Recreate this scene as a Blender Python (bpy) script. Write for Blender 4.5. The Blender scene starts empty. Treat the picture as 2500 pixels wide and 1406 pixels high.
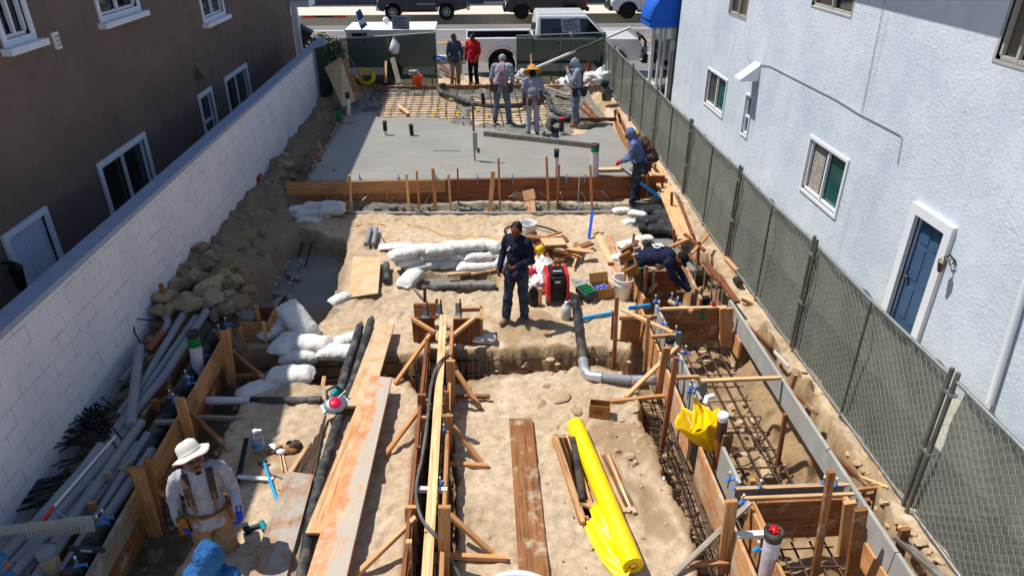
import bpy, math, random
import numpy as np
from mathutils import Vector, Matrix, Euler
random.seed(7); RNG=np.random.default_rng(7)
S=bpy.context.scene; COL=S.collection
# ------------------------------------------------------------------ camera, sky, sun
FPX=1690.; CAMH=5.6; PITCH=28.8; YAW=3.05
cd=bpy.data.cameras.new('camera'); cam=bpy.data.objects.new('camera',cd); COL.objects.link(cam)
cd.sensor_width=36; cd.lens=36*FPX/2500; cd.clip_end=600; cd.clip_start=.05
cam.location=(0,0,CAMH); cam.rotation_euler=(math.radians(90-PITCH),0,math.radians(-YAW)); S.camera=cam
W=bpy.data.worlds.new('World'); S.world=W; W.use_nodes=True; wn=W.node_tree; wn.nodes.clear()
SD=Vector((.50,-.17,-1.0)).normalized()          # direction in which sunlight travels
SEL=math.asin(-SD.z); SAZ=math.atan2(-SD.x,-SD.y)
sky=wn.nodes.new('ShaderNodeTexSky'); sky.sky_type='NISHITA'; sky.sun_disc=False; sky.sun_elevation=SEL; sky.sun_rotation=SAZ
sky.air_density=1.0; sky.dust_density=.6; sky.ozone_density=1.6
bg=wn.nodes.new('ShaderNodeBackground'); bg.inputs[1].default_value=.098
wo=wn.nodes.new('ShaderNodeOutputWorld'); wn.links.new(sky.outputs[0],bg.inputs[0]); wn.links.new(bg.outputs[0],wo.inputs[0])
sl=bpy.data.lights.new('sun','SUN'); so=bpy.data.objects.new('sun',sl); COL.objects.link(so)
sl.energy=4.25; sl.angle=math.radians(.53); sl.color=(1,.965,.91); so.rotation_euler=SD.to_track_quat('-Z','Y').to_euler()
S.view_settings.view_transform='Standard'; S.view_settings.look='None'; S.view_settings.exposure=.38; S.view_settings.gamma=1
S.render.engine='CYCLES'; S.cycles.max_bounces=6; S.cycles.transparent_max_bounces=12; S.cycles.use_denoising=True
# ------------------------------------------------------------------ photo pixel -> point in the place
_th=math.radians(PITCH); _ps=math.radians(YAW)
_F=Vector((math.sin(_ps)*math.cos(_th),math.cos(_ps)*math.cos(_th),-math.sin(_th))); _R=Vector((math.cos(_ps),-math.sin(_ps),0)); _U=_R.cross(_F)
_C=Vector((0,0,CAMH))
def _ray(x,y): return _F*FPX+_R*(x-1250)-_U*(y-703)
def G(x,y,z=0): d=_ray(x,y); return _C+d*((z-CAMH)/d.z)
def GY(x,y,Y): d=_ray(x,y); return _C+d*(Y/d.y)
def GX(x,y,X): d=_ray(x,y); return _C+d*(X/d.x)
# ------------------------------------------------------------------ noise
def vn(x,y,seed=0):
    x=np.asarray(x,float); y=np.asarray(y,float); xi=np.floor(x).astype(np.int64); yi=np.floor(y).astype(np.int64)
    fx=x-xi; fy=y-yi; fx=fx*fx*(3-2*fx); fy=fy*fy*(3-2*fy)
    def h(a,b):
        n=(a*374761393+b*668265263+seed*1442695041)&0xffffffff; n=((n^(n>>13))*1274126177)&0xffffffff
        return ((n^(n>>16))&0xffff)/32767.5-1
    return (h(xi,yi)*(1-fx)+h(xi+1,yi)*fx)*(1-fy)+(h(xi,yi+1)*(1-fx)+h(xi+1,yi+1)*fx)*fy
def fbm(x,y,s,seed=0,o=3):
    r=0;a=1.
    for i in range(o): r=r+a*vn(x/s*2**i,y/s*2**i,seed+i*17); a*=.5
    return r
def sst(t): t=np.clip(t,0,1); return t*t*(3-2*t)
# ------------------------------------------------------------------ materials
M={}
def lin(c):
    if isinstance(c,str): c=[int(c[i:i+2],16)/255 for i in (0,2,4)]; return tuple(v/12.92 if v<.04045 else ((v+.055)/1.055)**2.4 for v in c)
    return tuple(c)
class NT:
    def __init__(s,name):
        m=bpy.data.materials.new(name); m.use_nodes=True; s.m=m; s.t=m.node_tree; s.b=s.t.nodes['Principled BSDF']; s.out=s.t.nodes['Material Output']
    def n(s,ty,**k):
        nd=s.t.nodes.new('ShaderNode'+ty)
        for a,b in k.items():
            if a.startswith('i_'):
                a=a[2:]; a=int(a) if a.isdigit() else a.replace('_',' ')
                nd.inputs[a].default_value=b
            else: setattr(nd,a,b)
        return nd
    def l(s,a,b): s.t.links.new(a,b)
    def co(s,kind='Object',scale=(1,1,1)):
        c=s.n('TexCoord'); mp=s.n('Mapping'); mp.inputs['Scale'].default_value=scale; s.l(c.outputs[kind],mp.inputs[0]); return mp.outputs[0]
    def noise(s,vec,scale,detail=4,rough=.55,dist=0):
        n=s.n('TexNoise',i_Scale=scale,i_Detail=detail,i_Roughness=rough,i_Distortion=dist); s.l(vec,n.inputs['Vector']); return n.outputs[0]
    def ramp(s,fac,stops):
        r=s.n('ValToRGB'); e=r.color_ramp.elements
        while len(e)<len(stops): e.new(.5)
        for q,(p,c) in zip(e,stops): q.position=p; q.color=(*lin(c),1) if not isinstance(c,float) else (c,c,c,1)
        s.l(fac,r.inputs[0]); return r.outputs[0]
    def mix(s,f,a,b,bt='MIX'):
        m=s.n('MixRGB',blend_type=bt)
        for i,v in enumerate((f,a,b)):
            if isinstance(v,bpy.types.NodeSocket): s.l(v,m.inputs[i])
            elif i==0: m.inputs[0].default_value=v
            else: m.inputs[i].default_value=(*lin(v),1)
        return m.outputs[0]
    def bump(s,h,strength=.4,dist=.02,prev=None):
        b=s.n('Bump',i_Strength=strength,i_Distance=dist); s.l(h,b.inputs['Height'])
        if prev: s.l(prev,b.inputs['Normal'])
        s.l(b.outputs[0],s.b.inputs['Normal']); return b.outputs[0]
    def done(s,col=None,rough=.8,metal=0,spec=.3):
        if col is not None:
            if isinstance(col,bpy.types.NodeSocket): s.l(col,s.b.inputs['Base Color'])
            else: s.b.inputs['Base Color'].default_value=(*lin(col),1)
        s.b.inputs['Roughness'].default_value=rough; s.b.inputs['Metallic'].default_value=metal; s.b.inputs['Specular IOR Level'].default_value=spec
        return s.m
def mat(name,c,rough=.8,metal=0,spec=.3,var=.25,sc=9,bump=.25,bs=60,bd=.004,kind='Object',dirt=None,dirtamt=.5):
    """plain stuff with a little tone variation, dust and surface relief"""
    t=NT(name); v=t.co(kind); n1=t.noise(v,sc,5)
    c=lin(c); lo=tuple(x*(1-var) for x in c); hi=tuple(min(1,x*(1+var)) for x in c)
    r=t.ramp(n1,[(.3,lo),(.7,hi)])
    if dirt: r=t.mix(t.ramp(t.noise(v,sc*.45,6,.65),[(.5-.12*dirtamt,0.0),(.78-.2*dirtamt,1.0*min(1,dirtamt+.2))]),r,dirt)
    if bump: t.bump(t.noise(v,bs,3),bump,bd)
    M[name]=t.done(r,rough,metal,spec); return M[name]
def wood(name,c,c2,dust=0.,dustc='b9a68c',rough=.75,knots=True):
    t=NT(name); uv=t.co('UV',(1.1,22,1)); oi=t.n('ObjectInfo')
    add=t.n('VectorMath',operation='ADD'); sc=t.n('VectorMath',operation='SCALE'); sc.inputs['Scale'].default_value=37.
    cmb=t.n('CombineXYZ'); t.l(oi.outputs['Random'],cmb.inputs[0]); t.l(oi.outputs['Random'],cmb.inputs[1]); t.l(cmb.outputs[0],sc.inputs[0]); t.l(uv,add.inputs[0]); t.l(sc.outputs[0],add.inputs[1]); uv=add.outputs[0]
    g=t.noise(uv,1.6,7,.62,.9)
    col=t.ramp(g,[(.32,c2),(.5,c),(.7,tuple(min(1,x*1.25) for x in lin(c)))])
    uv2=t.co('UV',(1,2.2,1)); big=t.noise(uv2,2.2,4,.6)
    col=t.mix(t.ramp(big,[(.45,0.0),(.75,.45)]),col,c2)
    if knots:
        vo=t.n('TexVoronoi',i_Scale=2.2); t.l(t.co('UV',(1,2.4,1)),vo.inputs['Vector']); col=t.mix(t.ramp(vo.outputs['Distance'],[(.03,.75),(.075,0.0)]),col,tuple(x*.35 for x in lin(c2)))
    hs=t.n('HueSaturation'); mr=t.n('MapRange',i_1=0.,i_2=1.,i_3=.78,i_4=1.2); t.l(oi.outputs['Random'],mr.inputs[0]); t.l(mr.outputs[0],hs.inputs['Value']); t.l(col,hs.inputs['Color']); col=hs.outputs[0]
    if dust>0:
        d=t.noise(t.co('Object'),4.5,7,.68); col=t.mix(t.ramp(d,[(.62-.3*dust,0.0),(.72-.15*dust,.9)]),col,dustc)
    t.bump(g,.35,.004); M[name]=t.done(col,rough,0,.25); return M[name]
# ------------------------------------------------------------------ mesh building
def basis(d,up=(0,0,1)):
    d=Vector(d).normalized(); up=Vector(up)
    if abs(d.dot(up.normalized()))>.97: up=Vector((0,1,0)) if abs(d.y)<.9 else Vector((1,0,0))
    s=d.cross(up).normalized(); u=s.cross(d).normalized(); return d,s,u
class MB:
    def __init__(s): s.v=[]; s.f=[]; s.uv=[]; s.sm=[]
    def add(s,vs,fs,uvs=None,smooth=False):
        o=len(s.v); s.v+= [tuple(p) for p in vs]; ru=random.random()*5
        for i,f in enumerate(fs):
            s.f.append(tuple(o+k for k in f)); s.sm.append(smooth)
            s.uv.append(uvs[i] if uvs else [(vs[k][0]+ru,vs[k][1]+vs[k][2]) for k in f])
        return s
    def frame(s,c,ax,ay,az):
        """box with half-axis vectors; u runs along ax (length)"""
        c=Vector(c); P=[c+ax*i+ay*j+az*k for i in(-1,1) for j in(-1,1) for k in(-1,1)]
        fs=[(0,1,3,2),(4,6,7,5),(0,4,5,1),(2,3,7,6),(0,2,6,4),(1,5,7,3)]
        L=ax.length; w=ay.length; h=az.length; ru,rv=random.random()*9,random.random()*9; uv=[]
        for f in fs:
            q=[]
            for k in f:
                i,j,l=(k>>2&1)*2-1,(k>>1&1)*2-1,(k&1)*2-1
                q.append((L*i+ru,w*j+h*l+rv) if f not in (fs[0],fs[1]) else (w*j*.3+ru,h*l+rv))
            uv.append(q)
        return s.add(P,fs,uv)
    def box(s,c,sz,rz=0,R=None):
        R=R or Matrix.Rotation(rz,3,'Z'); a=[R@Vector((sz[0]/2,0,0)),R@Vector((0,sz[1]/2,0)),R@Vector((0,0,sz[2]/2))]; k=0 if sz[0]>=max(sz[1],sz[2]) else (1 if sz[1]>=sz[2] else 2); return s.frame(c,a[k],a[(k+1)%3],a[(k+2)%3])
    def beam(s,p,q,w,h,up=(0,0,1)):
        p=Vector(p);q=Vector(q); d,sd,u=basis(q-p,up); return s.frame((p+q)/2,d*((q-p).length/2),sd*(w/2),u*(h/2))
    def tube(s,pts,r,n=8,cap=True,smooth=True,closed=False):
        pts=[Vector(p) for p in pts]; m=len(pts); rs=r if hasattr(r,'__len__') else [r]*m
        d,sd,u=basis(pts[1]-pts[0]); V=[];L=0;Ls=[]
        for i,p in enumerate(pts):
            a=pts[i-1] if i>0 else (pts[-1] if closed else p); b=pts[i+1] if i<m-1 else (pts[0] if closed else p)
            t=(b-a).normalized(); sd=(sd-t*sd.dot(t)).normalized(); u=sd.cross(t)
            if i: L+=(p-pts[i-1]).length
            Ls.append(L)
            for k in range(n): an=2*math.pi*k/n; V.append(p+(sd*math.cos(an)+u*math.sin(an))*rs[i])
        F=[];UV=[]
        for i in range(m if closed else m-1):
            j=(i+1)%m
            for k in range(n):
                k2=(k+1)%n; F.append((i*n+k,i*n+k2,j*n+k2,j*n+k)); c=rs[0]*6.28/n; UV.append([(Ls[i],k*c),(Ls[i],k*c+c),(Ls[j],k*c+c),(Ls[j],k*c)])
        s.add(V,F,UV,smooth)
        if cap and not closed:
            for idx,rev in ((0,False),(m-1,True)):
                ring=[V[idx*n+k] for k in range(n)]; f=tuple(range(n)); s.add(ring,[f if not rev else f[::-1]])
        return s
    def ell(s,c,r,R=None,n=12,m=8,smooth=True,jit=0):
        c=Vector(c); r=r if hasattr(r,'__len__') else (r,)*3; V=[];F=[]
        for i in range(m+1):
            t=math.pi*i/m
            for k in range(n):
                a=2*math.pi*k/n; p=Vector((r[0]*math.sin(t)*math.cos(a),r[1]*math.sin(t)*math.sin(a),r[2]*math.cos(t)))
                if jit: p*=1+random.uniform(-jit,jit)
                V.append(c+(R@p if R else p))
        for i in range(m):
            for k in range(n): F.append((i*n+k,(i+1)*n+k,(i+1)*n+(k+1)%n,i*n+(k+1)%n))
        return s.add(V,F,None,smooth)
    def lathe(s,c,prof,n=20,ax=(0,0,1),smooth=True):
        d,sd,u=basis(ax); c=Vector(c); V=[];F=[]
        for r,z in prof:
            for k in range(n): a=2*math.pi*k/n; V.append(c+d*z+(sd*math.cos(a)+u*math.sin(a))*max(r,1e-4))
        for i in range(len(prof)-1):
            for k in range(n): F.append((i*n+k,(i+1)*n+k,(i+1)*n+(k+1)%n,i*n+(k+1)%n))
        return s.add(V,F,None,smooth)
    def prism(s,poly,a,b,smooth=False):
        """poly: list of points (Vector), extruded by vector b-a offsets"""
        n=len(poly); a=Vector(a); b=Vector(b); V=[Vector(p)+a for p in poly]+[Vector(p)+b for p in poly]
        F=[tuple(range(n))[::-1],tuple(range(n,2*n))]+[(i,(i+1)%n,n+(i+1)%n,n+i) for i in range(n)]
        return s.add(V,F,None,smooth)
    def grid(s,nu,nv,fn,smooth=True):
        V=[fn(i/(nu-1),j/(nv-1)) for i in range(nu) for j in range(nv)]
        F=[(i*nv+j,(i+1)*nv+j,(i+1)*nv+j+1,i*nv+j+1) for i in range(nu-1) for j in range(nv-1)]
        return s.add(V,F,None,smooth)
    def mesh(s,name,off=(0,0,0)):
        me=bpy.data.meshes.new(name); o=Vector(off); me.from_pydata([(a-o.x,b-o.y,c-o.z) for a,b,c in s.v],[],s.f)
        ul=me.uv_layers.new(name='UVMap'); ul.data.foreach_set('uv',[x for f in s.uv for p in f for x in p])
        me.polygons.foreach_set('use_smooth',s.sm); me.update(); return me
    def build(s,name,m,parent=None,local=False,bevel=0,solid=0,sub=0):
        V=s.v; off=Vector((0,0,0))
        if not local:
            if parent is not None: off=parent['_o'] if '_o' in parent else Vector(parent.location); off=Vector(off)
            else:
                xs=[v[0] for v in V];ys=[v[1] for v in V];zs=[v[2] for v in V]; off=Vector(((min(xs)+max(xs))/2,(min(ys)+max(ys))/2,min(zs)))
        o=bpy.data.objects.new(name,s.mesh(name,off)); COL.objects.link(o); o.data.materials.append(M[m] if isinstance(m,str) else m)
        if parent is None: o.location=off
        else: o.parent=parent; 
        if parent is not None and not local and parent.parent is not None: pass
        ABS[o.name]=off
        if bevel: b=o.modifiers.new('b','BEVEL'); b.width=bevel; b.segments=2; b.limit_method='ANGLE'
        if solid: b=o.modifiers.new('s','SOLIDIFY'); b.thickness=solid
        if sub: b=o.modifiers.new('u','SUBSURF'); b.levels=sub; b.render_levels=sub
        return o
ABS={}
class KID:   # lets a part's own child be built with the same world offset
    pass
def child(mb,name,m,part,**k):
    """sub-part: shares the part's origin"""
    off=ABS[part.name] if part.parent is None else ABS.get(part.name,Vector((0,0,0)))
    o=bpy.data.objects.new(name,mb.mesh(name,off)); COL.objects.link(o); o.data.materials.append(M[m]); o.parent=part; ABS[o.name]=off; return o
def tag(o,label,cat,group=None):
    o['label']=label; o['category']=cat
    if group: o['group']=group
    return o
def struct(o): o['kind']='structure'; return o
def thing(name,label,cat,loc=(0,0,0),group=None,rz=0,rot=None):
    o=bpy.data.objects.new(name,None); COL.objects.link(o); o.location=loc; o.rotation_euler=rot or (0,0,rz); o.empty_display_size=.1
    return tag(o,label,cat,group)
def dup(root,loc,rot,label=None,group=None,scale=None,mats=None):
    def cp(o,par):
        c=o.copy(); COL.objects.link(c)
        if par: c.parent=par
        for ch in [x for x in KIDS.get(o.name,[])]: cp(ch,c)
        return c
    if root.name not in KIDS: 
        def reg(o): KIDS[o.name]=list(o.children); [reg(x) for x in o.children]
        reg(root)
    r=cp(root,None); r.location=loc; r.rotation_euler=rot
    if scale: r.scale=scale if hasattr(scale,'__len__') else (scale,)*3
    if label: r['label']=label
    if group: r['group']=group
    return r
KIDS={}
# ------------------------------------------------------------------ material library
wood('wood_fir','be8c5c','8c5c38'); wood('wood_pale','dcb283','b27c48'); wood('wood_red','8a5638','5c3626'); wood('wood_brown','96643c','5e3a22',dust=.3)
wood('wood_dusty','c59062','90562f',dust=.55,dustc='bfb09a'); wood('wood_cement','b07a50','7a4a2c',dust=.95,dustc='a9a396'); wood('wood_grey','94887a','645a50',dust=.4,dustc='a8a49c')
wood('wood_orange','d18a5a','a8603a',dust=.75,dustc='cdb79b'); wood('wood_smear','d18a5a','a8603a',dust=.6,dustc='cdb79b')
t=NT.__new__(NT); t.m=M['wood_smear']; t.t=t.m.node_tree; t.b=t.t.nodes['Principled BSDF']; src=t.b.inputs['Base Color'].links[0].from_socket
tc=t.n('TexCoord'); sx=t.n('SeparateXYZ'); t.l(tc.outputs['UV'],sx.inputs[0]); ad=t.n('Math',operation='MULTIPLY_ADD'); t.l(t.noise(t.co('UV',(1,3,1)),3.5,6,.65),ad.inputs[0]); ad.inputs[1].default_value=.55; t.l(sx.outputs[1],ad.inputs[2])
t.l(t.mix(t.ramp(ad.outputs[0],[(.42,0.0),(.46,.92)]),src,'b4ab9c'),t.b.inputs['Base Color'])
wood('wood_sandy','c59a6c','98704a',dust=.9,dustc='c9b494')
wood('plywood','c39c6c','a07848',dust=.95,dustc='c8b291',knots=False)
mat('conc_dry','9c978a',.9,var=.12,sc=6,bump=.3,bs=90); mat('grey_form','a5a49e',.85,var=.12,sc=5,dirt='8a857a',dirtamt=.4)
mat('black_pipe','1d1e20',.55,var=.4,sc=6,dirt='6f675c',dirtamt=.55); mat('wrap_pipe','2a2b2d',.7,var=.4,sc=14,bump=.7,bs=22,bd=.01,dirt='77706a',dirtamt=.5)
mat('grey_pvc','85898f',.45,var=.08,sc=3,dirt='8d8a84',dirtamt=.25); mat('white_pvc','d8d6d0',.4,var=.06); mat('white_plastic','e2e2e0',.4,var=.05,dirt='b8b2a4',dirtamt=.35)
mat('tape_white','cdc8cf',.6,var=.15,sc=20,bump=.6,bs=30,bd=.006); mat('tape_green','0d7a3c',.5); mat('green_cap','0c6e40',.4); mat('black_rubber','0d0d0e',.6,var=.3)
mat('red_paint','c41a16',.35,spec=.5,var=.08); mat('blue_plastic','4d8ad8',.4,var=.1); mat('blue_bright','1fa0e6',.4,var=.08); mat('blue_level','1d55c8',.4,var=.1)
mat('rebar','54453c',.75,.3,var=.35,sc=30,bump=.5,bs=150,bd=.002,dirt='8a5a3a',dirtamt=.3); mat('rebar_dark','2a2522',.8,.2,var=.4,sc=14); mat('rebar_red','8e4034',.7,.2,var=.3)
mat('steel','a8abae',.35,.8,var=.1); mat('galv','9a9c98',.45,.7,var=.15,sc=20); mat('post_grey','6a685f',.55,.3,var=.2,sc=12,dirt='3c3a34',dirtamt=.4)
mat('orange_plastic','e8481c',.45,var=.1); mat('yellow_rope','e8c020',.7); mat('cord_yellow','e0b050',.6); mat('cardboard','a8793f',.9,var=.12,sc=6); mat('hose_grey','55565a',.5,var=.3,dirt='8a857c',dirtamt=.4)
mat('teal_tool','117f86',.4); mat('magenta','c8123c',.4); mat('silver_tape','c4c6ca',.28,.6,var=.2,sc=12,bump=1,bs=22,bd=.012)
mat('sign_grey','8690a2',.5,var=.05); mat('sign_ink','3c4254',.6); mat('flag_blue','2a62ae',.6); mat('skin','8a5238',.55,var=.08,bump=.1); mat('skin_dark','6c3c28',.55,var=.08,bump=.1)
mat('hair','100c0a',.7,var=.3,sc=60); mat('denim','2c3548',.85,var=.3,sc=14,bump=.5,bs=35,bd=.01,dirt='6d6a66',dirtamt=.3); mat('denim_light','5f6d84',.85,var=.3,sc=12,bump=.5,bs=30,bd=.01,dirt='7d7a74',dirtamt=.4)
mat('cloth_navy','131a30',.9,var=.25,sc=8,bump=.6,bs=26,bd=.014); mat('cloth_navy2','151b38',.9,var=.25,sc=8,bump=.6,bs=26,bd=.014,dirt='4a463f',dirtamt=.2); mat('cloth_grey','8b91a0',.92,var=.12,sc=7,bump=.8,bs=24,bd=.018); mat('cloth_bluegrey','5b6a92',.92,var=.15,sc=7,bump=.8,bs=22,bd=.018)
mat('cloth_pale','a6a4ac',.92,var=.1,sc=6,bump=.8,bs=24,bd=.018); mat('cloth_red','b0141c',.9,var=.15,bump=.6,bs=24,bd=.014); mat('cloth_black','17171a',.9,var=.3,bump=.5,bs=30,bd=.01); mat('cloth_tan','94795c',.9,var=.2,sc=7,bump=.7,bs=24,bd=.014)
mat('cloth_slate','3c4658',.9,var=.2,sc=7,bump=.7,bs=24,bd=.014); mat('cloth_blue','24598c',.9,var=.15,sc=12,bump=.9,bs=26,bd=.016); mat('rubber_boot','2a2723',.6,var=.3,dirt='77736a',dirtamt=.5); mat('boot_tan','6d6252',.85,var=.2,dirt='9a8a70',dirtamt=.5)
mat('leather','8a5a30',.7,var=.25,sc=12,bump=.4,bs=50); mat('leather_dark','4a3426',.75,var=.3,sc=12,dirt='7b6a58',dirtamt=.4); mat('strap_tan','7a6650',.8,var=.15); mat('straw','c08a48',.85,var=.25,sc=30,bump=.7,bs=70,bd=.005); mat('hat_white','d6d0c4',.9,var=.06,bump=.4,bs=30,bd=.006); mat('glove_blue','1a3cc0',.6,var=.2); mat('glass_dark','0a0a0c',.15,spec=.6,var=0,bump=0)
mat('white_paint','dcdde0',.5,var=.03,sc=3,bump=.1); mat('white_trim','d6dae4',.55,var=.05,sc=3,bump=.15); mat('black_iron','121213',.5); mat('door_white','cfd6e6',.4,var=.02,bump=.05); mat('door_blue','3d5877',.45,var=.06,bump=.1)
mat('brass','5d5548',.4,.7); mat('blind','a8a096',.6); mat('bag_white','d6d4d0',.8,var=.1,sc=5,bump=.9,bs=16,bd=.025,dirt='a39880',dirtamt=.5); mat('bag_black','26272c',.6,var=.3,sc=6,bump=.7,bs=30,bd=.012,dirt='6b675f',dirtamt=.4); mat('thin_white','e4e4e6',.5,var=.05,bump=.8,bs=30,bd=.02)
mat('cap_skytint','99a3b6',.8,var=.08); mat('wire','9da198',.6,var=.1,bump=0); mat('sand_clod','b39a7a',.95,var=.2,sc=6,bump=.9,bs=30,bd=.01); mat('rock_pale','b39c7c',.95,var=.25,sc=6,bump=.9,bs=16,bd=.03); mat('rock_dark','967f63',.95,var=.3,sc=6,bump=.9,bs=16,bd=.03); mat('conc_chunk','7d7a72',.95,var=.2,sc=8,bump=.9,bs=20,bd=.03)  # wall cap: bluish sky light is mixed into its colour
mat('gen_black','1a1b1d',.45,var=.2,bump=.1); mat('case_dark','2a3a3a',.5,var=.2); mat('jug','c9c6bc',.25,var=.06,bump=.3,bs=20); mat('bottle_blue','3a8ec8',.3); mat('jug_black','16110f',.3)
# yellow polythene
t=NT('poly_yellow'); v=t.co('Object'); t.bump(t.noise(v,7,4,.5,.6),.35,.03); t.b.inputs['Subsurface Weight'].default_value=.0; M['poly_yellow']=t.done(t.mix(t.ramp(t.noise(v,5,5),[(.5,0.0),(.85,.3)]),'f0d000','c8ac60'),.38,0,.45)
t=NT('poly_thin'); v=t.co('Object'); t.bump(t.noise(v,9,4,.5,.8),.5,.03); t.b.inputs['Transmission Weight'].default_value=0; tr=t.n('BsdfTranslucent'); tr.inputs[0].default_value=(1,.78,.0,1); mx=t.n('MixShader'); mx.inputs[0].default_value=.35; t.done('ffd800',.3,0,.5); t.l(t.b.outputs[0],mx.inputs[1]); t.l(tr.outputs[0],mx.inputs[2]); t.l(mx.outputs[0],t.out.inputs[0]); M['poly_thin']=t.m
# clear bottle
t=NT('clear_plastic'); t.b.inputs['Transmission Weight'].default_value=.75; M['clear_plastic']=t.done('d8e4ea',.12,0,.5)
# glass of cars and windows
def glassm(name,c,rough=.06): t=NT(name); v=t.co('Object'); t.bump(t.noise(v,1.3,2),.03,.02); M[name]=t.done(t.ramp(t.noise(v,.9,2),[(.35,tuple(x*.7 for x in lin(c))),(.65,lin(c))]),rough,0,.8)
glassm('glass_house','10161a'); glassm('glass_green_reflect','14564f',.12); glassm('glass_brown','4c463e',.25); glassm('glass_car','0d1116'); glassm('glass_tan','6e6252',.3)  # green panes: a teal reflection is put into the glass colour
def paint(name,c,rough=.22,metal=0): t=NT(name); t.b.inputs['Coat Weight'].default_value=.6; t.b.inputs['Coat Roughness'].default_value=.05; M[name]=t.done(t.mix(t.ramp(t.noise(t.co('Object'),2.5,5),[(.45,0.0),(.85,.10)]),c,'8a8680'),rough,metal,.5)
paint('paint_white','e4e4e4'); paint('paint_navy','0a1230',.3,.3); paint('paint_black','0c0d10',.25,.2); paint('paint_silver','c4c6ca',.3,.2)
mat('tyre','141414',.85,var=.3,bump=.5,bs=60); mat('alloy','a2a4a8',.3,.8); mat('alloy_dark','26272a',.4,.6); mat('chrome','d8dade',.12,1,var=0,bump=0)
# stuccos
def stucco(name,c,c2,rough=.9,bs=34,st=.9,streak='a89c98',sa=.3):
    t=NT(name); v=t.co('Object'); big=t.noise(v,.75,6,.62); col=t.ramp(big,[(.3,c2),(.55,c),(.75,tuple(min(1,x*1.08) for x in lin(c)))])
    fine=t.noise(v,5,6,.7); col=t.mix(t.ramp(fine,[(.45,0.0),(.8,.5)]),col,c2)
    st_=t.noise(t.co('Object',(3.2,3.2,.28)),1.1,5,.6); col=t.mix(t.ramp(st_,[(.56,0.0),(.78,sa)]),col,streak)
    mus=t.noise(v,bs,5,.6,.4); vo=t.n('TexVoronoi',i_Scale=bs*.55,feature='SMOOTH_F1'); t.l(v,vo.inputs['Vector']); md=t.n('Math',operation='ADD'); t.l(mus,md.inputs[0]); t.l(vo.outputs['Distance'],md.inputs[1])
    mm=t.n('Math',operation='MULTIPLY'); t.l(md.outputs[0],mm.inputs[0]); t.l(t.ramp(t.noise(v,1.6,5,.6),[(.35,.25),(.65,1.0)]),mm.inputs[1]); cr=t.n('TexVoronoi',i_Scale=.55,feature='DISTANCE_TO_EDGE'); nv=t.n('VectorMath',operation='ADD'); t.l(v,nv.inputs[0]); nt=t.n('TexNoise',i_Scale=3.,i_Detail=5.); t.l(v,nt.inputs['Vector']); t.l(nt.outputs['Color'],nv.inputs[1]); t.l(nv.outputs[0],cr.inputs['Vector']); mk=t.noise(v,.5,3)
    c1=t.mix(t.ramp(cr.outputs['Distance'],[(.001,.55),(.006,0.0)]),(0.,0.,0.),(1.,1.,1.)); c2_=t.mix(1.,c1,t.ramp(mk,[(.55,0.0),(.62,1.0)]),'MULTIPLY'); col=t.mix(c2_,col,streak)
    t.bump(mm.outputs[0],st,.022); M[name]=t.done(col,rough,0,.15)
stucco('stucco_blue','cad1d9','b6c1cd',streak='a3a2a8',st=.42,bs=50,sa=.5); stucco('stucco_brown','77665e','665850',streak='5a4e50',st=.5,bs=26); stucco('stucco_grey','5a5c66','4c4e58'); stucco('stucco_green','8a9484','7c8678')
# painted block wall
t=NT('white_block'); c=t.n('TexCoord'); sp=t.n('SeparateXYZ'); t.l(c.outputs['Object'],sp.inputs[0]); cb=t.n('CombineXYZ'); t.l(sp.outputs[1],cb.inputs[0]); t.l(sp.outputs[2],cb.inputs[1])
br=t.n('TexBrick',i_Scale=1.,offset=.5); br.inputs['Mortar Size'].default_value=.011; br.inputs['Brick Width'].default_value=.405; br.inputs['Row Height'].default_value=.203; br.inputs['Mortar Smooth'].default_value=.6; t.l(cb.outputs[0],br.inputs['Vector'])
v=t.co('Object'); spl=t.noise(v,7,7,.75); nz=t.noise(v,1.2,4)
lines=t.mix(t.ramp(t.noise(v,3.1,6,.75),[(.40,0.0),(.68,.85)]),(0.,0.,0.),br.outputs['Fac'])
col=t.mix(lines,t.ramp(nz,[(.3,'dcdae0'),(.7,'ebe9eb')]),'86838c'); col=t.mix(t.ramp(spl,[(.665,0.0),(.70,.85)]),col,'5e5a5c')
t.bump(br.outputs['Fac'],-.5,.012); M['white_block']=t.done(col,.75,0,.2)
# soil: sand / clay / cement by a per-vertex soil type
t=NT('soil'); v=t.co('Object'); a=t.n('Attribute',attribute_name='soil'); sx=t.n('SeparateColor'); t.l(a.outputs['Color'],sx.inputs[0])
n1=t.noise(v,1.1,7,.6); n2=t.noise(v,9,7,.7); n3=t.noise(v,45,4,.7)
sand=t.ramp(n1,[(.3,'b19b80'),(.5,'c4ae92'),(.7,'d3bfa5')]); sand=t.mix(t.ramp(n2,[(.42,0.0),(.66,.7)]),sand,'9c8262'); sand=t.mix(t.ramp(n3,[(.62,0.0),(.75,.35)]),sand,'dfd0ba')
clay=t.ramp(n2,[(.3,'6b5a48'),(.55,'87745e'),(.75,'9d8970')]); cem=t.ramp(n2,[(.3,'5c5a52'),(.6,'7e7b70'),(.8,'908c80')]); brown_soil=t.ramp(n2,[(.3,'7f6647'),(.6,'9c8160'),(.8,'b39a78')])
col=t.mix(sx.outputs[2],sand,brown_soil); col=t.mix(sx.outputs[0],col,clay); col=t.mix(sx.outputs[1],col,cem)
b=t.bump(n3,.7,.008); b=t.bump(n2,.75,.035,b); M['soil']=t.done(col,.95,0,.1)
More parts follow.
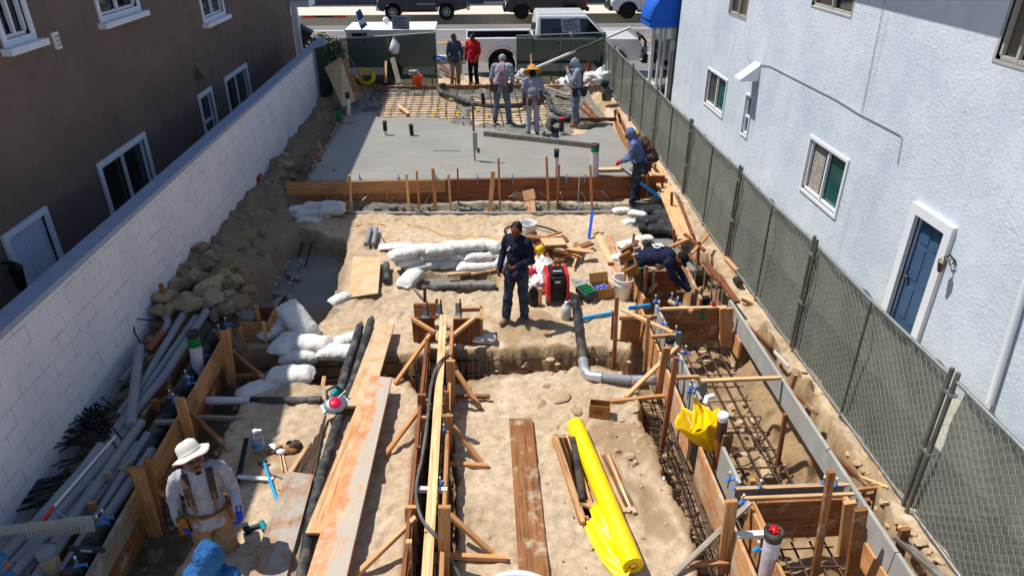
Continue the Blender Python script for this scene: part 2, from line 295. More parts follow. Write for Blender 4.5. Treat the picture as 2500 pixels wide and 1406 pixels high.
# wet concrete
t=NT('fresh_concrete'); v=t.co('Object'); n1=t.noise(v,.7,5,.6); n2=t.noise(t.co('Object',(1,3,1)),2.5,6,.6); col=t.ramp(n1,[(.3,'85817a'),(.7,'989388')]); col=t.mix(t.ramp(n2,[(.45,0.0),(.75,.35)]),col,'716e68'); t.bump(n2,.12,.01); M['fresh_concrete']=t.done(col,.42,0,.35)
t=NT('rough_concrete'); v=t.co('Object'); n2=t.noise(v,7,7,.7); col=t.ramp(n2,[(.3,'5f5d55'),(.55,'7c7a70'),(.8,'918e82')]); t.bump(n2,.9,.05); M['rough_concrete']=t.done(col,.6,0,.3)
t=NT('pit_concrete'); v=t.co('Object'); n2=t.noise(v,2.2,6,.6); t.bump(n2,.15,.01); M['pit_concrete']=t.done(t.ramp(n2,[(.3,'6f6e66'),(.7,'86847a')]),.5,0,.3)
# street
t=NT('asphalt'); v=t.co('Object'); n=t.noise(v,.35,5); col=t.ramp(n,[(.35,'6a6764'),(.65,'7a7674')]); col=t.mix(t.ramp(t.noise(v,60,3),[(.5,0.0),(.8,.5)]),col,'8a8682'); t.bump(t.noise(v,80,3),.4,.004); M['asphalt']=t.done(col,.9,0,.2)
mat('pavement','cdc3b4',.9,var=.08,sc=2); mat('kerb_red','b02028',.6); mat('line_white','e8e8e4',.6,var=.05); mat('line_yellow','e0942a',.6,var=.05); mat('door_gold','b8821e',.4,spec=.4)
mat('leaf','5e7a28',.6,var=.4,sc=30); mat('leaf_dark','34501c',.6,var=.4,sc=30); mat('awning_blue','0f57b8',.7,var=.08,sc=5,bump=.2); mat('metal_roof','3a3a3c',.6); mat('cone','e0452c',.6)
# fence cloth: a woven screen that lets a little light and view through
def screen(name,c,c2,clear):
    t=NT(name); v=t.co('Object'); tp=t.n('BsdfTransparent'); mx=t.n('MixShader'); mx.inputs[0].default_value=clear; t.done(t.ramp(t.noise(v,1.4,5,.6),[(.35,c2),(.65,c)]),.85,0,.1)
    tl=t.n('BsdfTranslucent'); tl.inputs[0].default_value=(*lin(c),1); m2=t.n('MixShader'); m2.inputs[0].default_value=.3; t.l(t.b.outputs[0],m2.inputs[1]); t.l(tl.outputs[0],m2.inputs[2]); t.l(m2.outputs[0],mx.inputs[1]); t.l(tp.outputs[0],mx.inputs[2]); t.l(mx.outputs[0],t.out.inputs[0]); M[name]=t.m
screen('screen_olive','7a7d71','60645a',.07); screen('screen_green','1f3d33','17322a',.16)
# ------------------------------------------------------------------ the ground of the lot
def poly(px,z=0): return np.array([tuple(G(x,y,z))[:2] for x,y in px])
def sdist(X,Y,P):
    """signed distance (inside positive) to polygon"""
    d=np.full(X.shape,1e9); ins=np.zeros(X.shape,bool); n=len(P)
    for i in range(n):
        ax,ay=P[i]; bx,by=P[(i+1)%n]; ex,ey=bx-ax,by-ay; t=np.clip(((X-ax)*ex+(Y-ay)*ey)/(ex*ex+ey*ey+1e-12),0,1)
        d=np.minimum(d,np.hypot(X-ax-t*ex,Y-ay-t*ey)); c=((ay>Y)!=(by>Y)); 
        with np.errstate(divide='ignore',invalid='ignore'): c&=X<(bx-ax)*(Y-ay)/(by-ay+1e-12)+ax
        ins^=c
    return np.where(ins,d,-d)
PIT=poly([(672,610),(735,562),(838,590),(835,690),(812,762),(735,800),(600,800),(588,730)])
TR=[ # (polygon, depth, wall softness)
 (PIT,.46,.10),
 (poly([(560,858),(700,852),(960,866),(1180,852),(1300,846),(1565,856),(1565,925),(1480,898),(1330,902),(1200,918),(1150,932),(960,918),(790,940),(560,930)]),.68,.05),
 (poly([(975,905),(1032,965),(1012,1100),(1003,1250),(985,1406),(960,1700),(1115,1700),(1108,1300),(1102,1100),(1095,930),(1150,905)]),.5,.04),
 (poly([(480,905),(650,920),(592,988),(545,1060),(497,1200),(425,1406),(330,1700),(60,1700),(200,1406),(380,1100)]),.6,.06),
 (poly([(1548,905),(1562,1010),(1602,1100),(1645,1200),(1690,1330),(1740,1700),(2560,1700),(2205,1330),(2085,1150),(1985,1000),(1900,890),(1800,790),(1735,640),(1640,610),(1570,700),(1545,800)]),.58,.05),
 (poly([(1012,668),(1215,668),(1212,706),(1008,706)]),.14,.04),
 (poly([(1545,505),(1655,512),(1700,600),(1640,640),(1570,600)]),.22,.08),
 (poly([(700,500),(1640,500),(1640,517),(860,519),(700,560)]),.12,.06),
]
def soil_h(X,Y):
    h=.04*fbm(X,Y,1.3,3)+.018*fbm(X,Y,.32,9)+.011*(np.abs(fbm(X,Y,.22,19,3))-.4)+.005*fbm(X,Y,.08,29,2)
    far=sst((Y-22.9)/.5); h=h*(1-far)+far*(.36+.05*fbm(X,Y,.5,4))
    # dirt bank between the slab and pit and the white wall
    edge=-3.55-.1*fbm(X,Y,1.,21); bank=sst((edge-X)/.95)*sst((Y-7.6)/1.6)*(1-sst((Y-23.2)/.6))
    lump=np.abs(fbm(X,Y,.55,31))*.22+.05*fbm(X,Y,.16,33)
    h+=bank*(.30+lump*.9)
    r=sst((X-3.75)/.35); h+=r*(.10+.16*sst((Y-10)/5))+r*.03*fbm(X,Y,.2,41)
    und=(Y>14.2)&(Y<22.85)&(X>-3.5)&(X<3.6); h=np.where(und,-.05,h)
    X2=X+.06*fbm(X,Y,.42,51,4)+.018*fbm(X,Y,.11,52,2); Y2=Y+.06*fbm(X,Y,.42,61,4)+.018*fbm(X,Y,.11,62,2)
    cut=np.zeros_like(h); near=np.zeros_like(h)
    for P,dep,soft in TR:
        d=sdist(X2,Y2,P); k=sst(d/(soft*1.6)+.15)*dep; cut=np.maximum(cut,k); near=np.maximum(near,np.exp(-(np.maximum(-d,0)/.16)**2))
    h=h-cut+np.where(cut>.15,.085*fbm(X,Y,.3,71,4),0)+near*np.where(cut<.1,.035*np.abs(fbm(X,Y,.22,81)),0)
    # the mound left standing between the two right-hand trenches
    m=sdist(X+.08*fbm(X,Y,.4,91),Y,poly([(1790,880),(1850,880),(1960,1010),(2010,1130),(1960,1180),(1870,1060)],-.3)); h=h+.26*sst(m/.22+.3)*(1+.3*fbm(X,Y,.2,93))
    return h
FOOT=[(random.uniform(-2.6,1.9),random.uniform(4,13.6),random.uniform(0,3.14)) for _ in range(480)]
def feet(X,Y,Z):
    for fx,fy,a in FOOT:
        m_=(np.abs(X-fx)<.2)&(np.abs(Y-fy)<.2)
        if not m_.any(): continue
        dx=X[m_]-fx; dy=Y[m_]-fy; u=(dx*math.cos(a)+dy*math.sin(a))/.14; w=(-dx*math.sin(a)+dy*math.cos(a))/.055; q=u*u+w*w
        Z[m_]+=-.019*np.exp(-q**2)+.008*np.exp(-(q-1.9)**2*1.5)
    return Z
def terrain():
    xs=np.concatenate([np.arange(-4.78,-2,.05),np.arange(-2,4.75,.032)]); ys=np.concatenate([np.arange(3.0,10.5,.032),np.arange(10.5,15,.045),np.arange(15,25.,.07)])
    X,Y=np.meshgrid(xs,ys,indexing='ij'); Z=feet(X,Y,soil_h(X,Y)); nx,ny=X.shape
    V=np.stack([X,Y,Z],-1).reshape(-1,3); i=np.arange(nx*ny).reshape(nx,ny); F=np.stack([i[:-1,:-1],i[1:,:-1],i[1:,1:],i[:-1,1:]],-1).reshape(-1,4)
    me=bpy.data.meshes.new('ground'); me.from_pydata(V.tolist(),[],F.tolist()); me.polygons.foreach_set('use_smooth',[True]*len(F))
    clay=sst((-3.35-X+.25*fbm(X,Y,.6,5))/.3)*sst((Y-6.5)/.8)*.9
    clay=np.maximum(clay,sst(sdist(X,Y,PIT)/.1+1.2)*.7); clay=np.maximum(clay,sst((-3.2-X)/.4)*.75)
    cem=sst(sdist(X+.1*fbm(X,Y,.3,8),Y,poly([(855,497),(1640,497),(1660,560),(1540,560),(1530,512),(860,515)]))/.05)*.95
    cut=np.zeros_like(X)
    for P,dep,soft in TR[1:6]: cut=np.maximum(cut,sst(sdist(X,Y,P)/.1+.9))
    brown_soil=np.clip(cut*.85+.7*sst((fbm(X,Y,.9,6,4)-.42)/.35),0,1)  # browner soil tone over the trenches, plus random patches
    ca=me.color_attributes.new('soil','FLOAT_COLOR','POINT'); ca.data.foreach_set('color',np.stack([clay,cem,brown_soil,np.ones_like(X)],-1).reshape(-1).tolist())
    me.materials.append(M['soil']); o=bpy.data.objects.new('ground',me); COL.objects.link(o); struct(o)
terrain()
def hz(x,y): return float(soil_h(np.array([[x]],float),np.array([[y]],float))[0,0])
def GG(px,py,dz=0):
    """point of the soil seen at a photo pixel"""
    z=0.
    for _ in range(6): p=G(px,py,z); z=z*.4+.6*hz(p.x,p.y)
    p=G(px,py,z); return Vector((p.x,p.y,z+dz))
# outer ground and yards
struct(MB().box((0,60,-1.1),(400,300,.2)).build('terrain','pavement'))
struct(MB().box((-5.7,13,-.25),(1.5,26,.9)).build('side_yard','conc_dry')); struct(MB().box((5.35,13.5,-.3),(1.3,23,.9)).build('side_path','conc_dry'))
ST=.25   # street level
struct(MB().box((0,24.98,ST-.6),(60,2.0,1.2)).build('pavement_near','pavement'))
r=MB(); r.box((0,32.6,ST-.75),(140,13.4,1.2)); struct(r.build('road','asphalt'))
K=G(900,38,ST).y
struct(MB().box((0,K+.09,ST-.35),(140,.18,.7)).build('kerb','conc_dry')); struct(MB().box((0,K+2.6,ST-.352),(140,4.84,.7)).build('pavement_far','pavement'))
for (y,nm,m,x0,x1,w) in ((G(1090,97,ST).y,'lane_line','line_yellow',-40,40,.12),(G(1090,97,ST).y+.28,'lane_line','line_yellow',-40,40,.12),(G(1090,127,ST).y,'lane_line','line_white',-40,40,.14),(G(800,68,ST).y,'lane_line','line_white',-40,40,.14)):
    struct(MB().box(((x0+x1)/2,y,ST-.149),(x1-x0,w,.006)).build(nm,m))
k0,k1=GY(738,42,K).x,GY(846,42,K).x
struct(MB().box(((k0+k1)/2,K-.003,ST-.06),(k1-k0,.012,.13)).build('kerb_paint','kerb_red')); struct(MB().box(((k0+k1)/2,K-.012,ST-.05),((k1-k0)*.42,.012,.1)).build('kerb_drain','black_iron'))
# concrete slab being poured
def slab():
    x0,x1,y0,y1=-3.58,3.62,14.2,22.8
    xs=np.arange(x0,x1+.01,.05); ys=np.arange(y0,y1+.01,.055); X,Y=np.meshgrid(xs,ys,indexing='ij')
    Yb=np.interp(X,[-3.6,-2.6,-1.5,-.6,0,.9,1.6,2.6,3.6],[19.6,19.7,19.4,18.5,18.1,17.5,17.0,17.2,18.6])+.12*fbm(X,Y,.5,11)
    rough=sst((Y-Yb)/.3)
    w1=sdist(X+.12*fbm(X,Y,.35,12),Y+.12*fbm(X,Y,.35,13),poly([(925,232),(1095,232),(1118,250),(1128,300),(1040,290),(925,292)],.42))
    w2=sdist(X+.12*fbm(X,Y,.35,14),Y+.12*fbm(X,Y,.35,15),poly([(1150,240),(1325,240),(1345,300),(1150,305)],.42))
    w3=sdist(X+.1*fbm(X,Y,.3,16),Y,poly([(1395,312),(1440,312),(1430,334),(1405,334)],.42))
    hole=np.maximum(np.maximum(w1,w2),w3); hk=sst(hole/.12+.3)
    Z=.5*(1-rough)+rough*(.44+.055*fbm(X,Y,.3,18,4)); Z=Z*(1-hk)+hk*.30
    return X,Y,Z,rough
X,Y,Z,RG=slab(); nx,ny=X.shape
def slabmesh(name,cond,mtl):
    i=np.arange(nx*ny).reshape(nx,ny); F=np.stack([i[:-1,:-1],i[1:,:-1],i[1:,1:],i[:-1,1:]],-1).reshape(-1,4); Vv=np.stack([X,Y,Z],-1).reshape(-1,3); F=F[cond.reshape(-1)[F].mean(1)>.5]
    u,inv=np.unique(F,return_inverse=True); me=bpy.data.meshes.new(name); me.from_pydata(Vv[u].tolist(),[],inv.reshape(-1,4).tolist()); me.polygons.foreach_set('use_smooth',[True]*len(F)); me.materials.append(M[mtl]); o=bpy.data.objects.new(name,me); COL.objects.link(o); return struct(o)
slabmesh('concrete_slab',RG<.5,'fresh_concrete'); slabmesh('fresh_concrete',RG>=.5,'rough_concrete')
b=MB(); b.box((0.02,14.19,.2),(7.2,.03,.59)); b.box((-3.6,18.5,.2),(.03,8.6,.59)); struct(b.build('slab_edge','pit_concrete'))
b=MB(); sb=b.grid(90,60,lambda u,v:Vector((-3.5+7*u,17.+5.75*v,.385+.03*float(fbm(-3.5+7*u,17+5.75*v,.4,7))))); o=sb.build('sand_bed','soil'); struct(o)
o.data.color_attributes.new('soil','FLOAT_COLOR','POINT').data.foreach_set('color',[0,0,0,1]*len(o.data.vertices))
# pit floors
def flat(name,px,z,m):
    P=[G(x,y,z) for x,y in px]; o=MB().prism(P,(0,0,-.1),(0,0,0)).build(name,m); return struct(o)
flat('pit_floor',[(640,590),(740,545),(860,580),(860,700),(830,790),(600,810),(570,730)],-.39,'pit_concrete'); flat('footing_pour',[(1000,660),(1225,660),(1220,715),(995,715)],-.09,'pit_concrete'); flat('footing_pour',[(1570,575),(1690,575),(1760,660),(1590,660)],-.12,'pit_concrete')
# ------------------------------------------------------------------ walls with openings (plane X = const)
def wall_x(X0,th,y0,y1,z0,z1,holes,side):
    """side=+1: visible face looks to +x at X0"""
    b=MB(); ys=sorted({y0,y1,*[h[0] for h in holes],*[h[1] for h in holes]}); zs=sorted({z0,z1,*[h[2] for h in holes],*[h[3] for h in holes]})
    for a,c in zip(ys,ys[1:]):
        for d,e in zip(zs,zs[1:]):
            if any(h[0]<=a and c<=h[1] and h[2]<=d and e<=h[3] for h in holes): continue
            q=[(X0,a,d),(X0,c,d),(X0,c,e),(X0,a,e)]; b.add(q,[(0,1,2,3)] if side>0 else [(3,2,1,0)])
    for a,c,d,e in holes:
        X1=X0-side*.14; q=[(X0,a,d),(X0,c,d),(X0,c,e),(X0,a,e),(X1,a,d),(X1,c,d),(X1,c,e),(X1,a,e)]; b.add(q,[(0,1,5,4),(1,2,6,5),(2,3,7,6),(3,0,4,7)])
    Xb=X0-side*th; q=[(X0,y0,z0),(X0,y1,z0),(X0,y1,z1),(X0,y0,z1),(Xb,y0,z0),(Xb,y1,z0),(Xb,y1,z1),(Xb,y0,z1)]; b.add(q,[(4,5,6,7),(1,2,6,5),(2,3,7,6),(3,0,4,7),(0,1,5,4)])
    return b
XL,XR=-6.2,6.2
def rectx(X,pts):
    P=[GX(x,y,X) for x,y in pts]; ys=[p.y for p in P]; return min(ys),max(ys)
def win(parent,X,side,y0,y1,z0,z1,trim,fm,panes,sill=False,mull='v',split=.5,blinds=None,out=.03):
    """frame of four bars, mullion, panes; coordinates of the opening"""
    o=thing_part=MB(); t=trim; xc=X+side*(out/2-.02); th=out+.04
    o.box((xc,(y0+y1)/2,z1+t/2),(th,y1-y0+2*t,t)); o.box((xc,(y0+y1)/2,z0-t/2),(th,y1-y0+2*t,t)); o.box((xc,y0-t/2,(z0+z1)/2),(th,t,z1-z0)); o.box((xc,y1+t/2,(z0+z1)/2),(th,t,z1-z0))
    w=o.build('window',fm,parent)
    xp=X-side*.06; f=MB(); s=.045
    if mull=='v': ym=y0+(y1-y0)*split; f.box((xp+side*.02,ym,(z0+z1)/2),(.05,s,z1-z0)); rs=[(y0,ym,z0,z1),(ym,y1,z0,z1)]
    elif mull=='h': zm=z0+(z1-z0)*split; f.box((xp+side*.02,(y0+y1)/2,zm),(.05,y1-y0,s)); rs=[(y0,y1,z0,zm),(y0,y1,zm,z1)]
    else: rs=[(y0,y1,z0,z1)]
    for a,c,d,e in ((y0,y0+s,z0,z1),(y1-s,y1,z0,z1),(y0,y1,z0,z0+s),(y0,y1,z1-s,z1)): f.box((xp+side*.012,(a+c)/2,(d+e)/2),(.05,c-a,e-d))
    child(f,'sash',fm,w)
    for (a,c,d,e),pm in zip(rs,panes):
        child(MB().box((xp-side*.03,(a+c)/2,(d+e)/2),(.012,c-a,e-d)),'pane',pm,w)
    if blinds is not None:
        a,c,d,e=rs[blinds]; bl=MB(); n=int((e-d)/.055)
        for k in range(n): bl.box((xp-side*.015,(a+c)/2+(c-a)*.06,d+(k+.5)*(e-d)/n),(.012,(c-a)*.62,.034))
        child(bl,'blind','blind',w)
    if sill: child(MB().box((X+side*.06,(y0+y1)/2,z0-t-.045),(.16,y1-y0+2*t+.16,.09)),'sill',fm,w)
    return w
# brown house
bh=thing('brown_house','two storey brown stucco house with white framed windows behind the white block wall','house',(XL-4,13,0))
BHL=[ # y0,y1,z0,z1 openings found from the photo
]
def op(X,l,r,top,bot): # pixels of left/right edges mid, top and bottom points
    ya=GX(*l,X).y; yb=GX(*r,X).y; zt=GX(*top,X).z; zb=GX(*bot,X).z; return min(ya,yb),max(ya,yb),zb,zt
o1=op(XL,(262,470),(362,390),(300,368),(333,512)); o1=(o1[0],o1[1],.75,o1[3]-.02)
o2=(GX(497,290,XL).y,GX(522,270,XL).y,.75,GX(500,232,XL).z)
o3=(GX(560,250,XL).y,GX(607,210,XL).y,.75,GX(577,180,XL).z)
u1=(6.3,GX(66,50,XL).y,GX(60,85,XL).z,GX(60,85,XL).z+1.05); u2=(GX(240,20,XL).y,GX(330,0,XL).y,GX(290,28,XL).z,GX(290,28,XL).z+1.1); u3=(GX(494,30,XL).y,GX(543,20,XL).y,GX(520,38,XL).z,GX(520,38,XL).z+1.1)
dr=(GX(35,640,XL).y,GX(128,590,XL).y,-.0,GX(62,545,XL).z-.03)
u1=(GX(12,55,XL).y-.12,GX(60,40,XL).y,u1[2],u1[3])
sw=(GX(721,110,XL).y-.2,GX(733,110,XL).y,1.35,2.2)
hol=[o1,o2,o3,u1,u2,u3,dr]
wall_x(XL,8,3,25.6,-.3,6.55,hol,1).build('wall','stucco_brown',bh)
win(bh,XL,1,*o1,.095,'white_trim',['glass_house']*2); win(bh,XL,1,*o2,.1,'white_trim',['glass_house','glass_house'],mull='h',split=.45); win(bh,XL,1,*o3,.1,'white_trim',['glass_house']*2)
for u in (u1,u2,u3): win(bh,XL,1,*u,.09,'white_trim',['glass_house']*2,sill=True,mull='v')
# door
d=MB(); d.box((XL-.06,(dr[0]+dr[1])/2,(dr[2]+dr[3])/2),(.05,dr[1]-dr[0],dr[3]-dr[2])); dd=d.build('door','door_white',bh)
p=MB(); yc=(dr[0]+dr[1])/2; w=(dr[1]-dr[0])
for zc,hh in ((.45,.6),(1.22,.75)):
    for s_ in (-1,1):
        for q in (0,1): p.box((XL-.03,yc+s_*w*.22,zc+(q-.5)*hh),(.012,w*.32,.02)); p.box((XL-.03,yc+s_*w*.22+(q-.5)*w*.32,zc),(.012,.02,hh+.02))
child(p,'door_panel','door_white',dd); child(MB().tube([(XL,dr[0]+.1,1.0),(XL+.04,dr[0]+.1,1.0)],.028),'handle','steel',dd)
f=MB(); f.box((XL+.01,dr[0]-.04,(dr[3]+dr[2])/2),(.07,.08,dr[3]-dr[2])); f.box((XL+.01,dr[1]+.04,(dr[3]+dr[2])/2),(.07,.08,dr[3]-dr[2])); f.box((XL+.01,yc,dr[3]+.04),(.07,w+.16,.08)); f.build('door_frame','white_trim',bh)
v=GX(135,100,XL); m=MB(); m.box((XL+.015,v.y,v.z),(.05,.15,.24)); q=m.build('wall_vent','white_plastic',bh,bevel=.008); m=MB(); [m.box((XL+.045,v.y,v.z+k*.06),(.014,.1,.035)) for k in (-1,0,1)]; child(m,'grille','grey_form',q)
v=GX(483,178,XL); m=MB(); m.prism([Vector((XL,v.y,v.z+.22)),Vector((XL+.2,v.y,v.z-.1)),Vector((XL,v.y,v.z-.1))],(0,-.14,0),(0,.14,0)); m.build('vent_hood','stucco_brown',bh)
v=GX(18,675,XL); m=MB(); m.lathe((XL+.14,v.y,v.z-.18),[(.02,-.05),(.06,0),(.09,.28),(.1,.3),(.03,.38)],6,smooth=False); m.box((XL+.05,v.y,v.z+.2),(.16,.03,.03)); m.build('wall_lamp','black_iron',bh)
# roof with overhang, street-front trim
rf=MB(); rf.prism([Vector((XL+.34,0,6.72)),Vector((XL+.34,0,6.55)),Vector((XL-8.4,0,6.55)),Vector((XL-8.4,0,6.72)),Vector((XL-4,0,8.2))],(0,2.6,0),(0,25.9,0)); rf.build('roof','metal_roof',bh)
v=GX(740,180,XL); m=MB(); m.box((XL+.1,25.72,1.3),(.2,.2,3.0)); m.build('corner_column','white_trim',bh)
e=MB(); e.box((XL+.25,26.1,2.72),(.8,1.0,.22)); q=e.build('porch_eave','white_trim',bh); e=MB(); e.prism([Vector((XL+.65,0,2.85)),Vector((XL-.3,0,2.85)),Vector((XL-.3,0,3.1))],(0,25.5,0),(0,26.7,0)); child(e,'porch_roof','metal_roof',q)
m=MB(); m.prism([Vector((XL+.02,25.8,1.0)),Vector((XL+.55,25.8,1.75)),Vector((XL+.02,25.8,2.05))],(0,0,0),(0,.5,0)); m.build('window_awning','metal_roof',bh)
# blue house
lh=thing('blue_house','pale blue stucco building with white doors trim and a blue street awning','house',(XR+4,12,0))
def opp(tl,tr,br,bl,X=XR):
    P=[GX(*q,X) for q in (tl,tr,br,bl)]; return (P[1].y+P[2].y)/2,(P[0].y+P[3].y)/2,(P[2].z+P[3].z)/2,(P[0].z+P[1].z)/2
R1=opp((1731,170),(1776,198),(1764,287),(1720,247)); R2=opp((1824,233),(1838,240),(1824,336),(1811,322)); R3=opp((1981,338),(2070,396),(2040,522),(1958,462))
U1=opp((1792,-30),(1831,-12),(1820,48),(1776,30)); U1=(U1[0],U1[1],U1[2],U1[2]+1.15); U2=opp((1990,-40),(2090,-10),(2076,40),(1985,14)); U2=(U2[0],U2[1],U2[2],U2[2]+1.15); U3=opp((2470,0),(2560,10),(2540,175),(2436,146)); U3=(U3[0],U3[1],U3[2],U3[2]+1.25)
RD=opp((2236,520),(2312,565),(2236,825),(2182,765)); RD=(RD[0],RD[1],-.1,RD[3])
wall_x(XR,8,2.2,21.75,-.3,6.2,[R1,R2,R3,U1,U2,U3,RD],-1).build('wall','stucco_blue',lh)
win(lh,XR,-1,*R1,.042,'white_paint',['glass_green_reflect','glass_brown']); win(lh,XR,-1,*R2,.042,'white_paint',['glass_brown','glass_green_reflect'],mull='h',split=.47); win(lh,XR,-1,*R3,.055,'white_paint',['glass_green_reflect','glass_brown'],blinds=1)
win(lh,XR,-1,*U1,.03,'grey_form',['glass_tan','glass_brown'],out=.01); win(lh,XR,-1,*U2,.03,'grey_form',['glass_house','glass_tan'],out=.01); win(lh,XR,-1,*U3,.04,'grey_form',['glass_house','glass_tan'],out=.01)
yc=(RD[0]+RD[1])/2; w=RD[1]-RD[0]; h0=RD[3]; d=MB().box((XR+.09,yc,h0/2),(.05,w,h0+.1)); dd=d.build('door','door_blue',lh)
p=MB(); 
for zc,hh in ((h0*.28,.5),(h0*.62,.5),(h0*.86,.24)):
    for s_ in (-1,1):
        y_=yc+s_*w*.22
        p.box((XR+.06,y_,zc),(.014,w*.26,hh)) 
child(p,'door_panel','door_blue',dd,); child(MB().ell((XR+.02,RD[1]-.09,h0*.48),.035),'handle','brass',dd)
f=MB(); t_=.14; f.box((XR-.02,RD[0]-t_/2,h0/2),(.09,t_,h0)); f.box((XR-.02,RD[1]+t_/2,h0/2),(.09,t_,h0)); f.box((XR-.02,yc,h0+t_/2),(.09,w+2*t_,t_)); f.build('door_frame','white_paint',lh)
v=GX(2330,645,XR); m=MB(); m.lathe((XR-.02,v.y,v.z+.02),[(.06,0),(.06,.02)],12,ax=(-1,0,0)); m.tube([(XR,v.y,v.z+.03),(XR-.1,v.y,v.z+.14),(XR-.17,v.y,v.z+.1)],.012); m.lathe((XR-.17,v.y,v.z-.11),[(.02,0),(.035,.02),(.06,.14),(.066,.15),(.03,.19),(.01,.21)],6,smooth=False); m.build('wall_lamp','brass',lh)
a=GX(1850,165,XR); m=MB(); m.prism([Vector((XR,0,a.z+.1)),Vector((XR-.42,0,a.z-.22)),Vector((XR-.42,0,a.z-.26)),Vector((XR,0,a.z-.26))],(0,a.y-.19,0),(0,a.y+.19,0)); m.build('vent_hood','white_paint',lh)
c=[(1825,135),(1838,155),(1860,158),(1880,160),(1960,200),(2040,240),(2100,277),(2150,302),(2200,328),(2205,335),(2194,400)]; m=MB(); m.tube([GX(x,y,XR)+Vector((-.02,0,0)) for x,y in c],.008,5); m.tube([GX(x,y,XR)+Vector((-.02,0,0)) for x,y in [(2163,0),(2140,110),(2122,200),(2106,277)]],.006,5); m.build('wall_cable','grey_form',lh)
m=MB(); m.tube([GX(2520,640,XR-.06),GX(2415,985,XR-.06)],.045,8); q=GX(2460,820,XR-.06); m.build('downspout','white_paint',lh)
rf=MB(); rf.box((XR+3.7,11.9,5.62),(8.7,19.9,.16)); rf.build('roof','metal_roof',lh)
# street front of the blue building: columns, door frames, awning

AX,AY0,AY1,AR=6.25,22.0,23.35,.88; m=MB(); n=16; zc=GY(1640,62,22.0).z+.05
ap=[Vector((AX-AR*math.sin(math.pi/2*k/n),0,zc+AR*1.08*math.cos(math.pi/2*k/n))) for k in range(n+1)]
m.grid(2,n+1,lambda u,v:ap[round(v*n)]+Vector((0,AY0+u*(AY1-AY0),0)))
for y in (AY0,AY1): m.add([(AX,y,zc)]+[p+Vector((0,y,0)) for p in ap],[(0,)+tuple(range(1,n+2))])
sc=[]
for k in range(15): sc+= [(AY0+(AY1-AY0)*k/14,-.10-.05*abs(math.sin(k*math.pi/2)))]
for (a,za),(c,zb) in zip(sc,sc[1:]): m.add([(AX-AR,a,zc),(AX-AR,c,zc),(AX-AR,c,zc+zb),(AX-AR,a,zc+za)],[(0,1,2,3)])
for k in range(8):
    a=AX-AR+AR*k/8; c=AX-AR+AR*(k+1)/8; m.add([(a,AY0,zc),(c,AY0,zc),(c,AY0,zc-.11),((a+c)/2,AY0,zc-.15),(a,AY0,zc-.11)],[(0,1,2,3,4)])
m.build('awning','awning_blue',lh,solid=.012)
m=MB(); m.box((6.5,23.4,1.5),(.5,3.2,3.4)); q=m.build('front_bay','glass_house',lh)
m=MB()
for px,yy,w in ((1590,23.2,.1),(1607,22.9,.07),(1618,22.7,.07),(1640,22.25,.14)):
    p=GY(px,150,yy); m.box((min(p.x,6.2),yy,1.35),(w,w,2.3))
m.box((6.0,22.8,2.42),(.14,1.2,.1)); child(m,'bay_post','white_paint',q)
m=MB(); p=GY(1642,110,22.1); m.box((6.12,22.0,p.z),(.16,.16,.3)); m.tube([(6.12,22,p.z-.1),(6.12,22,.2)],.03,6); m.build('meter_box','galv',lh)
# white painted block wall
bw=MB(); bw.box((-4.86,13.3,.8),(.2,20.8,2.1)); bw=bw.build('boundary_wall','white_block'); tag(bw,'white painted concrete block wall along the brown house, stained near its foot','block wall')
c=MB(); c.box((-4.87,13.3,1.885),(.25,20.86,.07)); c=child(c,'wall_cap','cap_skytint',bw)
m=MB(); v=GX(632,435,-4.755); m.box((-4.757,v.y,v.z),(.012,.34,.13)); child(m,'bare_brick','kerb_red',bw)
# ------------------------------------------------------------------ chain link fences
def links(y0,y1,z0,z1,X,sag=None,pitch=.056,r=.0022):
    """woven wire: zigzag strands side by side, each one bent every half diamond"""
    V=[];F=[];n=int((y1-y0)/pitch); m=int((z1-z0)/(pitch))
    for i in range(n):
        ph=i%2
        P=[]
        for j in range(m+1):
            y=y0+(i+.5+(.5 if (j+i)%2 else -.5))*pitch; z=z0+j*(z1-z0)/m; P.append((X+(.006 if (j+ph)%2 else -.006)+(sag(y,z) if sag else 0),y,z))
        o=len(V)
        for (x,y,z) in P:
            for k in range(3): a=2.094*k; V.append((x+r*math.cos(a),y+r*math.sin(a)*1.2,z))
        for j in range(m):
            for k in range(3): F.append((o+j*3+k,o+j*3+(k+1)%3,o+j*3+3+(k+1)%3,o+j*3+3+k))
    return V,F
def rawmesh(name,V,F,mtl,parent,off):
    me=bpy.data.meshes.new(name); me.from_pydata([(a-off[0],b-off[1],c-off[2]) for a,b,c in V],[],F); me.materials.append(M[mtl]); o=bpy.data.objects.new(name,me); COL.objects.link(o); o.parent=parent; return o
fr=thing('chain_link_fence','long chain-link fence with sagging olive privacy screen beside the blue house','fence',(4.37,13,0))
FX=4.37
def fz(y): return .12+.22*float(sst((y-10)/8))
fp=[2.08,4.99,7.92,10.75,13.64,16.5,19.3,22.1,23.9]
for i,y in enumerate(fp):
    for dy in (-.045,.045):
        m=MB(); m.tube([(FX+random.uniform(-.01,.01),y+dy,fz(y)-.12),(FX+random.uniform(-.03,.0),y+dy+random.uniform(-.01,.02),1.86)],.024,8); m.build('post','post_grey',fr)
    [MB().box((FX,y,z_),(.07,.15,.03)).build('clamp','galv',fr) for z_ in (.9,1.62)]
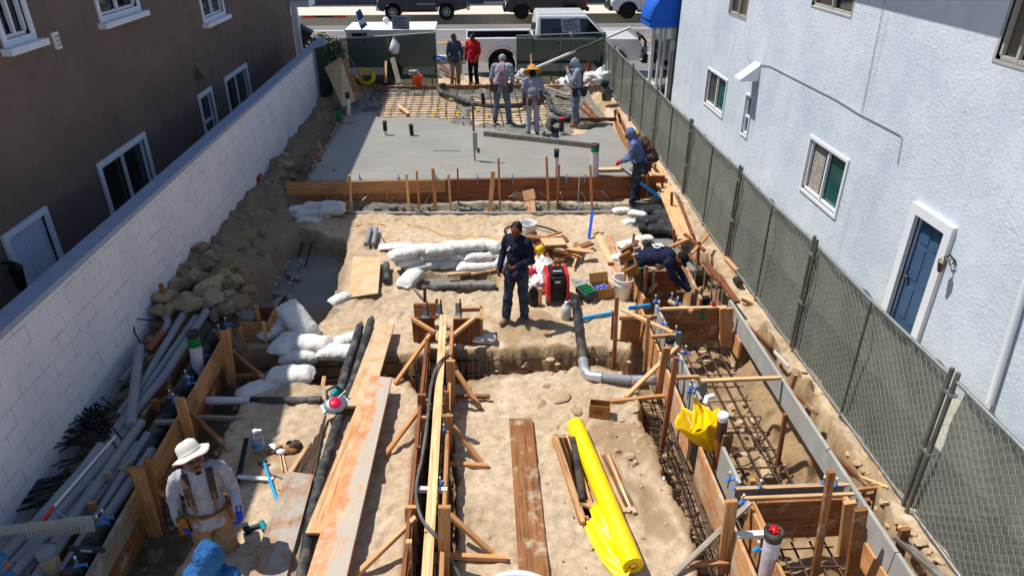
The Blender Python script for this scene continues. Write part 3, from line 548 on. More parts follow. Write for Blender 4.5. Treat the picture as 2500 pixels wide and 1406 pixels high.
for a,c in zip(fp,fp[1:]):
    y=(a+c)/2; m=MB(); m.tube([(FX,y,fz(y)),(FX-.02,y,1.76)],.017,6); m.build('post','post_grey',fr)
    m=MB(); m.tube([(FX-.0,a+.05,1.77),(FX-.02,(a+c)/2,1.765),(FX,c-.05,1.77)],.02,6); m.build('top_rail','galv',fr)
    m=MB(); m.tube([(FX,a+.05,fz(a)+.06),(FX,c-.05,fz(c)+.06)],.02,6); m.build('bottom_rail','galv',fr)
def sagx(y,z):
    return .012*math.sin(y*2.1+z)*1.0
for a,c in zip(fp,fp[1:]):
    V,F=links(a+.08,c-.08,fz((a+c)/2)+.08,1.76,FX-.01,sagx); rawmesh('wire_mesh',V,F,'wire',fr,fr.location)
    def cl(u,v,a=a,c=c):
        ya=a+(.03+.1*v if abs(a-4.99)<.01 else -.03); yc_=c-(.03+.1*v if abs(c-4.99)<.01 else -.03); y=ya+u*(yc_-ya); z=fz(y)+.05+v*(1.70-fz(y)); b_=math.sin(math.pi*v)*math.sin(math.pi*u)**.5
        top=.035*abs(math.sin(u*19+a))*(v>.97)
        return Vector((FX+.05+.05*b_+.02*math.sin(y*9+2.2*math.sin(v*5))*(.4+v*.6)+.012*float(vn(y*9,z*3,5)),y,z-top+.02*math.sin(u*25)*(v<.03)))
    MB().grid(60,22,cl).build('screen','screen_olive',fr)
E_=None
# front fence
FY=24.0
def front(name,label,p0,p1,zt0,zt1,posts,zb=.28):
    """panel standing between two ground points"""
    p0=Vector(p0);p1=Vector(p1); t=thing(name,label,'fence panel',(p0+p1)/2); d=(p1-p0)
    for k in posts: q=p0+d*k; m=MB(); zt=zt0+(zt1-zt0)*k; m.tube([(q.x,q.y,zb-.1),(q.x,q.y,zt+.02)],.024 if k in(0,1) else .016,6); m.build('post','galv',t)
    m=MB(); m.tube([(p0.x,p0.y,zt0),(p1.x,p1.y,zt1)],.02,6); m.build('top_rail','galv',t); m=MB(); m.tube([(p0.x,p0.y,zb+.05),(p1.x,p1.y,zb+.05)],.02,6); m.build('bottom_rail','galv',t)
    nrm=Vector((-d.y,d.x,0)).normalized()
    def cl(u,v): q=p0+d*u; zt=zt0+(zt1-zt0)*u; return Vector((q.x,q.y,zb+.03+v*(zt-zb-.05)))-nrm*(.03+.03*math.sin(u*17+v*3)*v+.05*math.sin(math.pi*v)*math.sin(u*6)**2)
    MB().grid(50,14,cl).build('screen','screen_green',t)
    L=d.length; V=[];F=[]
    V0,F0=links(0,L,zb+.06,min(zt0,zt1),0,None,.09,.003)
    V=[tuple(p0+d.normalized()*y+nrm*(x+.03))[:2]+(z,) for x,y,z in V0]; rawmesh('wire_mesh',V,F0,'galv',t,t.location); return t
A=GY(828,96,24.0); B=GY(1062,80,24.0); C_=GY(1262,88,24.0); D=GY(1484,80,24.0)
front('fence_panel','green screened fence panel in front of the white trailer',(A.x,24,0),(B.x,24,0),A.z,B.z,(0,.5,1))
front('fence_panel','green screened fence panel in front of the white pickup cab',(C_.x,24,0),(FX,24,0),C_.z,D.z,(0,.5,1))
front('fence_panel','short angled green fence panel between the block wall end and the front fence',(-4.72,21.6,0),(A.x-.05,23.9,0),1.95,A.z,(0,.45,1),.3)
m=MB(); m.tube([GY(828,98,23.95),GY(888,198,23.4)],.016,6); tag(m.build('brace_wire','galv'),'thin slanted stay running down from the corner of the front fence','stay')
# ------------------------------------------------------------------ across the street
ORD=['first','second','third','fourth','fifth','sixth','seventh','eighth','ninth','tenth','eleventh','twelfth','thirteenth','fourteenth','fifteenth','sixteenth','seventeenth','eighteenth','nineteenth','twentieth']
BY=K+5.0
def farb(name,label,px0,px1,m,h=6):
    x0=GY(px0,20,BY).x; x1=GY(px1,20,BY).x; t=thing(name,label,'building',((x0+x1)/2,BY,ST)); b=MB(); b.box(((x0+x1)/2,BY+4,ST+h/2-.5),(x1-x0-.01,8,h+1)); w=b.build('wall',m,t); b=MB(); b.box(((x0+x1)/2,BY-.02,ST+.3),(x1-x0-.03,.05,.5)); child(b,'plinth','stucco_grey',w); return t
farb('shop_building','dark grey painted building across the street behind the navy pickup',600,1176,'stucco_grey')
t=farb('shop_building','dark building with a golden double door across the street',1178,1232,'gen_black'); x0,x1=GY(1182,10,BY).x,GY(1228,10,BY).x
d=MB(); d.box(((x0+x1)/2,BY-.06,ST+1.32),(x1-x0,.06,2.2)); dd=d.build('door','door_gold',t); d=MB(); d.box(((x0+x1)/2,BY-.12,ST+.06),(x1-x0+.1,.3,.14)); child(d,'door_step','pavement',dd); d=MB(); d.box(((x0+x1)/2,BY-.1,ST+.75),((x1-x0)*.5,.02,.14)); child(d,'kick_plate','brass',dd)
farb('shop_building','sage green rendered building across the street behind the cars',1234,1700,'stucco_green')
# ------------------------------------------------------------------ vehicles (x forward, origin on the ground in the middle)
def arch(cx,r,z0,n=9): return [(cx-r*math.cos(math.pi*k/(n-1)),z0+r*math.sin(math.pi*k/(n-1))*.98) for k in range(n)]
def wheel(t,x,y,r,side,rim,sp=6):
    m=MB(); w=.25*r/.38; pr=[(r*.62,-w/2),(r*.9,-w/2),(r,-w*.36),(r,w*.36),(r*.9,w/2),(r*.62,w/2),(r*.62,-w/2)]; m.lathe((x,y,r),pr,24,ax=(0,1,0)); wo_=m.build('wheel','tyre',t,local=True)
    m=MB(); yo=y+side*w*.32; m.lathe((x,y,r),[(r*.62,-w*.4),(r*.6,0),(r*.62,w*.4)],20,ax=(0,1,0)); m.lathe((x,yo,r),[(.001,-.01*side),(r*.14,-.01*side),(r*.14,.02*side),(.001,.03*side)],10,ax=(0,1,0))
    for k in range(sp): a=2*math.pi*k/sp; m.beam((x+r*.1*math.cos(a),yo,r+r*.1*math.sin(a)),(x+r*.61*math.cos(a),yo-side*.015,r+r*.61*math.sin(a)),r*.17,.03,(0,1,0))
    for s_ in(0,): m.lathe((x,yo,r),[(r*.54,.0),(r*.62,.02),(r*.64,-.01)],20,ax=(0,side,0))
    o=bpy.data.objects.new('rim',m.mesh('rim')); COL.objects.link(o); o.data.materials.append(M[rim]); o.parent=wo_
    m=MB(); m.lathe((x,y,r),[(.001,0),(r*.6,0)],16,ax=(0,1,0)); o=bpy.data.objects.new('brake_disc',m.mesh('d')); COL.objects.link(o); o.data.materials.append(M['black_iron']); o.parent=wo_
def quadpane(t,name,P,m,out,th=.012): 
    n=(Vector(P[1])-Vector(P[0])).cross(Vector(P[2])-Vector(P[0])).normalized(); 
    if n.dot(Vector(out))<0: n=-n
    b=MB(); b.prism(P,n*(-.01),n*th); return b.build(name,m,t,local=True)
def vehicle(name,label,loc,rz,L,Wd,H,wb,fo,r,pnt,rim,kind,sill,belt,cabx,roofx,hood,group=None,bedx=None):
    t=thing(name,label,{'pickup':'pickup truck','suv':'car'}[kind],loc,group,rz); fx=L/2; wx=(fx-fo,fx-fo-wb); hw=Wd/2
    bot=[(-L/2+.05,sill+.12)]+[p for p in arch(wx[1],r*1.24,sill)]+[p for p in arch(wx[0],r*1.24,sill)]+[(fx-.12,sill+.02),(fx,sill+.22)]
    top=[(fx-.02,hood-.2),(fx-.18,hood-.04),(cabx[1],belt)]
    top+=[(cabx[0],belt),(-L/2+.03,belt+(.02 if kind=='suv' else .04)),(-L/2,sill+.4)]
    pr=[Vector((x,0,z)) for x,z in bot+top]
    b=MB()
    if kind=='pickup':   # bed is open: cut the middle of the body out behind the cab
        zb=sill+.32; bx=cabx[0]-.03
        fr_=[Vector((x,0,z)) for x,z in [(bx,sill)]+[p for p in bot if p[0]>bx]+[(fx-.02,hood-.2),(fx-.18,hood-.04),(cabx[1],belt),(bx,belt)]]
        b.prism(fr_,(0,-hw,0),(0,hw,0))
        rr=[Vector((x,0,z)) for x,z in [p for p in bot if p[0]<bx]+[(bx-.03,sill),(bx-.03,belt+.04),(-L/2+.03,belt+.04),(-L/2,sill+.4)]]
        for s_ in (-1,1): b.prism(rr,(0,s_*hw-(.16 if s_>0 else 0),0),(0,s_*hw+(.16 if s_<0 else 0),0))
        b.box((-L/2+.05,0,(belt+sill)/2+.15),(.07,Wd-.34,belt-sill-.25))
        body=b.build('body',pnt,t,local=True,bevel=.045)
        q=MB(); q.box(((bx-L/2)/2,0,zb),(bx+L/2-.1,Wd-.33,.04)); q.box((bx-.06,0,(zb+belt)/2),(.04,Wd-.33,belt-zb)); 
        for s_ in (-1,1): q.box(((bx-L/2)/2,s_*(hw-.185),(zb+belt)/2+.0),(bx+L/2-.2,.05,belt-zb-.02)); q.ell((wx[1],s_*(hw-.3),zb),(r*1.1,.2,.3))
        q.build('bed_liner','gen_black',t,local=True)
    else: b.prism(pr,(0,-hw,0),(0,hw,0)); body=b.build('body',pnt,t,local=True,bevel=.07)
    for s_ in (-1,1):
        for x in wx: wheel(t,x,s_*(hw-.13),r,s_,rim)
        for x in wx:  # flared arch lip
            m=MB(); P=[Vector((x-r*1.27*math.cos(a_),s_*(hw+.012),sill+r*1.25*math.sin(a_)*.98)) for a_ in [math.pi*k/12 for k in range(13)]]; m.tube(P,.035,6); m.build('wheel_arch',pnt if kind=='pickup' else 'gen_black',t,local=True)
            m=MB(); m.lathe((x,s_*(hw-.2),r),[(.001,-.1),(r*1.15,-.1),(r*1.15,.1)],18,ax=(0,1,0)); m.build('wheel_well','black_iron',t,local=True)
    # greenhouse
    c0,c1=cabx; r0,r1=roofx; hb=hw-.04; hr=hw-.24; zb=belt-.02; V=[(c0,-hb,zb),(c1,-hb,zb),(c1,hb,zb),(c0,hb,zb),(r0,-hr,H-.05),(r1,-hr,H-.05),(r1,hr,H-.05),(r0,hr,H-.05)]
    b=MB(); b.add(V,[(3,2,1,0),(0,1,5,4),(1,2,6,5),(2,3,7,6),(3,0,4,7),(4,5,6,7)]); 
    cabo=b.build('cab',pnt,t,local=True,bevel=.06)
    b=MB(); b.box(((r0+r1)/2,0,H-.03),(r1-r0-.05,2*hr-.1,.05)); b.build('roof',pnt,t,local=True,bevel=.024)
    def lerp(a,b_,u): return Vector(a)*(1-u)+Vector(b_)*u
    for s_ in (-1,1):
        A0=Vector((c0,s_*hb,zb));A1=Vector((c1,s_*hb,zb));B0=Vector((r0,s_*hr,H-.05));B1=Vector((r1,s_*hr,H-.05))
        for u0,u1 in ((.07,.49),(.54,.97)) if kind=='pickup' else ((.05,.3),(.34,.62),(.66,.97)):
            v0,v1=.1,.84; P=[lerp(lerp(A0,A1,u0),lerp(B0,B1,u0),v0),lerp(lerp(A0,A1,u1),lerp(B0,B1,u1),v0),lerp(lerp(A0,A1,u1*.985),lerp(B0,B1,u1*.985),v1),lerp(lerp(A0,A1,u0),lerp(B0,B1,u0),v1)]
            quadpane(t,'side_window',P,'glass_car',(0,s_,0))
        for k,x in enumerate(((c0+c1)/2-.15,c1-.5)):
            m=MB(); m.box((x-.3,s_*(hw+.015),belt-.16),(.2,.03,.035)); m.build('door_handle','chrome' if pnt=='paint_white' else pnt,t,local=True)
            m=MB(); m.box((x+.12,s_*(hw+.001),(belt+sill)/2),(.012,.008,belt-sill-.06)); m.build('door_gap','black_iron',t,local=True)
        m=MB(); m.ell((c1-.42,s_*(hw+.14),belt+.14),(.07,.12,.11),n=10,m=6); m.box((c1-.42,s_*(hw+.02),belt+.06),(.05,.14,.04)); m.build('mirror','black_iron' if kind=='pickup' else pnt,t,local=True)
        m=MB(); m.box((fx-.1,s_*(hw-.24),hood-.28),(.2,.4,.2)); m.build('headlight','white_plastic',t,local=True,bevel=.03)
        m=MB(); m.box((-L/2+.03,s_*(hw-.1),belt-.25),(.07,.17,.34)); m.build('tail_light','red_paint',t,local=True,bevel=.01)
        m=MB(); m.box(((wx[0]+wx[1])/2,s_*(hw+.0),sill+.0),(wb-2.6*r,.09,.07)); m.build('running_board','black_iron',t,local=True)
    q=[(c1,-hb*.9,zb+.04),(c1,hb*.9,zb+.04),(r1,hr*.92,H-.09),(r1,-hr*.92,H-.09)]; dx=.035
    quadpane(t,'windscreen',[Vector(p)+Vector((dx*.2,0,0)) for p in q],'glass_car',(1,0,.5)); q=[(c0,-hb*.85,zb+.1),(c0,hb*.85,zb+.1),(r0,hr*.88,H-.15),(r0,-hr*.88,H-.15)]; quadpane(t,'rear_window',q,'glass_car',(-1,0,.2))
    m=MB(); m.box((fx-.0,0,sill+.16),(.2,Wd-.02,.26)); m.build('bumper','chrome' if kind=='pickup' else 'gen_black',t,local=True,bevel=.05); m=MB(); m.box((fx-.04,0,hood-.36),(.1,Wd*.62,.3)); m.build('grille','black_iron',t,local=True,bevel=.03); m=MB(); m.box((-L/2-.05,0,sill+.14),(.2,Wd-.04,.2)); m.build('rear_bumper','chrome' if kind=='pickup' else 'gen_black',t,local=True,bevel=.04)
    return t
x0,x1=GY(1137,130,25.2).x,GY(1566,120,25.2).x; Lp=x1-x0
wp=vehicle('pickup_truck','big white crew cab pickup parked at the kerb behind the fence, tailgate to the left',((x0+x1)/2,26.15,ST),0,Lp,2.0,2.14,3.95,.98,.42,'paint_white','alloy_dark','pickup',.55,1.34,(2.42-Lp/2,5.0-Lp/2),(2.5-Lp/2,4.2-Lp/2),1.36)
m=MB(); hx=Lp/2+.12
for s_ in(-1,1): m.tube([(hx-.1,s_*.5,.5),(hx+.12,s_*.5,.6),(hx+.12,s_*.48,1.15),(hx-.02,s_*.42,1.3)],.05,8); m.beam((hx,s_*.95,.5),(hx+.1,s_*.5,.95),.2,.06)
m.tube([(hx-.02,-.42,1.3),(hx-.02,.42,1.3)],.05,8); m.box((hx+.06,0,.62),(.16,1.9,.3)); m.build('bull_bar','gen_black',wp,local=True)
YV=G(1000,49,ST).y
def far(px0,px1,y=YV): return GY(px0,30,y).x,GY(px1,30,y).x
a,c=far(922,1141); L=c-a; v=vehicle('pickup_truck','dark navy pickup parked across the street facing left',((a+c)/2,YV+.92,ST),math.pi,L,1.8,1.75,L*.6,L*.165,.37,'paint_navy','alloy','pickup',.42,1.1,(-.15*L,.28*L),(-.12*L,.14*L),1.12)
m=MB(); [m.box((k,s_*.905,.78),(1.0,.02,.05)) for s_ in(-1,1) for k in(-.2,)]; m.build('side_trim','alloy',v,local=True)
a,c=far(1234,1432); L=c-a; vehicle('parked_car','black compact SUV parked across the street facing left behind the white pickup',((a+c)/2,YV+.9,ST),math.pi,L,1.8,1.6,L*.6,L*.2,.36,'paint_black','alloy_dark','suv',.32,1.0,(-.46*L,.24*L),(-.38*L,.08*L),1.0)
a=far(1492,1500)[0]; L=4.7; vehicle('parked_car','white SUV with black spoked wheels across the street, partly behind the blue awning',(a+L/2,YV+.9,ST),math.pi,L,1.85,1.7,L*.6,L*.2,.39,'paint_silver','alloy_dark','suv',.34,1.08,(-.46*L,.24*L),(-.38*L,.08*L),1.06)
# ------------------------------------------------------------------ trailer and things at the street fence
a=GY(843,78,25.0); c=GY(1060,75,25.0); zt=(a.z+c.z)/2; w=c.x-a.x; yc=25.95
t=thing('box_trailer','low white box trailer standing behind the left street fence panel','trailer',((a.x+c.x)/2,yc,ST)); b=MB(); b.box(((a.x+c.x)/2,yc,(zt+ST+.45)/2),(w,1.8,zt-ST-.45)); b.build('body','paint_white',t,bevel=.03)
b=MB(); b.box(((a.x+c.x)/2,yc,zt+.01),(w+.06,1.88,.05)); b.build('roof','white_paint',t)
for px,yy in ((945,26.2),):
    q=GY(px,62,yy); m=MB(); m.tube([(q.x,yy,zt),(q.x,yy,zt+.1)],.03); m.lathe((q.x-.03,yy,zt+.18),[(.001,-.02),(.12,-.01),(.12,.01),(.001,.02)],14,ax=(.5,-1,.3)); m.build('round_mirror','white_plastic',t)
m=MB(); m.box((a.x+.45,25.05,zt-.12),(.5,.03,.1)); m.build('side_vent','gen_black',t)
for s_ in (-1,1):
    m=MB(); m.lathe(((a.x+c.x)/2,yc+s_*.82,ST+.33),[(.001,-.1),(.2,-.1),(.33,-.08),(.33,.08),(.2,.1),(.001,.1)],20,ax=(0,1,0)); m.build('wheel','tyre',t)
m=MB(); m.beam((c.x,yc-.4,ST+.5),(c.x+1.0,yc,ST+.42),.09,.09); m.beam((c.x,yc+.4,ST+.5),(c.x+1.0,yc,ST+.42),.09,.09); m.tube([(c.x+.85,yc,ST+.05),(c.x+.85,yc,ST+.8)],.035); m.build('tow_bar','galv',t)
for i,(p,q,lb) in enumerate((((1066,150),(1110,185),'brown plank lying on the trailer tow bar'),((1072,168),(1128,200),'pale plank leaning on the ground beside the trailer tow bar'),((1062,172),(1096,200),'short grey plank at the corner of the white trailer'))):
    P=GY(*p,24.9);Q=GY(*q,24.5); tag(MB().beam(P,Q,.12,.04).build('plank',('wood_brown','wood_pale','wood_grey')[i]),lb,'plank')
m=MB(); P=GY(1080,143,25.0); 
for k in range(5): m.ell((P.x+random.uniform(-.2,.2),25.+random.uniform(-.1,.1),P.z+random.uniform(-.05,.05)),(.16,.1,.06),n=9,m=6,jit=.15)
tag(m.build('tarp','blue_plastic'),'crumpled blue tarp heaped on the tow bar behind the two men','tarp')
def sign(label,px,py,w,tilt,yy=23.93):
    TL,TR,BR,BL=[GY(x,y,yy) for x,y in px]; t=thing('company_sign',label,'sign',(TL+BR)/2); b=MB(); b.prism([TL,TR,BR,BL],(0,.012,0),(0,-.012,0)); b.build('board','sign_grey',t)
    ex=(TR-TL); ey=(BL-TL); ex_=ex.normalized(); n_=Vector((0,-1,0)); up=-(ey.normalized())
    def bar(u0,u1,v,h): 
        c_=TL+ex*((u0+u1)/2)+ey*v+Vector((0,-.016,0)); return MB().frame(c_,ex*((u1-u0)/2),Vector((0,.002,0)),up*h)
    for (u,k) in ((.27,0),(.5,1),(.72,2)):   # the letters C C C, drawn as open rings
        m=MB(); R_=ey.length*.15; c_=TL+ex*u+ey*.34+Vector((0,-.016,0)); P=[c_+ex_*(R_*1.1*math.cos(a))+up*(R_*math.sin(a)) for a in [math.radians(45+270*i/16) for i in range(17)]]; m.tube(P,.014,5); m.build('letter','sign_ink',t)
    for k,(u0,u1,v,h) in enumerate(((.1,.62,.1,.009),(.66,.88,.1,.009),(.08,.5,.62,.006),(.53,.9,.62,.006),(.1,.45,.7,.006),(.48,.9,.7,.006),(.24,.5,.85,.014),(.54,.86,.85,.014))): bar(u0,u1,v,h).build('text_line','sign_ink',t)
    return t
sign('grey sign board reading CCC above the left street fence, beside the blue and white flag',[(956,39),(999,41),(1000,73),(958,72)],0,0,0)
sign('grey sign board reading CCC tilted in front of the white pickup cab',[(1369,48),(1414,43),(1418,78),(1372,80)],0,0,0)
P=[GY(x,y,24.1) for x,y in ((868,32),(879,22),(897,62),(882,74))]; t=thing('flag','blue and white banner leaning above the left street fence','flag',P[2]); 
def lf(u,v): return (P[0]*(1-u)+P[3]*u)*(1-v)+(P[1]*(1-u)+P[2]*u)*v+Vector((0,.05*math.sin(u*7),0))
for k,(u0,u1,mm) in enumerate(((0,.5,'flag_blue'),(.5,.78,'white_paint'),(.78,1,'flag_blue'))): MB().grid(6,3,lambda u,v:lf(u0+(u1-u0)*u,v)).build('cloth',mm,t,solid=.006)
m=MB(); m.tube([P[3]+Vector((.1,0,-.5)),P[0]+Vector((.05,.02,0))],.012); m.build('pole','galv',t)
q=GY(958,84,23.95); m=MB(); m.lathe((q.x+.04,23.9,q.z-.62),[(.02,0),(.13,.03),(.17,.14),(.16,.28),(.09,.42),(.04,.52),(.05,.62)],14); 
m.v=[(x+.02*math.sin(z*30+x*40),y+.015*math.sin(z*25),z) for x,y,z in m.v]; tag(m.build('plastic_bag','thin_white'),'tied white plastic bag hanging on the left street fence','bag')
q=GY(1437,190,24.35); m=MB(); m.lathe((q.x,24.35,.28),[(.001,.02),(.2,.02),(.2,.06),(.12,.08),(.05,.7),(.04,.72),(.001,.72)],16); tag(m.build('traffic_cone','cone'),'tall orange traffic cone seen through the right street fence','traffic cone')
# iron fence and shrubs by the brown house
t=thing('iron_fence','black iron picket fence in front of green shrubs at the brown house corner','fence',(-5.4,25.9,ST))
P0,P1=GY(748,90,25.9),GY(822,82,25.9); x=P0.x
while x<P1.x: m=MB(); m.tube([(x,25.9,ST),(x,25.9,P0.z)],.014,5); m.build('picket','black_iron',t); x+=.13
for z in (ST+.12,P0.z-.08): m=MB(); m.beam((P0.x,25.9,z),(P1.x,25.9,z),.03,.03); m.build('rail','black_iron',t)
def shrub(label,c,r,n=260,m1='leaf'):
    t=thing('shrub',label,'shrub',c); f=MB(); s_=MB(); c=Vector(c)
    for k in range(n):
        d=Vector((random.gauss(0,1),random.gauss(0,1),random.gauss(0,1))).normalized()*random.uniform(.45,1)**.6; p=c+Vector((d.x*r[0],d.y*r[1],d.z*r[2]+r[2])); ax=Vector((random.gauss(0,1),random.gauss(0,1),random.gauss(0,.6))).normalized(); b_=ax.orthogonal().normalized(); q=.07
        f.add([p-ax*q,p+b_*q*.45,p+ax*q,p-b_*q*.45],[(0,1,2,3)])
    for k in range(5): s_.tube([c,c+Vector((random.uniform(-1,1)*r[0]*.6,random.uniform(-1,1)*r[1]*.6,r[2]*1.6))],.012,4)
    f.build('foliage',m1,t); s_.build('stem','wood_brown',t)
for i,(px,lab,mm) in enumerate(((756,'darker green shrub behind the iron fence, nearest the brown house','leaf_dark'),(790,'yellow green shrub in the middle behind the iron fence','leaf'),(812,'small light green shrub behind the end of the iron fence','leaf'))):
    q=GY(px,95,26.4); shrub(lab,(q.x,26.4,ST+.2),(.4,.35,.62 if i<2 else .5),340,mm)
# ------------------------------------------------------------------ formwork of the slab
def one(mb,name,m,label,cat,group=None,**k): return tag(mb.build(name,m,**k),label,cat,group)
def board(p,q,w,h,m,label,group=None,name='form_board',cat='form board',up=(0,0,1)): return one(MB().beam(p,q,w,h,up),name,m,label,cat,group)
def stake(xt,yt,xb,yb,zb,w,t,m,label,group,point=False,name='stake',cat='stake',face=0.):
    """upright timber: foot seen at (xb,yb) at height zb, head seen at (xt,yt)"""
    P=G(xb,yb,zb); Q=GY(xt,yt,P.y+random.uniform(-.02,.02)); P.z-=.04; a=Vector((math.cos(face),math.sin(face),0)); d=(Q-P).normalized(); s_=(a-d*a.dot(d)).normalized(); u=s_.cross(d); b=MB(); b.frame((P+Q)/2,d*((Q-P).length/2),s_*(w/2),u*(t/2)); return one(b,name,m,label,cat,group)
FB=14.14
def fboard(px0,px1,z0,z1,m,label,dy=0.):
    x0=GY(px0,445,FB).x; x1=GY(px1,445,FB).x; return one(MB().box(((x0+x1)/2,FB+dy,(z0+z1)/2),(x1-x0-.004,.038,z1-z0-.004)),'form_board',m,label,'form board','boards of the slab front form')
fboard(697,1087,.215,.5,'wood_fir','upper front form board at the shaded left end of the slab'); fboard(1087,1249,.215,.5,'wood_red','short reddish upper form board in the middle of the slab front',-.003); fboard(1249,1622,.215,.5,'wood_red','upper form board at the right end of the slab front, behind the hooded man')
fboard(726,1000,-.1,.212,'wood_brown','lower front form board at the left end of the slab, stained dark'); fboard(1000,1250,-.1,.212,'wood_red','lower front form board under the short reddish one'); fboard(1312,1622,-.1,.212,'wood_red','lower form board at the right end of the slab front'); fboard(1251,1311,-.12,.20,'wood_dusty','recessed grey piece of form board behind the two leaning planks',.02)
for i,(xt,yt,xb,yb,w,m) in enumerate([(705,443,697,490,.05,'wood_fir'),(815,412,821,472,.05,'wood_fir'),(853,428,858,516,.055,'wood_pale'),(992,424,1000,526,.05,'wood_pale'),(1017,417,1024,508,.04,'wood_fir'),(1057,411,1063,513,.07,'wood_fir'),(1095,425,1101,517,.05,'wood_pale'),(1117,412,1120,506,.035,'wood_brown'),(1204,418,1196,515,.09,'wood_pale'),(1217,386,1221,510,.045,'wood_fir'),(1334,382,1340,515,.05,'wood_fir'),(1365,402,1361,506,.045,'wood_brown'),(1441,402,1446,512,.045,'wood_fir'),(1531,428,1525,486,.05,'wood_fir'),(1583,425,1578,490,.05,'wood_fir'),(1415,430,1411,500,.02,'grey_form')]):
    stake(xt,yt,xb,yb,-.05,w,.04,m,f'wooden stake against the front form of the slab, {ORD[i]} from the left','stakes holding the slab front form')
for i,(a,c) in enumerate((((1275,464),(1308,488)),((1277,492),(1310,527)))):
    P=GY(a[0]+14,a[1],14.0-.12*i);Q=GY(c[0]-14,c[1],13.9-.35*i); board(P,Q,.25,.04,'wood_dusty',('short concrete-splashed plank leaning on the slab form','short plank standing just below the splashed one')[i],'planks leaning on the slab form','plank','plank',(0,1,.3))
for i,(p,q) in enumerate((((884,490),(900,475)),((945,475),(948,498)),((1035,502),(1052,470)),((1368,470),(1376,490)),((1242,482),(1262,470)),((1318,470),(1340,485)),((1420,470),(1435,500)),((1470,467),(1488,487)))):
    P=GY(*p,14.02);Q=GY(*q,14.10); one(MB().tube([P,Q],.011,6),'form_tie','steel',f'thin pale rod on the slab form face, {ORD[i]} from the left','form tie','rods on the slab form face')
m=MB(); P=[G(x,y,.03) for x,y in ((800,505),(860,519),(960,520),(1100,520),(1250,520),(1400,518),(1530,516))]; m.tube(P,.028,8); one(m,'conduit','grey_form','long grey conduit lying on the ground in front of the slab form','conduit')
# slab side form with little white clips down the left edge
board((-3.63,14.2,.35),(-3.63,22.8,.35),.038,.3,'wood_brown','long side form board along the shaded left edge of the slab'); board((3.67,14.3,.36),(3.9,18.9,.36),.038,.26,'wood_fir','side form board along the right edge of the slab'); board((-3.6,22.86,.43),(1.9,22.86,.43),.05,.24,'wood_brown','long brown form board across the far end of the slab, left part'); board((1.9,22.83,.43),(3.4,22.83,.43),.05,.2,'wood_dusty','far form board of the slab right of the workers')
def proto_bolt(clip,label,cat='anchor bolt'):
    t=thing('anchor_bolt',label,cat,(0,0,0)); m=MB(); m.tube([(0,0,-.12),(0,0,.08)],.008,6); m.lathe((0,0,.03),[(.001,0),(.016,0),(.016,.012),(.001,.012)],6,smooth=False); m.build('bolt','steel',t,local=True); m=MB(); m.lathe((0,0,.08),[(.001,.035),(.013,.03),(.012,0),(.001,0)],8); m.build('cap','white_plastic',t,local=True)
    if clip: m=MB(); m.box((.02,0,-.01),(.12,.022,.012)); m.box((-.01,0,.0),(.03,.035,.03)); m.tube([(.06,0,-.02),(.08,.0,-.05)],.007,5); m.build('holder',clip,t,local=True)
    return t
used={}
def bolt(px,py,z,clip,label,group,rz=0,s=1.,Y=None):
    k=clip; P=G(px,py,z)
    if k not in used: used[k]=proto_bolt(clip,label); t=used[k]; t.location=P; t.rotation_euler=(0,0,rz); t.scale=(s*.8,)*3; t['label']=label; t['group']=group; return t
    return dup(used[k],P,(random.uniform(-.08,.08),random.uniform(-.08,.08),rz),label,group,s*.8)
for i,x in enumerate((878,973,1065,1166,1252,1383,1428)): bolt(x,434,.54,'blue_plastic',f'anchor bolt with blue holder on the slab front edge, {ORD[i]} from the left','blue anchor bolt holders on the slab front edge',math.pi/2,1.3)
for i,(x,y) in enumerate(((783,432),(757,437),(765,416),(771,405),(782,386),(797,366),(811,340),(815,332),(820,323),(825,313),(838,292),(846,277),(856,262),(865,247),(873,234),(880,222))): bolt(x,y,.54,None,'small white capped bolt along the shaded left edge of the slab','white capped bolts along the left edge of the slab',0,1.3)
def pipe(px0,px1,z,r,segs,label,name='riser_pipe',cat='pipe',group=None,Y=None):
    """standing pipe: foot px1 at height z, top px0; segs = list of (from,to,material)"""
    P=G(*px1,z); Q=GY(*px0,P.y) if Y is None else GY(*px0,Y); P.z-=.05; t=thing(name,label,cat,P,group)
    for i,(a,b,mm) in enumerate(segs):
        m=MB(); k=r*(1+.06*(i%2)); m.tube([P.lerp(Q,a),P.lerp(Q,b)],k,14)
        if i==len(segs)-1: m.lathe(P.lerp(Q,b),[(k*1.12,-.03),(k*1.12,.01),(k*.9,.012),(k*.5,.0)],12,ax=(Q-P))
        m.build('pipe_section' if i<len(segs)-1 else 'cap',mm,t)
    return t
pipe((939,297),(941,330),.5,.05,[(0,.4,'white_plastic'),(.4,1,'black_pipe')],'black capped pipe with white sleeve in the slab, left of the short one')
pipe((1003,305),(1006,331),.5,.05,[(0,.3,'wrap_pipe'),(.3,1,'black_pipe')],'short black capped pipe standing in the middle of the slab')
pipe((1359,366),(1358,431),.5,.05,[(0,.75,'tape_white'),(.75,1,'black_pipe')],'slim white wrapped pipe with black cap near the slab front')
pipe((1453,353),(1452,428),.5,.085,[(0,.8,'tape_white'),(.8,.93,'tape_green'),(.93,1,'black_pipe')],'thick white wrapped pipe with green band near the slab front')
pipe((1372,288),(1370,333),.45,.06,[(0,.35,'tape_white'),(.35,.95,'black_pipe'),(.95,1,'red_paint')],'black pipe with red cap beside the pump hose')
pipe((848,228),(852,287),.42,.06,[(0,.8,'white_pvc'),(.8,1,'black_pipe')],'white pipe with black top at the left edge of the slab, shaded')
pipe((824,262),(830,308),.35,.07,[(0,.3,'tape_white'),(.3,.9,'tape_green'),(.9,1,'black_pipe')],'green banded pipe leaning beside the left edge of the slab')
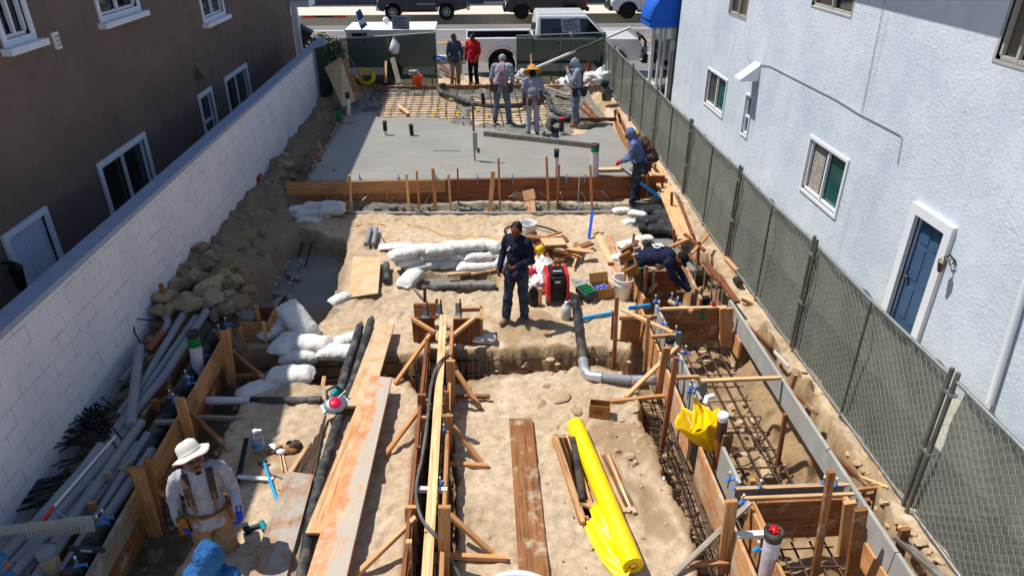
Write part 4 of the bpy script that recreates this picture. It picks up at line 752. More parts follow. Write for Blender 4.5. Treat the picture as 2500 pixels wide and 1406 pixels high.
t=pipe((1154,252),(1159,392),.5,.024,[(0,.45,'grey_form'),(.45,1,'hose_grey')],'tall thin conduit with a grey box rising from the slab'); P=GY(1160,345,G(1159,392,.5).y-.05); m=MB(); m.box(P,(.1,.08,.42)); m.build('junction_box','grey_form',t); m=MB(); m.box(P+Vector((.07,0,-.22)),(.06,.05,.1)); m.build('bracket','black_pipe',t)
b=MB(); b.beam(G(1182,326,.56),G(1446,356,.56),.09,.12); one(b,'screed_board','rough_concrete','long cement-caked straight board lying across the wet slab','screed board')
board(G(1440,414,.55),G(1522,412,.55),.14,.03,'wood_pale','short wooden float lying on the slab before the hooded man',None,'wood_float','float')
m=MB(); [m.ell(G(1062+i*7,369,.5)+Vector((0,0,.005)),(.06,.02,.01),n=7,m=4) for i in range(9)]; one(m,'cement_crumbs','rough_concrete','thin streak of cement crumbs on the slab left of the tall conduit','crumbs')
# pump hose
def hose(px,z,r,m,label,name='hose',cat='hose',n=8,sub=4):
    P=[G(a[0],a[1],a[2] if len(a)>2 else z) for a in px]; Q=[]
    for i in range(len(P)-1):
        p0,p1,p2,p3=P[max(i-1,0)],P[i],P[i+1],P[min(i+2,len(P)-1)]
        for k in range(sub): u=k/sub; Q.append(.5*((2*p1)+(p2-p0)*u+(2*p0-5*p1+4*p2-p3)*u*u+(3*p1-p0-3*p2+p3)*u**3))
    Q.append(P[-1]); return one(MB().tube(Q,r,n),name,m,label,cat)
hose([(1085,208,.6),(1070,212,.62),(1078,226,.55),(1112,238,.55),(1150,252,.55),(1200,258,.56),(1262,258,.55),(1290,248,.55),(1318,240,.55),(1338,240,.56),(1345,262,.52),(1372,280,.55),(1390,285,.55),(1378,292,.55),(1350,292,.52),(1338,305,.52),(1352,318,.5),(1375,318,.52)],.5,.075,'wrap_pipe','thick black concrete pump hose winding past the workers')
# rebar mat over the sand bed
t=thing('rebar_mat','grid of reinforcing bars over the sand at the far end of the slab','rebar mat',(0,20,.4))
for k in range(26):
    x=-3.2+k*.262; y0=18.6 if -.6<x<2.6 else 19.3; 
    if k%1==0: m=MB(); m.tube([(x+.03*math.sin(k),y0-random.uniform(0,.6),.475),(x+.05*math.sin(k*2),21,.44),(x,22.75,.5)],.011,4,cap=False); m.build('bar','rebar',t)
for k in range(15):
    y=18.9+k*.27; m=MB(); m.tube([(-3.2,y,.455),(-1,y+.02,.445),(1,y,.45),(3.0,y+.03,.46)],.011,4,cap=False); m.build('bar','rebar',t)
for k in range(16): 
    px=random.choice([random.uniform(1040,1130),random.uniform(1150,1340)]); P=G(px,random.uniform(255,300),.43); one(MB().ell(P,(random.uniform(.05,.11),.06,.012),n=7,m=4,jit=.3),'film_scrap','poly_yellow','small scrap of yellow film on the sand between the bars','film scrap','yellow film scraps between the bars')
board(G(972,258,.5),G(998,278,.5),.1,.04,'wood_pale','short pale stick lying on the rebar left of the workers',None,'wood_offcut','offcut')
# ------------------------------------------------------------------ far end of the lot
pl=GX(795,165,-4.55); b=MB(); b.prism([GX(792,165,-4.5),GY(832,140,21.6),GY(868,245,20.7),GY(836,262,20.3)],(0,0,0),(.015,-.02,0)); one(b,'plywood_sheet','plywood','weathered plywood sheet leaning at the end of the white wall','plywood sheet')
b=MB(); b.prism([GY(832,142,21.9),GY(842,146,21.9),GY(884,232,21.3),GY(868,250,21.0)],(0,0,0),(.02,-.02,0)); one(b,'plywood_sheet','wood_brown','darker narrow board leaning behind the plywood sheet','plywood sheet')
for i,(a,c,w,mm,lb) in enumerate((((942,150),(942,202),.07,'wood_pale','pale stake leaning on the left street fence'),((958,142),(974,203),.16,'wood_grey','wide grey weathered board leaning on the left street fence'),((1296,133),(1298,200),.06,'wood_fir','tall orange stake beyond the workers'),((1289,162),(1292,205),.05,'wood_pale','short pale stake just left of the tall orange one'),((1450,172),(1455,200),.1,'wood_fir','orange board standing by the right street fence'),((1485,138),(1481,215),.03,'white_pvc','thin white rod standing at the corner of the right fences'))):
    P=GY(c[0],c[1],23.3);Q=GY(a[0],a[1],23.75); board(P,Q,w,.03,mm,lb,None,'stake','stake',(0,1,0))
m=MB(); P=GY(1539,68,24.6);Q=G(1238,196,.62); m.tube([Q,P],.045,10); one(m,'long_pipe','white_pvc','long pale pipe leaning over the corner of the fence above the workers','pipe')
board(G(1225,178,.75),G(1392,234,.6),.14,.05,'wood_grey','long white painted plank lying behind the straw hat worker',None,'plank','plank')
P=G(897,206,.45); m=MB(); 
for k in range(4): m.tube([P+Vector((.28*math.cos(a)*(1-.1*k),.1*math.sin(a),.22+.2*math.sin(a)+.02*k)) for a in [2*math.pi*i/18 for i in range(18)]],.025,6,closed=True)
one(m,'rope_coil','yellow_rope','coil of yellow hose by the left end of the street fence','coil')
def bucket(P,r0,r1,h,m,label,handle='steel',open_=True,extra=None,group=None,tilt=(0,0)):
    t=thing('bucket',label,'bucket',P,group,rot=(tilt[0],tilt[1],0)); b=MB(); b.lathe((0,0,0),[(.001,0),(r0,0),(r0*1.01,.01),(r0+(r1-r0)*.7,h*.7),(r1*.99,h*.7),(r1*1.04,h*.72),(r1*1.04,h*.76),(r1,h*.78),(r1*1.01,h*.93),(r1*1.06,h*.94),(r1*1.06,h),(r1*.97,h),(r1*.93,h*.9),(r0*.95,.03),(.001,.03)],24); b.build('shell',m,t,local=True)
    b=MB(); b.tube([(r1*1.05*math.cos(a),-.02-r1*.35*math.sin(a),h*.8-r1*.75*math.sin(a)) for a in [math.pi*i/12 for i in range(13)]],.005,5); b.build('handle',handle,t,local=True)
    return t
P=GY(1020,206,23.0); bucket((P.x,23.0,.42),.13,.16,.42,'orange_plastic','orange bucket with scraps on top at the far end of the slab')
m=MB(); [m.ell((P.x+random.uniform(-.2,.14),23.0,.86+random.uniform(0,.12)),(.1,.08,.05),n=7,m=5,jit=.3) for _ in range(7)]; one(m,'rag_heap','grey_form','grey rags heaped on the orange bucket','rags')
P=G(1481,244,.42); bucket((P.x,P.y,.4),.14,.17,.36,'hose_grey','old dirty grey bucket by the right fence behind the slab')
m=MB(); m.ell((P.x-.05,P.y+.2,.86),(.14,.1,.1),n=9,m=6,jit=.2); one(m,'green_bag','screen_green','dark green bag behind the dirty grey bucket','bag')
def crumple(name,label,cat,P,r,m,group=None,n=16,jit=.2,seed=0,flat=1):
    b=MB(); V0=len(b.v); b.ell((0,0,0),r,n=n*2,m=n)
    V=np.array(b.v); d=V/np.linalg.norm(V,axis=1,keepdims=True); k=1+jit*(np.abs(fbm(d[:,0]*2+seed,d[:,1]*2+d[:,2]*3,.8,seed,4))-.4); V=V*k[:,None]; V[:,2]=np.maximum(V[:,2],-r[2]*.55); b.v=[tuple(x) for x in V+np.array(P)]; return one(b,name,m,label,cat,group)
crumple('debris_bag','big crumpled white plastic bag by the right street fence','bag',GY(1468,192,23.2),(.38,.3,.28),'thin_white',jit=.5,seed=3); crumple('debris_bag','small blue and white bag left of the big crumpled bag','bag',GY(1440,192,23.3),(.22,.2,.2),'tape_white',jit=.5,seed=4)
crumple('debris_bag','white plastic bag between the straw hat worker and the hooded worker','bag',GY(1378,205,23.2),(.25,.2,.2),'thin_white',jit=.6,seed=5)
crumple('debris_bag','pale pinkish sack behind the helmeted worker','bag',GY(1276,185,23.3),(.16,.14,.22),'bag_white',jit=.4,seed=6)
for i in range(26):
    px=random.uniform(1040,1480); P=GY(px,random.uniform(196,208),random.uniform(23.0,23.5)); P.z=.44; R_=random.uniform(0,3.14); L=random.uniform(.12,.5)
    board(P-Vector((math.cos(R_)*L/2,math.sin(R_)*L/2,0)),P+Vector((math.cos(R_)*L/2,math.sin(R_)*L/2,random.uniform(0,.12))),.06,.03,random.choice(['wood_brown','wood_grey','wood_dusty','white_pvc','wood_red']),'small timber scrap strewn along the far form board','timber scraps along the far form board','wood_offcut','offcut')
for i,(x,y) in enumerate(((906,208),(921,208),(972,210),(1008,211),(1055,211),(1112,211),(1346,208),(1382,205))): stake(x,y-22,x,y,.4,.04,.02,'rebar',f'thin steel stake behind the far form board, {ORD[i]} from the left','steel stakes behind the far form board',name='form_stake')
# little framed box at the right edge of the slab
for i,(a,c,mm,lb) in enumerate((((1415,292),(1505,292),'wood_red','dark red form board right of the hooded pour worker'),((1414,262),(1448,288),'wood_red','slanted red brace above the dark red form board'),((1425,250),(1460,290),'wood_red','second slanted red brace, thinner and higher'),((1412,308),(1496,305),'wood_grey','pale wet board lying below the dark red form board'),((1505,270),(1532,330),'wood_red','red board running down the right edge of the slab'),((1535,330),(1600,405),'wood_dusty','dusty board along the ground right of the screed worker'))):
    board(G(*a,.5),G(*c,.5),.05,.1,mm,lb)
board(G(1598,402,.33),G(1674,586,.3),.28,.045,'wood_pale','wide pale plank lying beside the right fence behind the dark sandbags',None,'plank','plank')
board(G(1655,480,.36),G(1690,575,.33),.05,.04,'wood_red','thin red timber lying beside the wide pale plank',None,'lath','lath')
for i,(x0,y0,x1,y1) in enumerate(((1501,268,1503,300),(1512,277,1514,312),(1548,322,1548,352),(1575,384,1578,428),(1615,430,1618,455),(1640,470,1640,500))): stake(x0,y0,x1,y1,.35,.05,.03,'wood_red',f'short red stake by the right fence, {ORD[i]} from the street','red stakes by the right fence')
# ------------------------------------------------------------------ middle of the lot
hose([(1262,575),(1236,572),(1238,556),(1290,548),(1350,562),(1384,584)],.06,.02,'black_rubber','looped black hose lying on the sand behind the man in navy')
P=G(1290,592); bucket((P.x,P.y+.1,0),.13,.155,.37,'white_plastic','white bucket half hidden behind the man in navy')
P=G(1523,735); bucket((P.x,P.y+.13,-.02),.135,.165,.39,'white_plastic','open white bucket beside the right-hand formwork')
P=G(1510,655); bucket((P.x+.25,P.y,-.02),.11,.13,.3,'white_plastic','small white pail behind the open white bucket')
# scrap pile
P0=G(1345,640)
for i in range(46):
    a=random.uniform(0,3.14); L=random.uniform(.15,.62); k=random.random(); P=P0+Vector((random.gauss(0,.24),random.gauss(.3,.24),.04+.26*random.random()*(1-k*.3))); D=Vector((math.cos(a)*L/2,math.sin(a)*L/2,random.uniform(-.06,.06)))
    board(P-D,P+D,random.choice([.04,.09,.14]),random.choice([.02,.04]),random.choice(['wood_pale','wood_fir','wood_brown','wood_red','wood_dusty']),'offcut in the heap of scrap timber behind the generator','offcuts in the scrap heap behind the generator','wood_offcut','offcut')
board(G(1325,592,.35),G(1378,590,.32),.3,.03,'plywood','flat square of plywood on top of the scrap heap',None,'wood_offcut','offcut'); board(G(1352,632,.1),G(1412,616,.1),.09,.04,'wood_pale','long pale offcut sticking out right of the scrap heap',None,'wood_offcut','offcut')
m=MB(); m.lathe(G(1317,608,.3),[(.05,-.07),(.06,-.07),(.06,.07),(.05,.07)],14,ax=(1,.3,.4)); one(m,'tape_roll','yellow_rope','roll of yellow tape on the scrap heap','tape roll')
for i,(p,r,lb) in enumerate((((1330,655),(.2,.2,.17),'big crumpled white bag between the man in navy and the generator'),((1318,690),(.17,.16,.15),'lower crumpled white bag in front of the big one, beside the generator'),((1232,615),(.16,.2,.14),'crumpled white sack left of the man in navy'),((1228,645),(.17,.15,.12),'dusty sack lying at the left hand of the man in navy'),((1300,665),(.08,.08,.08),'magenta striped bag behind the man in navy'))): crumple('plastic_bag',lb,'bag',G(p[0],p[1],.12),r,('thin_white','thin_white','thin_white','bag_white','magenta')[i],jit=.5,seed=10+i)
crumple('plastic_bag','small black bag in front of the white bags beside the generator','bag',G(1285,725,.08),(.09,.09,.1),'bag_black',jit=.4,seed=22)
m=MB(); q=G(1302,742); m.lathe(q,[(.001,0),(.075,0),(.08,.03),(.08,.22),(.06,.27),(.03,.29),(.03,.31),(.001,.31)],16); one(m,'black_jug','jug_black','dark brown jug standing left of the generator','jug')
board(G(1318,742,0)+Vector((0,0,.0)),G(1318,742,.0)+Vector((0,.02,.28)),.06,.03,'wood_pale','pale stick standing between the dark jug and the generator',None,'stick','stick',(0,1,0))
# generator
q=G(1360,745); t=thing('generator','red and black portable generator standing on the sand','generator',(q.x,q.y+.25,0),rz=.06); t.scale=(.88,.92,.95)
b=MB(); b.box((0,0,.3),(.27,.5,.42)); b.build('engine_case','gen_black',t,local=True,bevel=.03)
prf=[(-.27,.07),(-.30,.22),(-.27,.38),(-.19,.53),(.17,.56),(.27,.42),(.30,.2),(.26,.07)]
for s_ in (-1,1):
    b=MB(); b.prism([Vector((0,y,z)) for y,z in prf],(s_*.14,0,0),(s_*.205,0,0)); b.build('side_shell','red_paint',t,local=True,bevel=.018)
b=MB(); b.box((0,-.0,.535),(.25,.38,.05)); tp=b.build('top_panel','gen_black',t,local=True,bevel=.015); 
def lchild(b,n,m,p): o=bpy.data.objects.new(n,b.mesh(n)); COL.objects.link(o); o.data.materials.append(M[m]); o.parent=p; return o
b=MB(); b.box((0,.1,.57),(.12,.07,.02)); lchild(b,'fuel_cap','orange_plastic',tp); b=MB(); b.box((0,-.1,.563),(.16,.025,.006)); lchild(b,'sticker','white_paint',tp); b=MB(); b.tube([(0,.14,.56),(0,.14,.6),(0,-.05,.6),(0,-.05,.56)],.018,8); lchild(b,'carry_handle','gen_black',tp)
b=MB(); b.box((0,-.263,.42),(.2,.02,.1)); pn=b.build('control_panel','gen_black',t,local=True,bevel=.008); b=MB(); b.box((-.02,-.276,.44),(.1,.006,.03)); lchild(b,'badge','white_paint',pn)
for k in range(4): b=MB(); b.box((0,-.262,.14+.045*k),(.22,.014,.018)); b.build('louvre','case_dark',t,local=True)
for s_ in (-1,1): b=MB(); b.lathe((s_*.19,-.2,.07),[(.001,-.02),(.07,-.02),(.07,.02),(.001,.02)],16,ax=(1,0,0)); b.build('wheel','hose_grey' if s_<0 else 'tyre',t,local=True)
q=G(1381,775); t=thing('water_jug','translucent plastic gallon jug on the sand by the generator','jug',(q.x,q.y,0)); m=MB(); m.lathe((0,0,0),[(.001,0),(.075,0),(.082,.02),(.082,.15),(.06,.21),(.022,.25),(.022,.27)],18); m.build('bottle','jug',t,local=True); m=MB(); m.lathe((0,0,.27),[(.026,-.015),(.026,.015),(.001,.015)],12); m.build('cap','white_plastic',t,local=True); m=MB(); m.tube([(.02,0,.26),(.06,.02,.3),(.08,.04,.24)],.008,6); m.build('handle','jug',t,local=True)
# green parts case, carton of blue fittings, levels, blue bar, blue netting
q=G(1434,735); m=MB(); 
t=thing('parts_case','open dark green case lying between the generator and the carton','case',(q.x,q.y+.1,.05),rz=-1.15); b=MB(); b.box((0,0,.06),(.34,.24,.1)); b.build('case_body','case_dark',t,local=True,bevel=.02)
for k in range(4): b=MB(); b.box((-.12+.08*k,0,.125),(.05,.18,.02)); b.build('rib','green_cap',t,local=True,bevel=.006)
q=G(1470,730); t=thing('carton','open cardboard carton filled with blue plastic fittings','box',(q.x,q.y+.12,0),rz=.18); b=MB(); w,d_,h=.32,.26,.19
for c_,s_ in (((0,-d_/2,h/2),(w,.008,h)),((0,d_/2,h/2),(w,.008,h)),((-w/2,0,h/2),(.008,d_,h)),((w/2,0,h/2),(.008,d_,h)),((0,0,.005),(w,d_,.008))): b.box(c_,s_)
b.frame(Vector((0,d_/2+.03,h+.07)),Vector((w/2,0,0)),Vector((0,.03,.07)),Vector((0,.003,-.001))); b.build('carton_wall','cardboard',t,local=True)
for k in range(26): b=MB(); c_=Vector((random.uniform(-.13,.13),random.uniform(-.1,.1),.12+random.uniform(0,.03))); d2=Vector((random.gauss(0,1),random.gauss(0,1),.4)).normalized()*.035; b.tube([c_-d2,c_+d2],.013,6); b.build('fitting','blue_level' if k%3 else 'tape_white',t,local=True)
q=G(1465,1022); t=thing('carton','small torn brown carton standing open on the near sand','box',(q.x,q.y+.06,0),rz=-.22); b=MB(); w,d_,h=.25,.13,.2
for c_,s_ in (((0,-d_/2,h/2),(w,.008,h)),((0,d_/2,h/2),(w,.008,h*.97)),((-w/2,0,h/2),(.008,d_,h)),((w/2,0,h/2),(.008,d_,h)),((0,0,.005),(w,d_,.008))): b.box(c_,s_)
b.build('carton_wall','cardboard',t,local=True); b=MB(); b.box((-.02,-d_/2-.006,.1),(.12,.003,.07)); b.build('printed_label','leather',t,local=True)
def level(a,c,z,m,label,w=.03,h=.06): 
    P=G(*a,z);Q=G(*c,z+.0); t=thing('spirit_level',label,'spirit level',(P+Q)/2); MB().beam(P,Q,w,h).build('bar',m,t); mid=(P+Q)/2; d=(Q-P).normalized(); b=MB(); b.beam(mid-d*.05,mid+d*.05,w*1.3,h*.6); b.build('vial_window','grey_form',t); return t
level((1422,778),(1499,764),.03,'blue_bright','bright blue spirit level lying on the sand beside the right-hand formwork'); level((1535,752),(1587,746),.38,'blue_bright','bright blue spirit level resting on top of the right-hand formwork')
b=MB(); b.beam(G(1447,513,.45),G(1438,582,.02),.055,.035); one(b,'blue_strap','blue_level','deep blue plastic bar propped on the sand in front of the slab','bar')
m=MB()
for k in range(40): c_=G(random.uniform(1395,1462),random.uniform(684,694),.04); a=random.uniform(0,6.28); m.tube([c_,c_+Vector((.1*math.cos(a),.1*math.sin(a),random.uniform(-.03,.04)))],.004,4)
one(m,'netting','bottle_blue','tangle of pale blue netting right of the generator','netting')
# black drain pipe with taped elbow
t=thing('drain_pipe','black drain pipe with silver taped elbow running into the right-hand trench','pipe',G(1425,905)); P=[G(1404,738,.07),G(1409,775,.07),G(1416,830,.06),G(1424,885,.06)]; m=MB(); m.tube(P,.062,14); m.build('pipe_section','black_pipe',t)
P=[G(1423,880,.06),G(1427,905,.06),G(1437,917,.06),G(1470,921,.07),G(1540,927,.08),G(1603,928,.08)]; Q=[]; m=MB(); m.tube(P[:4],.072,14); m.build('taped_elbow','silver_tape',t); m=MB(); m.tube(P[3:5],.06,14); m.build('pipe_section','grey_pvc',t); m=MB(); m.tube([P[4],P[5]],.064,14); m.build('taped_end','silver_tape',t)
# small pit in the middle with sandbags
for i,(a,c,z,r,mm,lb) in enumerate((((1030,704),(1212,702),.02,.055,'wrap_pipe','black pipe lying along the near edge of the small wet pit'),((943,645),(944,688),.08,.06,'wrap_pipe','short thick black pipe offcut left of the sandbag wall'),((905,557),(894,597),.06,.045,'grey_pvc','short grey pipe on the sand, left one of the pair'),((919,558),(911,597),.06,.045,'grey_pvc','short grey pipe on the sand, right one of the pair'),((1797,682),(1806,694),.2,.06,'black_pipe','short black pipe offcut lying near the right fence'))):
    m=MB(); P,Q=G(*a,z),G(*c,z); m.tube([P,Q],r,14); m.lathe(Q,[(r*.98,.0),(r*.8,.0),(r*.8,-.1)],14,ax=(Q-P)); one(m,'pipe_offcut',mm,lb,'pipe')
hose([(928,572),(950,610),(985,660),(1010,705),(1040,735),(1070,762)],.05,.012,'hose_grey','thin grey flexible conduit snaking past the sandbag wall','thin_conduit','conduit')
hose([(860,552),(905,546),(940,548)],.03,.009,'cord_yellow','yellow cord lying left of the grey pipe pair','cord','cord'); hose([(990,535),(1000,548),(1040,553),(1075,570),(1120,575),(1165,578),(1205,580),(1222,600),(1220,640)],.04,.009,'cord_yellow','long yellow cord curling across the sand in front of the slab','cord','cord')
hose([(1225,580),(1230,620),(1222,650),(1228,585)],.05,.008,'yellow_rope','loop of yellow cord by the sandbag wall end','cord','cord')
b=MB(); P=[G(862,628,.07),G(930,630,.12),G(923,717,.1),G(850,728,.05)]; b.prism(P,(0,0,0),(0,0,.014)); one(b,'plywood_sheet','plywood','sand covered plywood sheet lying at the edge of the shaded pit','plywood sheet')
board(G(1092,672,0.02),G(1165,664,.02),.05,.05,'wood_pale','short pale batten floating across the small wet pit',None,'batten','batten'); board(G(1150,668,.02),G(1212,657,.05),.09,.03,'wood_pale','pale board at the right end of the small wet pit',None,'batten','batten')
for i,(x,y) in enumerate(((1120,690),(1150,697),(1196,672))): bolt(x,y,.02,None,f'capped bolt standing in the small wet pit, {ORD[i]} from the left','capped bolts in the small wet pit',0,1)
# sandbags: a few shapes, copied
def bagmesh(seed,L=.56,Wd=.32,H_=.17,m='bag_white'):
    b=MB(); nu,nv=22,16; V=[]
    for i in range(nu+1):
        u=i/nu*2-1
        for k in range(nv):
            a=2*math.pi*k/nv; prof=(1-abs(u)**5)**.42 if abs(u)<1 else 0; cx,cz=math.cos(a),math.sin(a); sx=abs(cx)**.75*np.sign(cx); sz=abs(cz)**.8*np.sign(cz)
            flat_=1 if abs(u)<.8 else 1-.6*((abs(u)-.8)/.2)
            w=Wd/2*(.82+.18*prof+ (.12 if abs(u)>.9 else 0)); h=H_/2*prof*flat_+.008
            nz=1+.055*float(fbm(np.array(u*3+seed),np.array(a*1.3),.9,seed,3)); x=L/2*u+.02*float(vn(np.array(a*2.),np.array(seed*1.),3)); y=w*sx*nz*(prof*.3+.7); z=h*sz*nz+.008*float(fbm(np.array(u*4.),np.array(y*14+seed),1.,seed+5,3))*prof
            V.append((x,y,max(z,-H_*.42)+H_*.42))
    F=[(i*nv+k,(i+1)*nv+k,(i+1)*nv+(k+1)%nv,i*nv+(k+1)%nv) for i in range(nu) for k in range(nv)]; b.add(V,F,None,True); b.add([V[k] for k in range(nv)],[tuple(range(nv))[::-1]]); b.add([V[nu*nv+k] for k in range(nv)],[tuple(range(nv))]); me=b.mesh('sandbag'); me.materials.append(M[m]); return me
BM=[bagmesh(s_) for s_ in range(5)]; BK=[bagmesh(s_+9,m='bag_black') for s_ in range(3)]; BC=[bagmesh(s_+20,m='rough_concrete') for s_ in range(2)]
def bag(px,py,z,rz,label,group,s=1.,tilt=(0,0),me=None,k=0):
    o=bpy.data.objects.new('sandbag',(me or BM)[k%len(me or BM)]); COL.objects.link(o); o.location=G(px,py,z); o.rotation_euler=(tilt[0],tilt[1],rz); o.scale=(s*.86,s*.84,s*.88) if not hasattr(s,'__len__') else s; tag(o,label,'sandbag',group); return o
g='sandbags walling the small wet pit'; k=0
for i,(x,y,z,rz) in enumerate(((985,628,.26,.35),(1033,617,.26,.12),(1075,617,.27,.1),(1112,610,.28,-.1),(1152,608,.28,0),(1192,607,.26,-.5))): bag(x,y,z,rz,f'white sandbag on the top row of the low sandbag wall, {ORD[i]} from the left',g,1.05,k=i)
for i,(x,y,rz) in enumerate(((1000,643,.3),(1047,633,.1),(1090,630,.15),(1128,630,-.05),(1168,634,.05),(1204,625,-.6))): bag(x,y,.13,rz,f'white sandbag in the middle row of the low sandbag wall, {ORD[i]} from the left',g,1.05,k=i+2)
for i,(x,y,rz) in enumerate(((1022,660,.4),(1065,652,.1),(1105,650,.2),(1150,660,0),(1205,655,.2))): bag(x,y,0,rz,f'white sandbag at the foot of the low sandbag wall, {ORD[i]} from the left',g,1.05,k=i+3)
bag(1002,690,.0,1.2,'slumped white sandbag at the left end of the small wet pit',g,1.2,k=1); bag(966,603,.03,.1,'flat empty white sandbag behind the left end of the sandbag wall',g,(1.1,.8,.3),k=2)
g='sandbags in the shade at the far left corner'
for i,(x,y,z,rz) in enumerate(((736,520,.0,.2),(770,512,.05,-.2),(803,513,.05,.3),(716,535,-.1,.6),(752,530,0,.1),(785,530,.0,-.4),(812,522,.1,.1),(724,552,-.15,.2),(757,548,-.08,-.3),(788,547,-.1,.5),(742,566,-.2,.3),(770,566,-.2,-.2),(812,510,.12,-.2))): bag(x,y,z,rz,'pale sandbag heaped in the shaded far left corner below the slab',g,1.1,k=i)
g='sandbags at the end of the shaded pit'
for x,y,z,rz,s_,tl,lb in ((725,792,.12,-.6,1.45,(.1,.75),'big sandbag standing on end at the shaded pit'),(672,815,.0,.9,1.25,(0,.1),'sandbag lying behind the brown box form'),(700,850,.0,1.35,1.25,(0,.1),'sandbag on its side below the standing one'),(762,850,.02,-.2,1.25,(0,0),'sandbag half in sunlight in the middle of the heap at the cross trench'),(735,880,-.08,.1,1.2,(0,0),'lowest sandbag of the heap at the cross trench'),(825,870,-.02,-.1,1.15,(0,0),'sunlit sandbag at the right end of the heap'),(845,838,.0,.5,.9,(0,0),'crumpled sunlit sandbag next to the black pipes'),(712,928,-.02,.02,1.3,(0,0),'long sandbag lying alone on the near side of the cross trench'),(640,962,-.1,.6,1.25,(0,0),'slumped sandbag under the wooden braces'),(832,735,.0,.8,.8,(0,0),'small white sandbag at the corner of the plywood sheet'),(1183,832,.0,-.2,.7,(0,0),'small knotted sandbag right of the centre box form')): bag(x,y,z,rz,lb,g,s_,tl,k=int(x))
g='dark sandbags beside the right fence'
for i,(x,y,z,rz) in enumerate(((1590,520,-.05,.1),(1625,530,.0,-.5),(1560,548,-.1,.5),(1600,545,.02,.2),(1632,552,.0,-.3),(1575,562,-.1,.1),(1612,566,-.05,.0),(1640,570,-.05,-.6))): bag(x,y,z,rz,'dark grey sandbag in the heap at the right end of the slab form',g,1.15,me=BK,k=i)
for i,(x,y,z,rz,lb) in enumerate(((1518,520,.0,0,'dusty white sandbag at the foot of the slab form near the hooded man'),(1556,528,.0,-.5,'white sandbag between the hooded man and the dark bags'),(1540,548,-.05,.3,'white sandbag left of the dark bags'),(1572,590,-.05,.2,'white sandbag in front of the dark bags'),(1530,602,.02,.5,'cream net sandbag alone on the sand above the small pail'),(1516,637,.02,-.3,'white sandbag behind the white bucket'))): bag(x,y,z,rz,lb,g,.8,k=i)
for i in range(40):
    x=random.uniform(862,1500); crumple('cement_lump','rough grey cement lump at the foot of the slab form','lump',G(x,random.uniform(503,513),-.04),(random.uniform(.03,.1),random.uniform(.03,.06),random.uniform(.03,.06)),'rough_concrete','cement lumps at the foot of the slab form',n=7,jit=.5,seed=i)
# ------------------------------------------------------------------ rocks and rubble
def rockmesh(seed,m):
    import bmesh
    bm=bmesh.new(); bmesh.ops.create_icosphere(bm,subdivisions=3,radius=1); r_=random.Random(seed)
    pl=[(Vector((r_.gauss(0,1),r_.gauss(0,1),r_.gauss(0,1))).normalized(),r_.uniform(.42,.74)) for _ in range(13)]
    for v in bm.verts:
        d=v.co.normalized(); k=1.
        for n,h in pl:
            q=d.dot(n)
            if q>0: k=min(k,h*.94/max(q,.01))
        k*=1.3+.06*float(fbm(np.array(d.x*2+seed),np.array(d.y*2+d.z),.6,seed,3)); v.co=d*k
    me=bpy.data.meshes.new('rock'); bm.to_mesh(me); bm.free(); me.materials.append(M[m])
    return me
RK=[rockmesh(i,'rock_pale' if i%2 else 'rock_dark') for i in range(8)]+[rockmesh(20+i,'sand_clod') for i in range(4)]
def rock(P,s,label,group,k=None):
    o=bpy.data.objects.new('rock',RK[k if k is not None else random.randrange(8)]); COL.objects.link(o); o.location=P; o.scale=(s*random.uniform(.8,1.3),s*random.uniform(.8,1.2),s*random.uniform(.55,.85)); o.rotation_euler=(random.uniform(-.3,.3),random.uniform(-.3,.3),random.uniform(0,6.28)); tag(o,label,'rock',group)
CR=MB()
def crumb(P,s):
    me=RK[8+random.randrange(4)]; R_=Euler((random.uniform(-.4,.4),random.uniform(-.4,.4),random.uniform(0,6.28))).to_matrix(); q=(s*random.uniform(.8,1.3),s,s*random.uniform(.55,.85)); CR.add([Vector(P)+R_@Vector((v.co.x*q[0],v.co.y*q[1],v.co.z*q[2])) for v in me.vertices],[tuple(f.vertices) for f in me.polygons])
def inpoly(px,py,P):
    c=False;n=len(P)
    for i in range(n):
        (ax,ay),(bx,by)=P[i],P[(i+1)%n]
        if (ay>py)!=(by>py) and px<(bx-ax)*(py-ay)/(by-ay)+ax: c=not c
    return c
def scatter(P,n,fn):
    xs=[p[0] for p in P]; ys=[p[1] for p in P]; k=0; t_=0
    while k<n and t_<9999:
        t_+=1; x,y=random.uniform(min(xs),max(xs)),random.uniform(min(ys),max(ys))
        if inpoly(x,y,P): fn(x,y); k+=1
BIG=[(392,735),(430,680),(500,625),(560,640),(600,690),(612,760),(560,790),(500,770),(440,790),(395,790)]
scatter(BIG,58,lambda x,y: rock(GG(x,y,.08+random.uniform(0,.12)),random.uniform(.10,.2),'grey brown rock in the heap against the white wall','rocks heaped against the white wall'))
for x,y,s in ((520,720,.3),(560,745,.27),(470,700,.24),(540,680,.25),(590,700,.2),(480,750,.2),(430,715,.2)): rock(GG(x,y,.12),s,'large flat rock in the middle of the heap against the white wall','large rocks of the heap')
scatter([(400,780),(470,790),(420,900),(330,1010),(240,1010),(250,960),(330,880)],70,lambda x,y: rock(GG(x,y,.03),random.uniform(.05,.11),'fist sized rubble stone under the grey conduits','rubble stones under the conduits'))
scatter([(60,1100),(240,1000),(300,1020),(60,1260),(20,1230)],36,lambda x,y: rock(GG(x,y,.0),random.uniform(.05,.12),'rubble stone under the tangled rebar','rubble stones under the rebar'))
scatter([(640,440),(720,330),(800,230),(820,280),(760,380),(690,470)],16,lambda x,y: rock(GG(x,y,.0),random.uniform(.05,.13),'clod of dark earth on the bank beside the slab','earth clods on the bank beside the slab'))
scatter([(600,520),(660,480),(660,600),(590,740),(560,640)],12,lambda x,y: rock(GG(x,y,.0),random.uniform(.05,.12),'clod of dark earth on the slope above the shaded pit','earth clods above the shaded pit'))
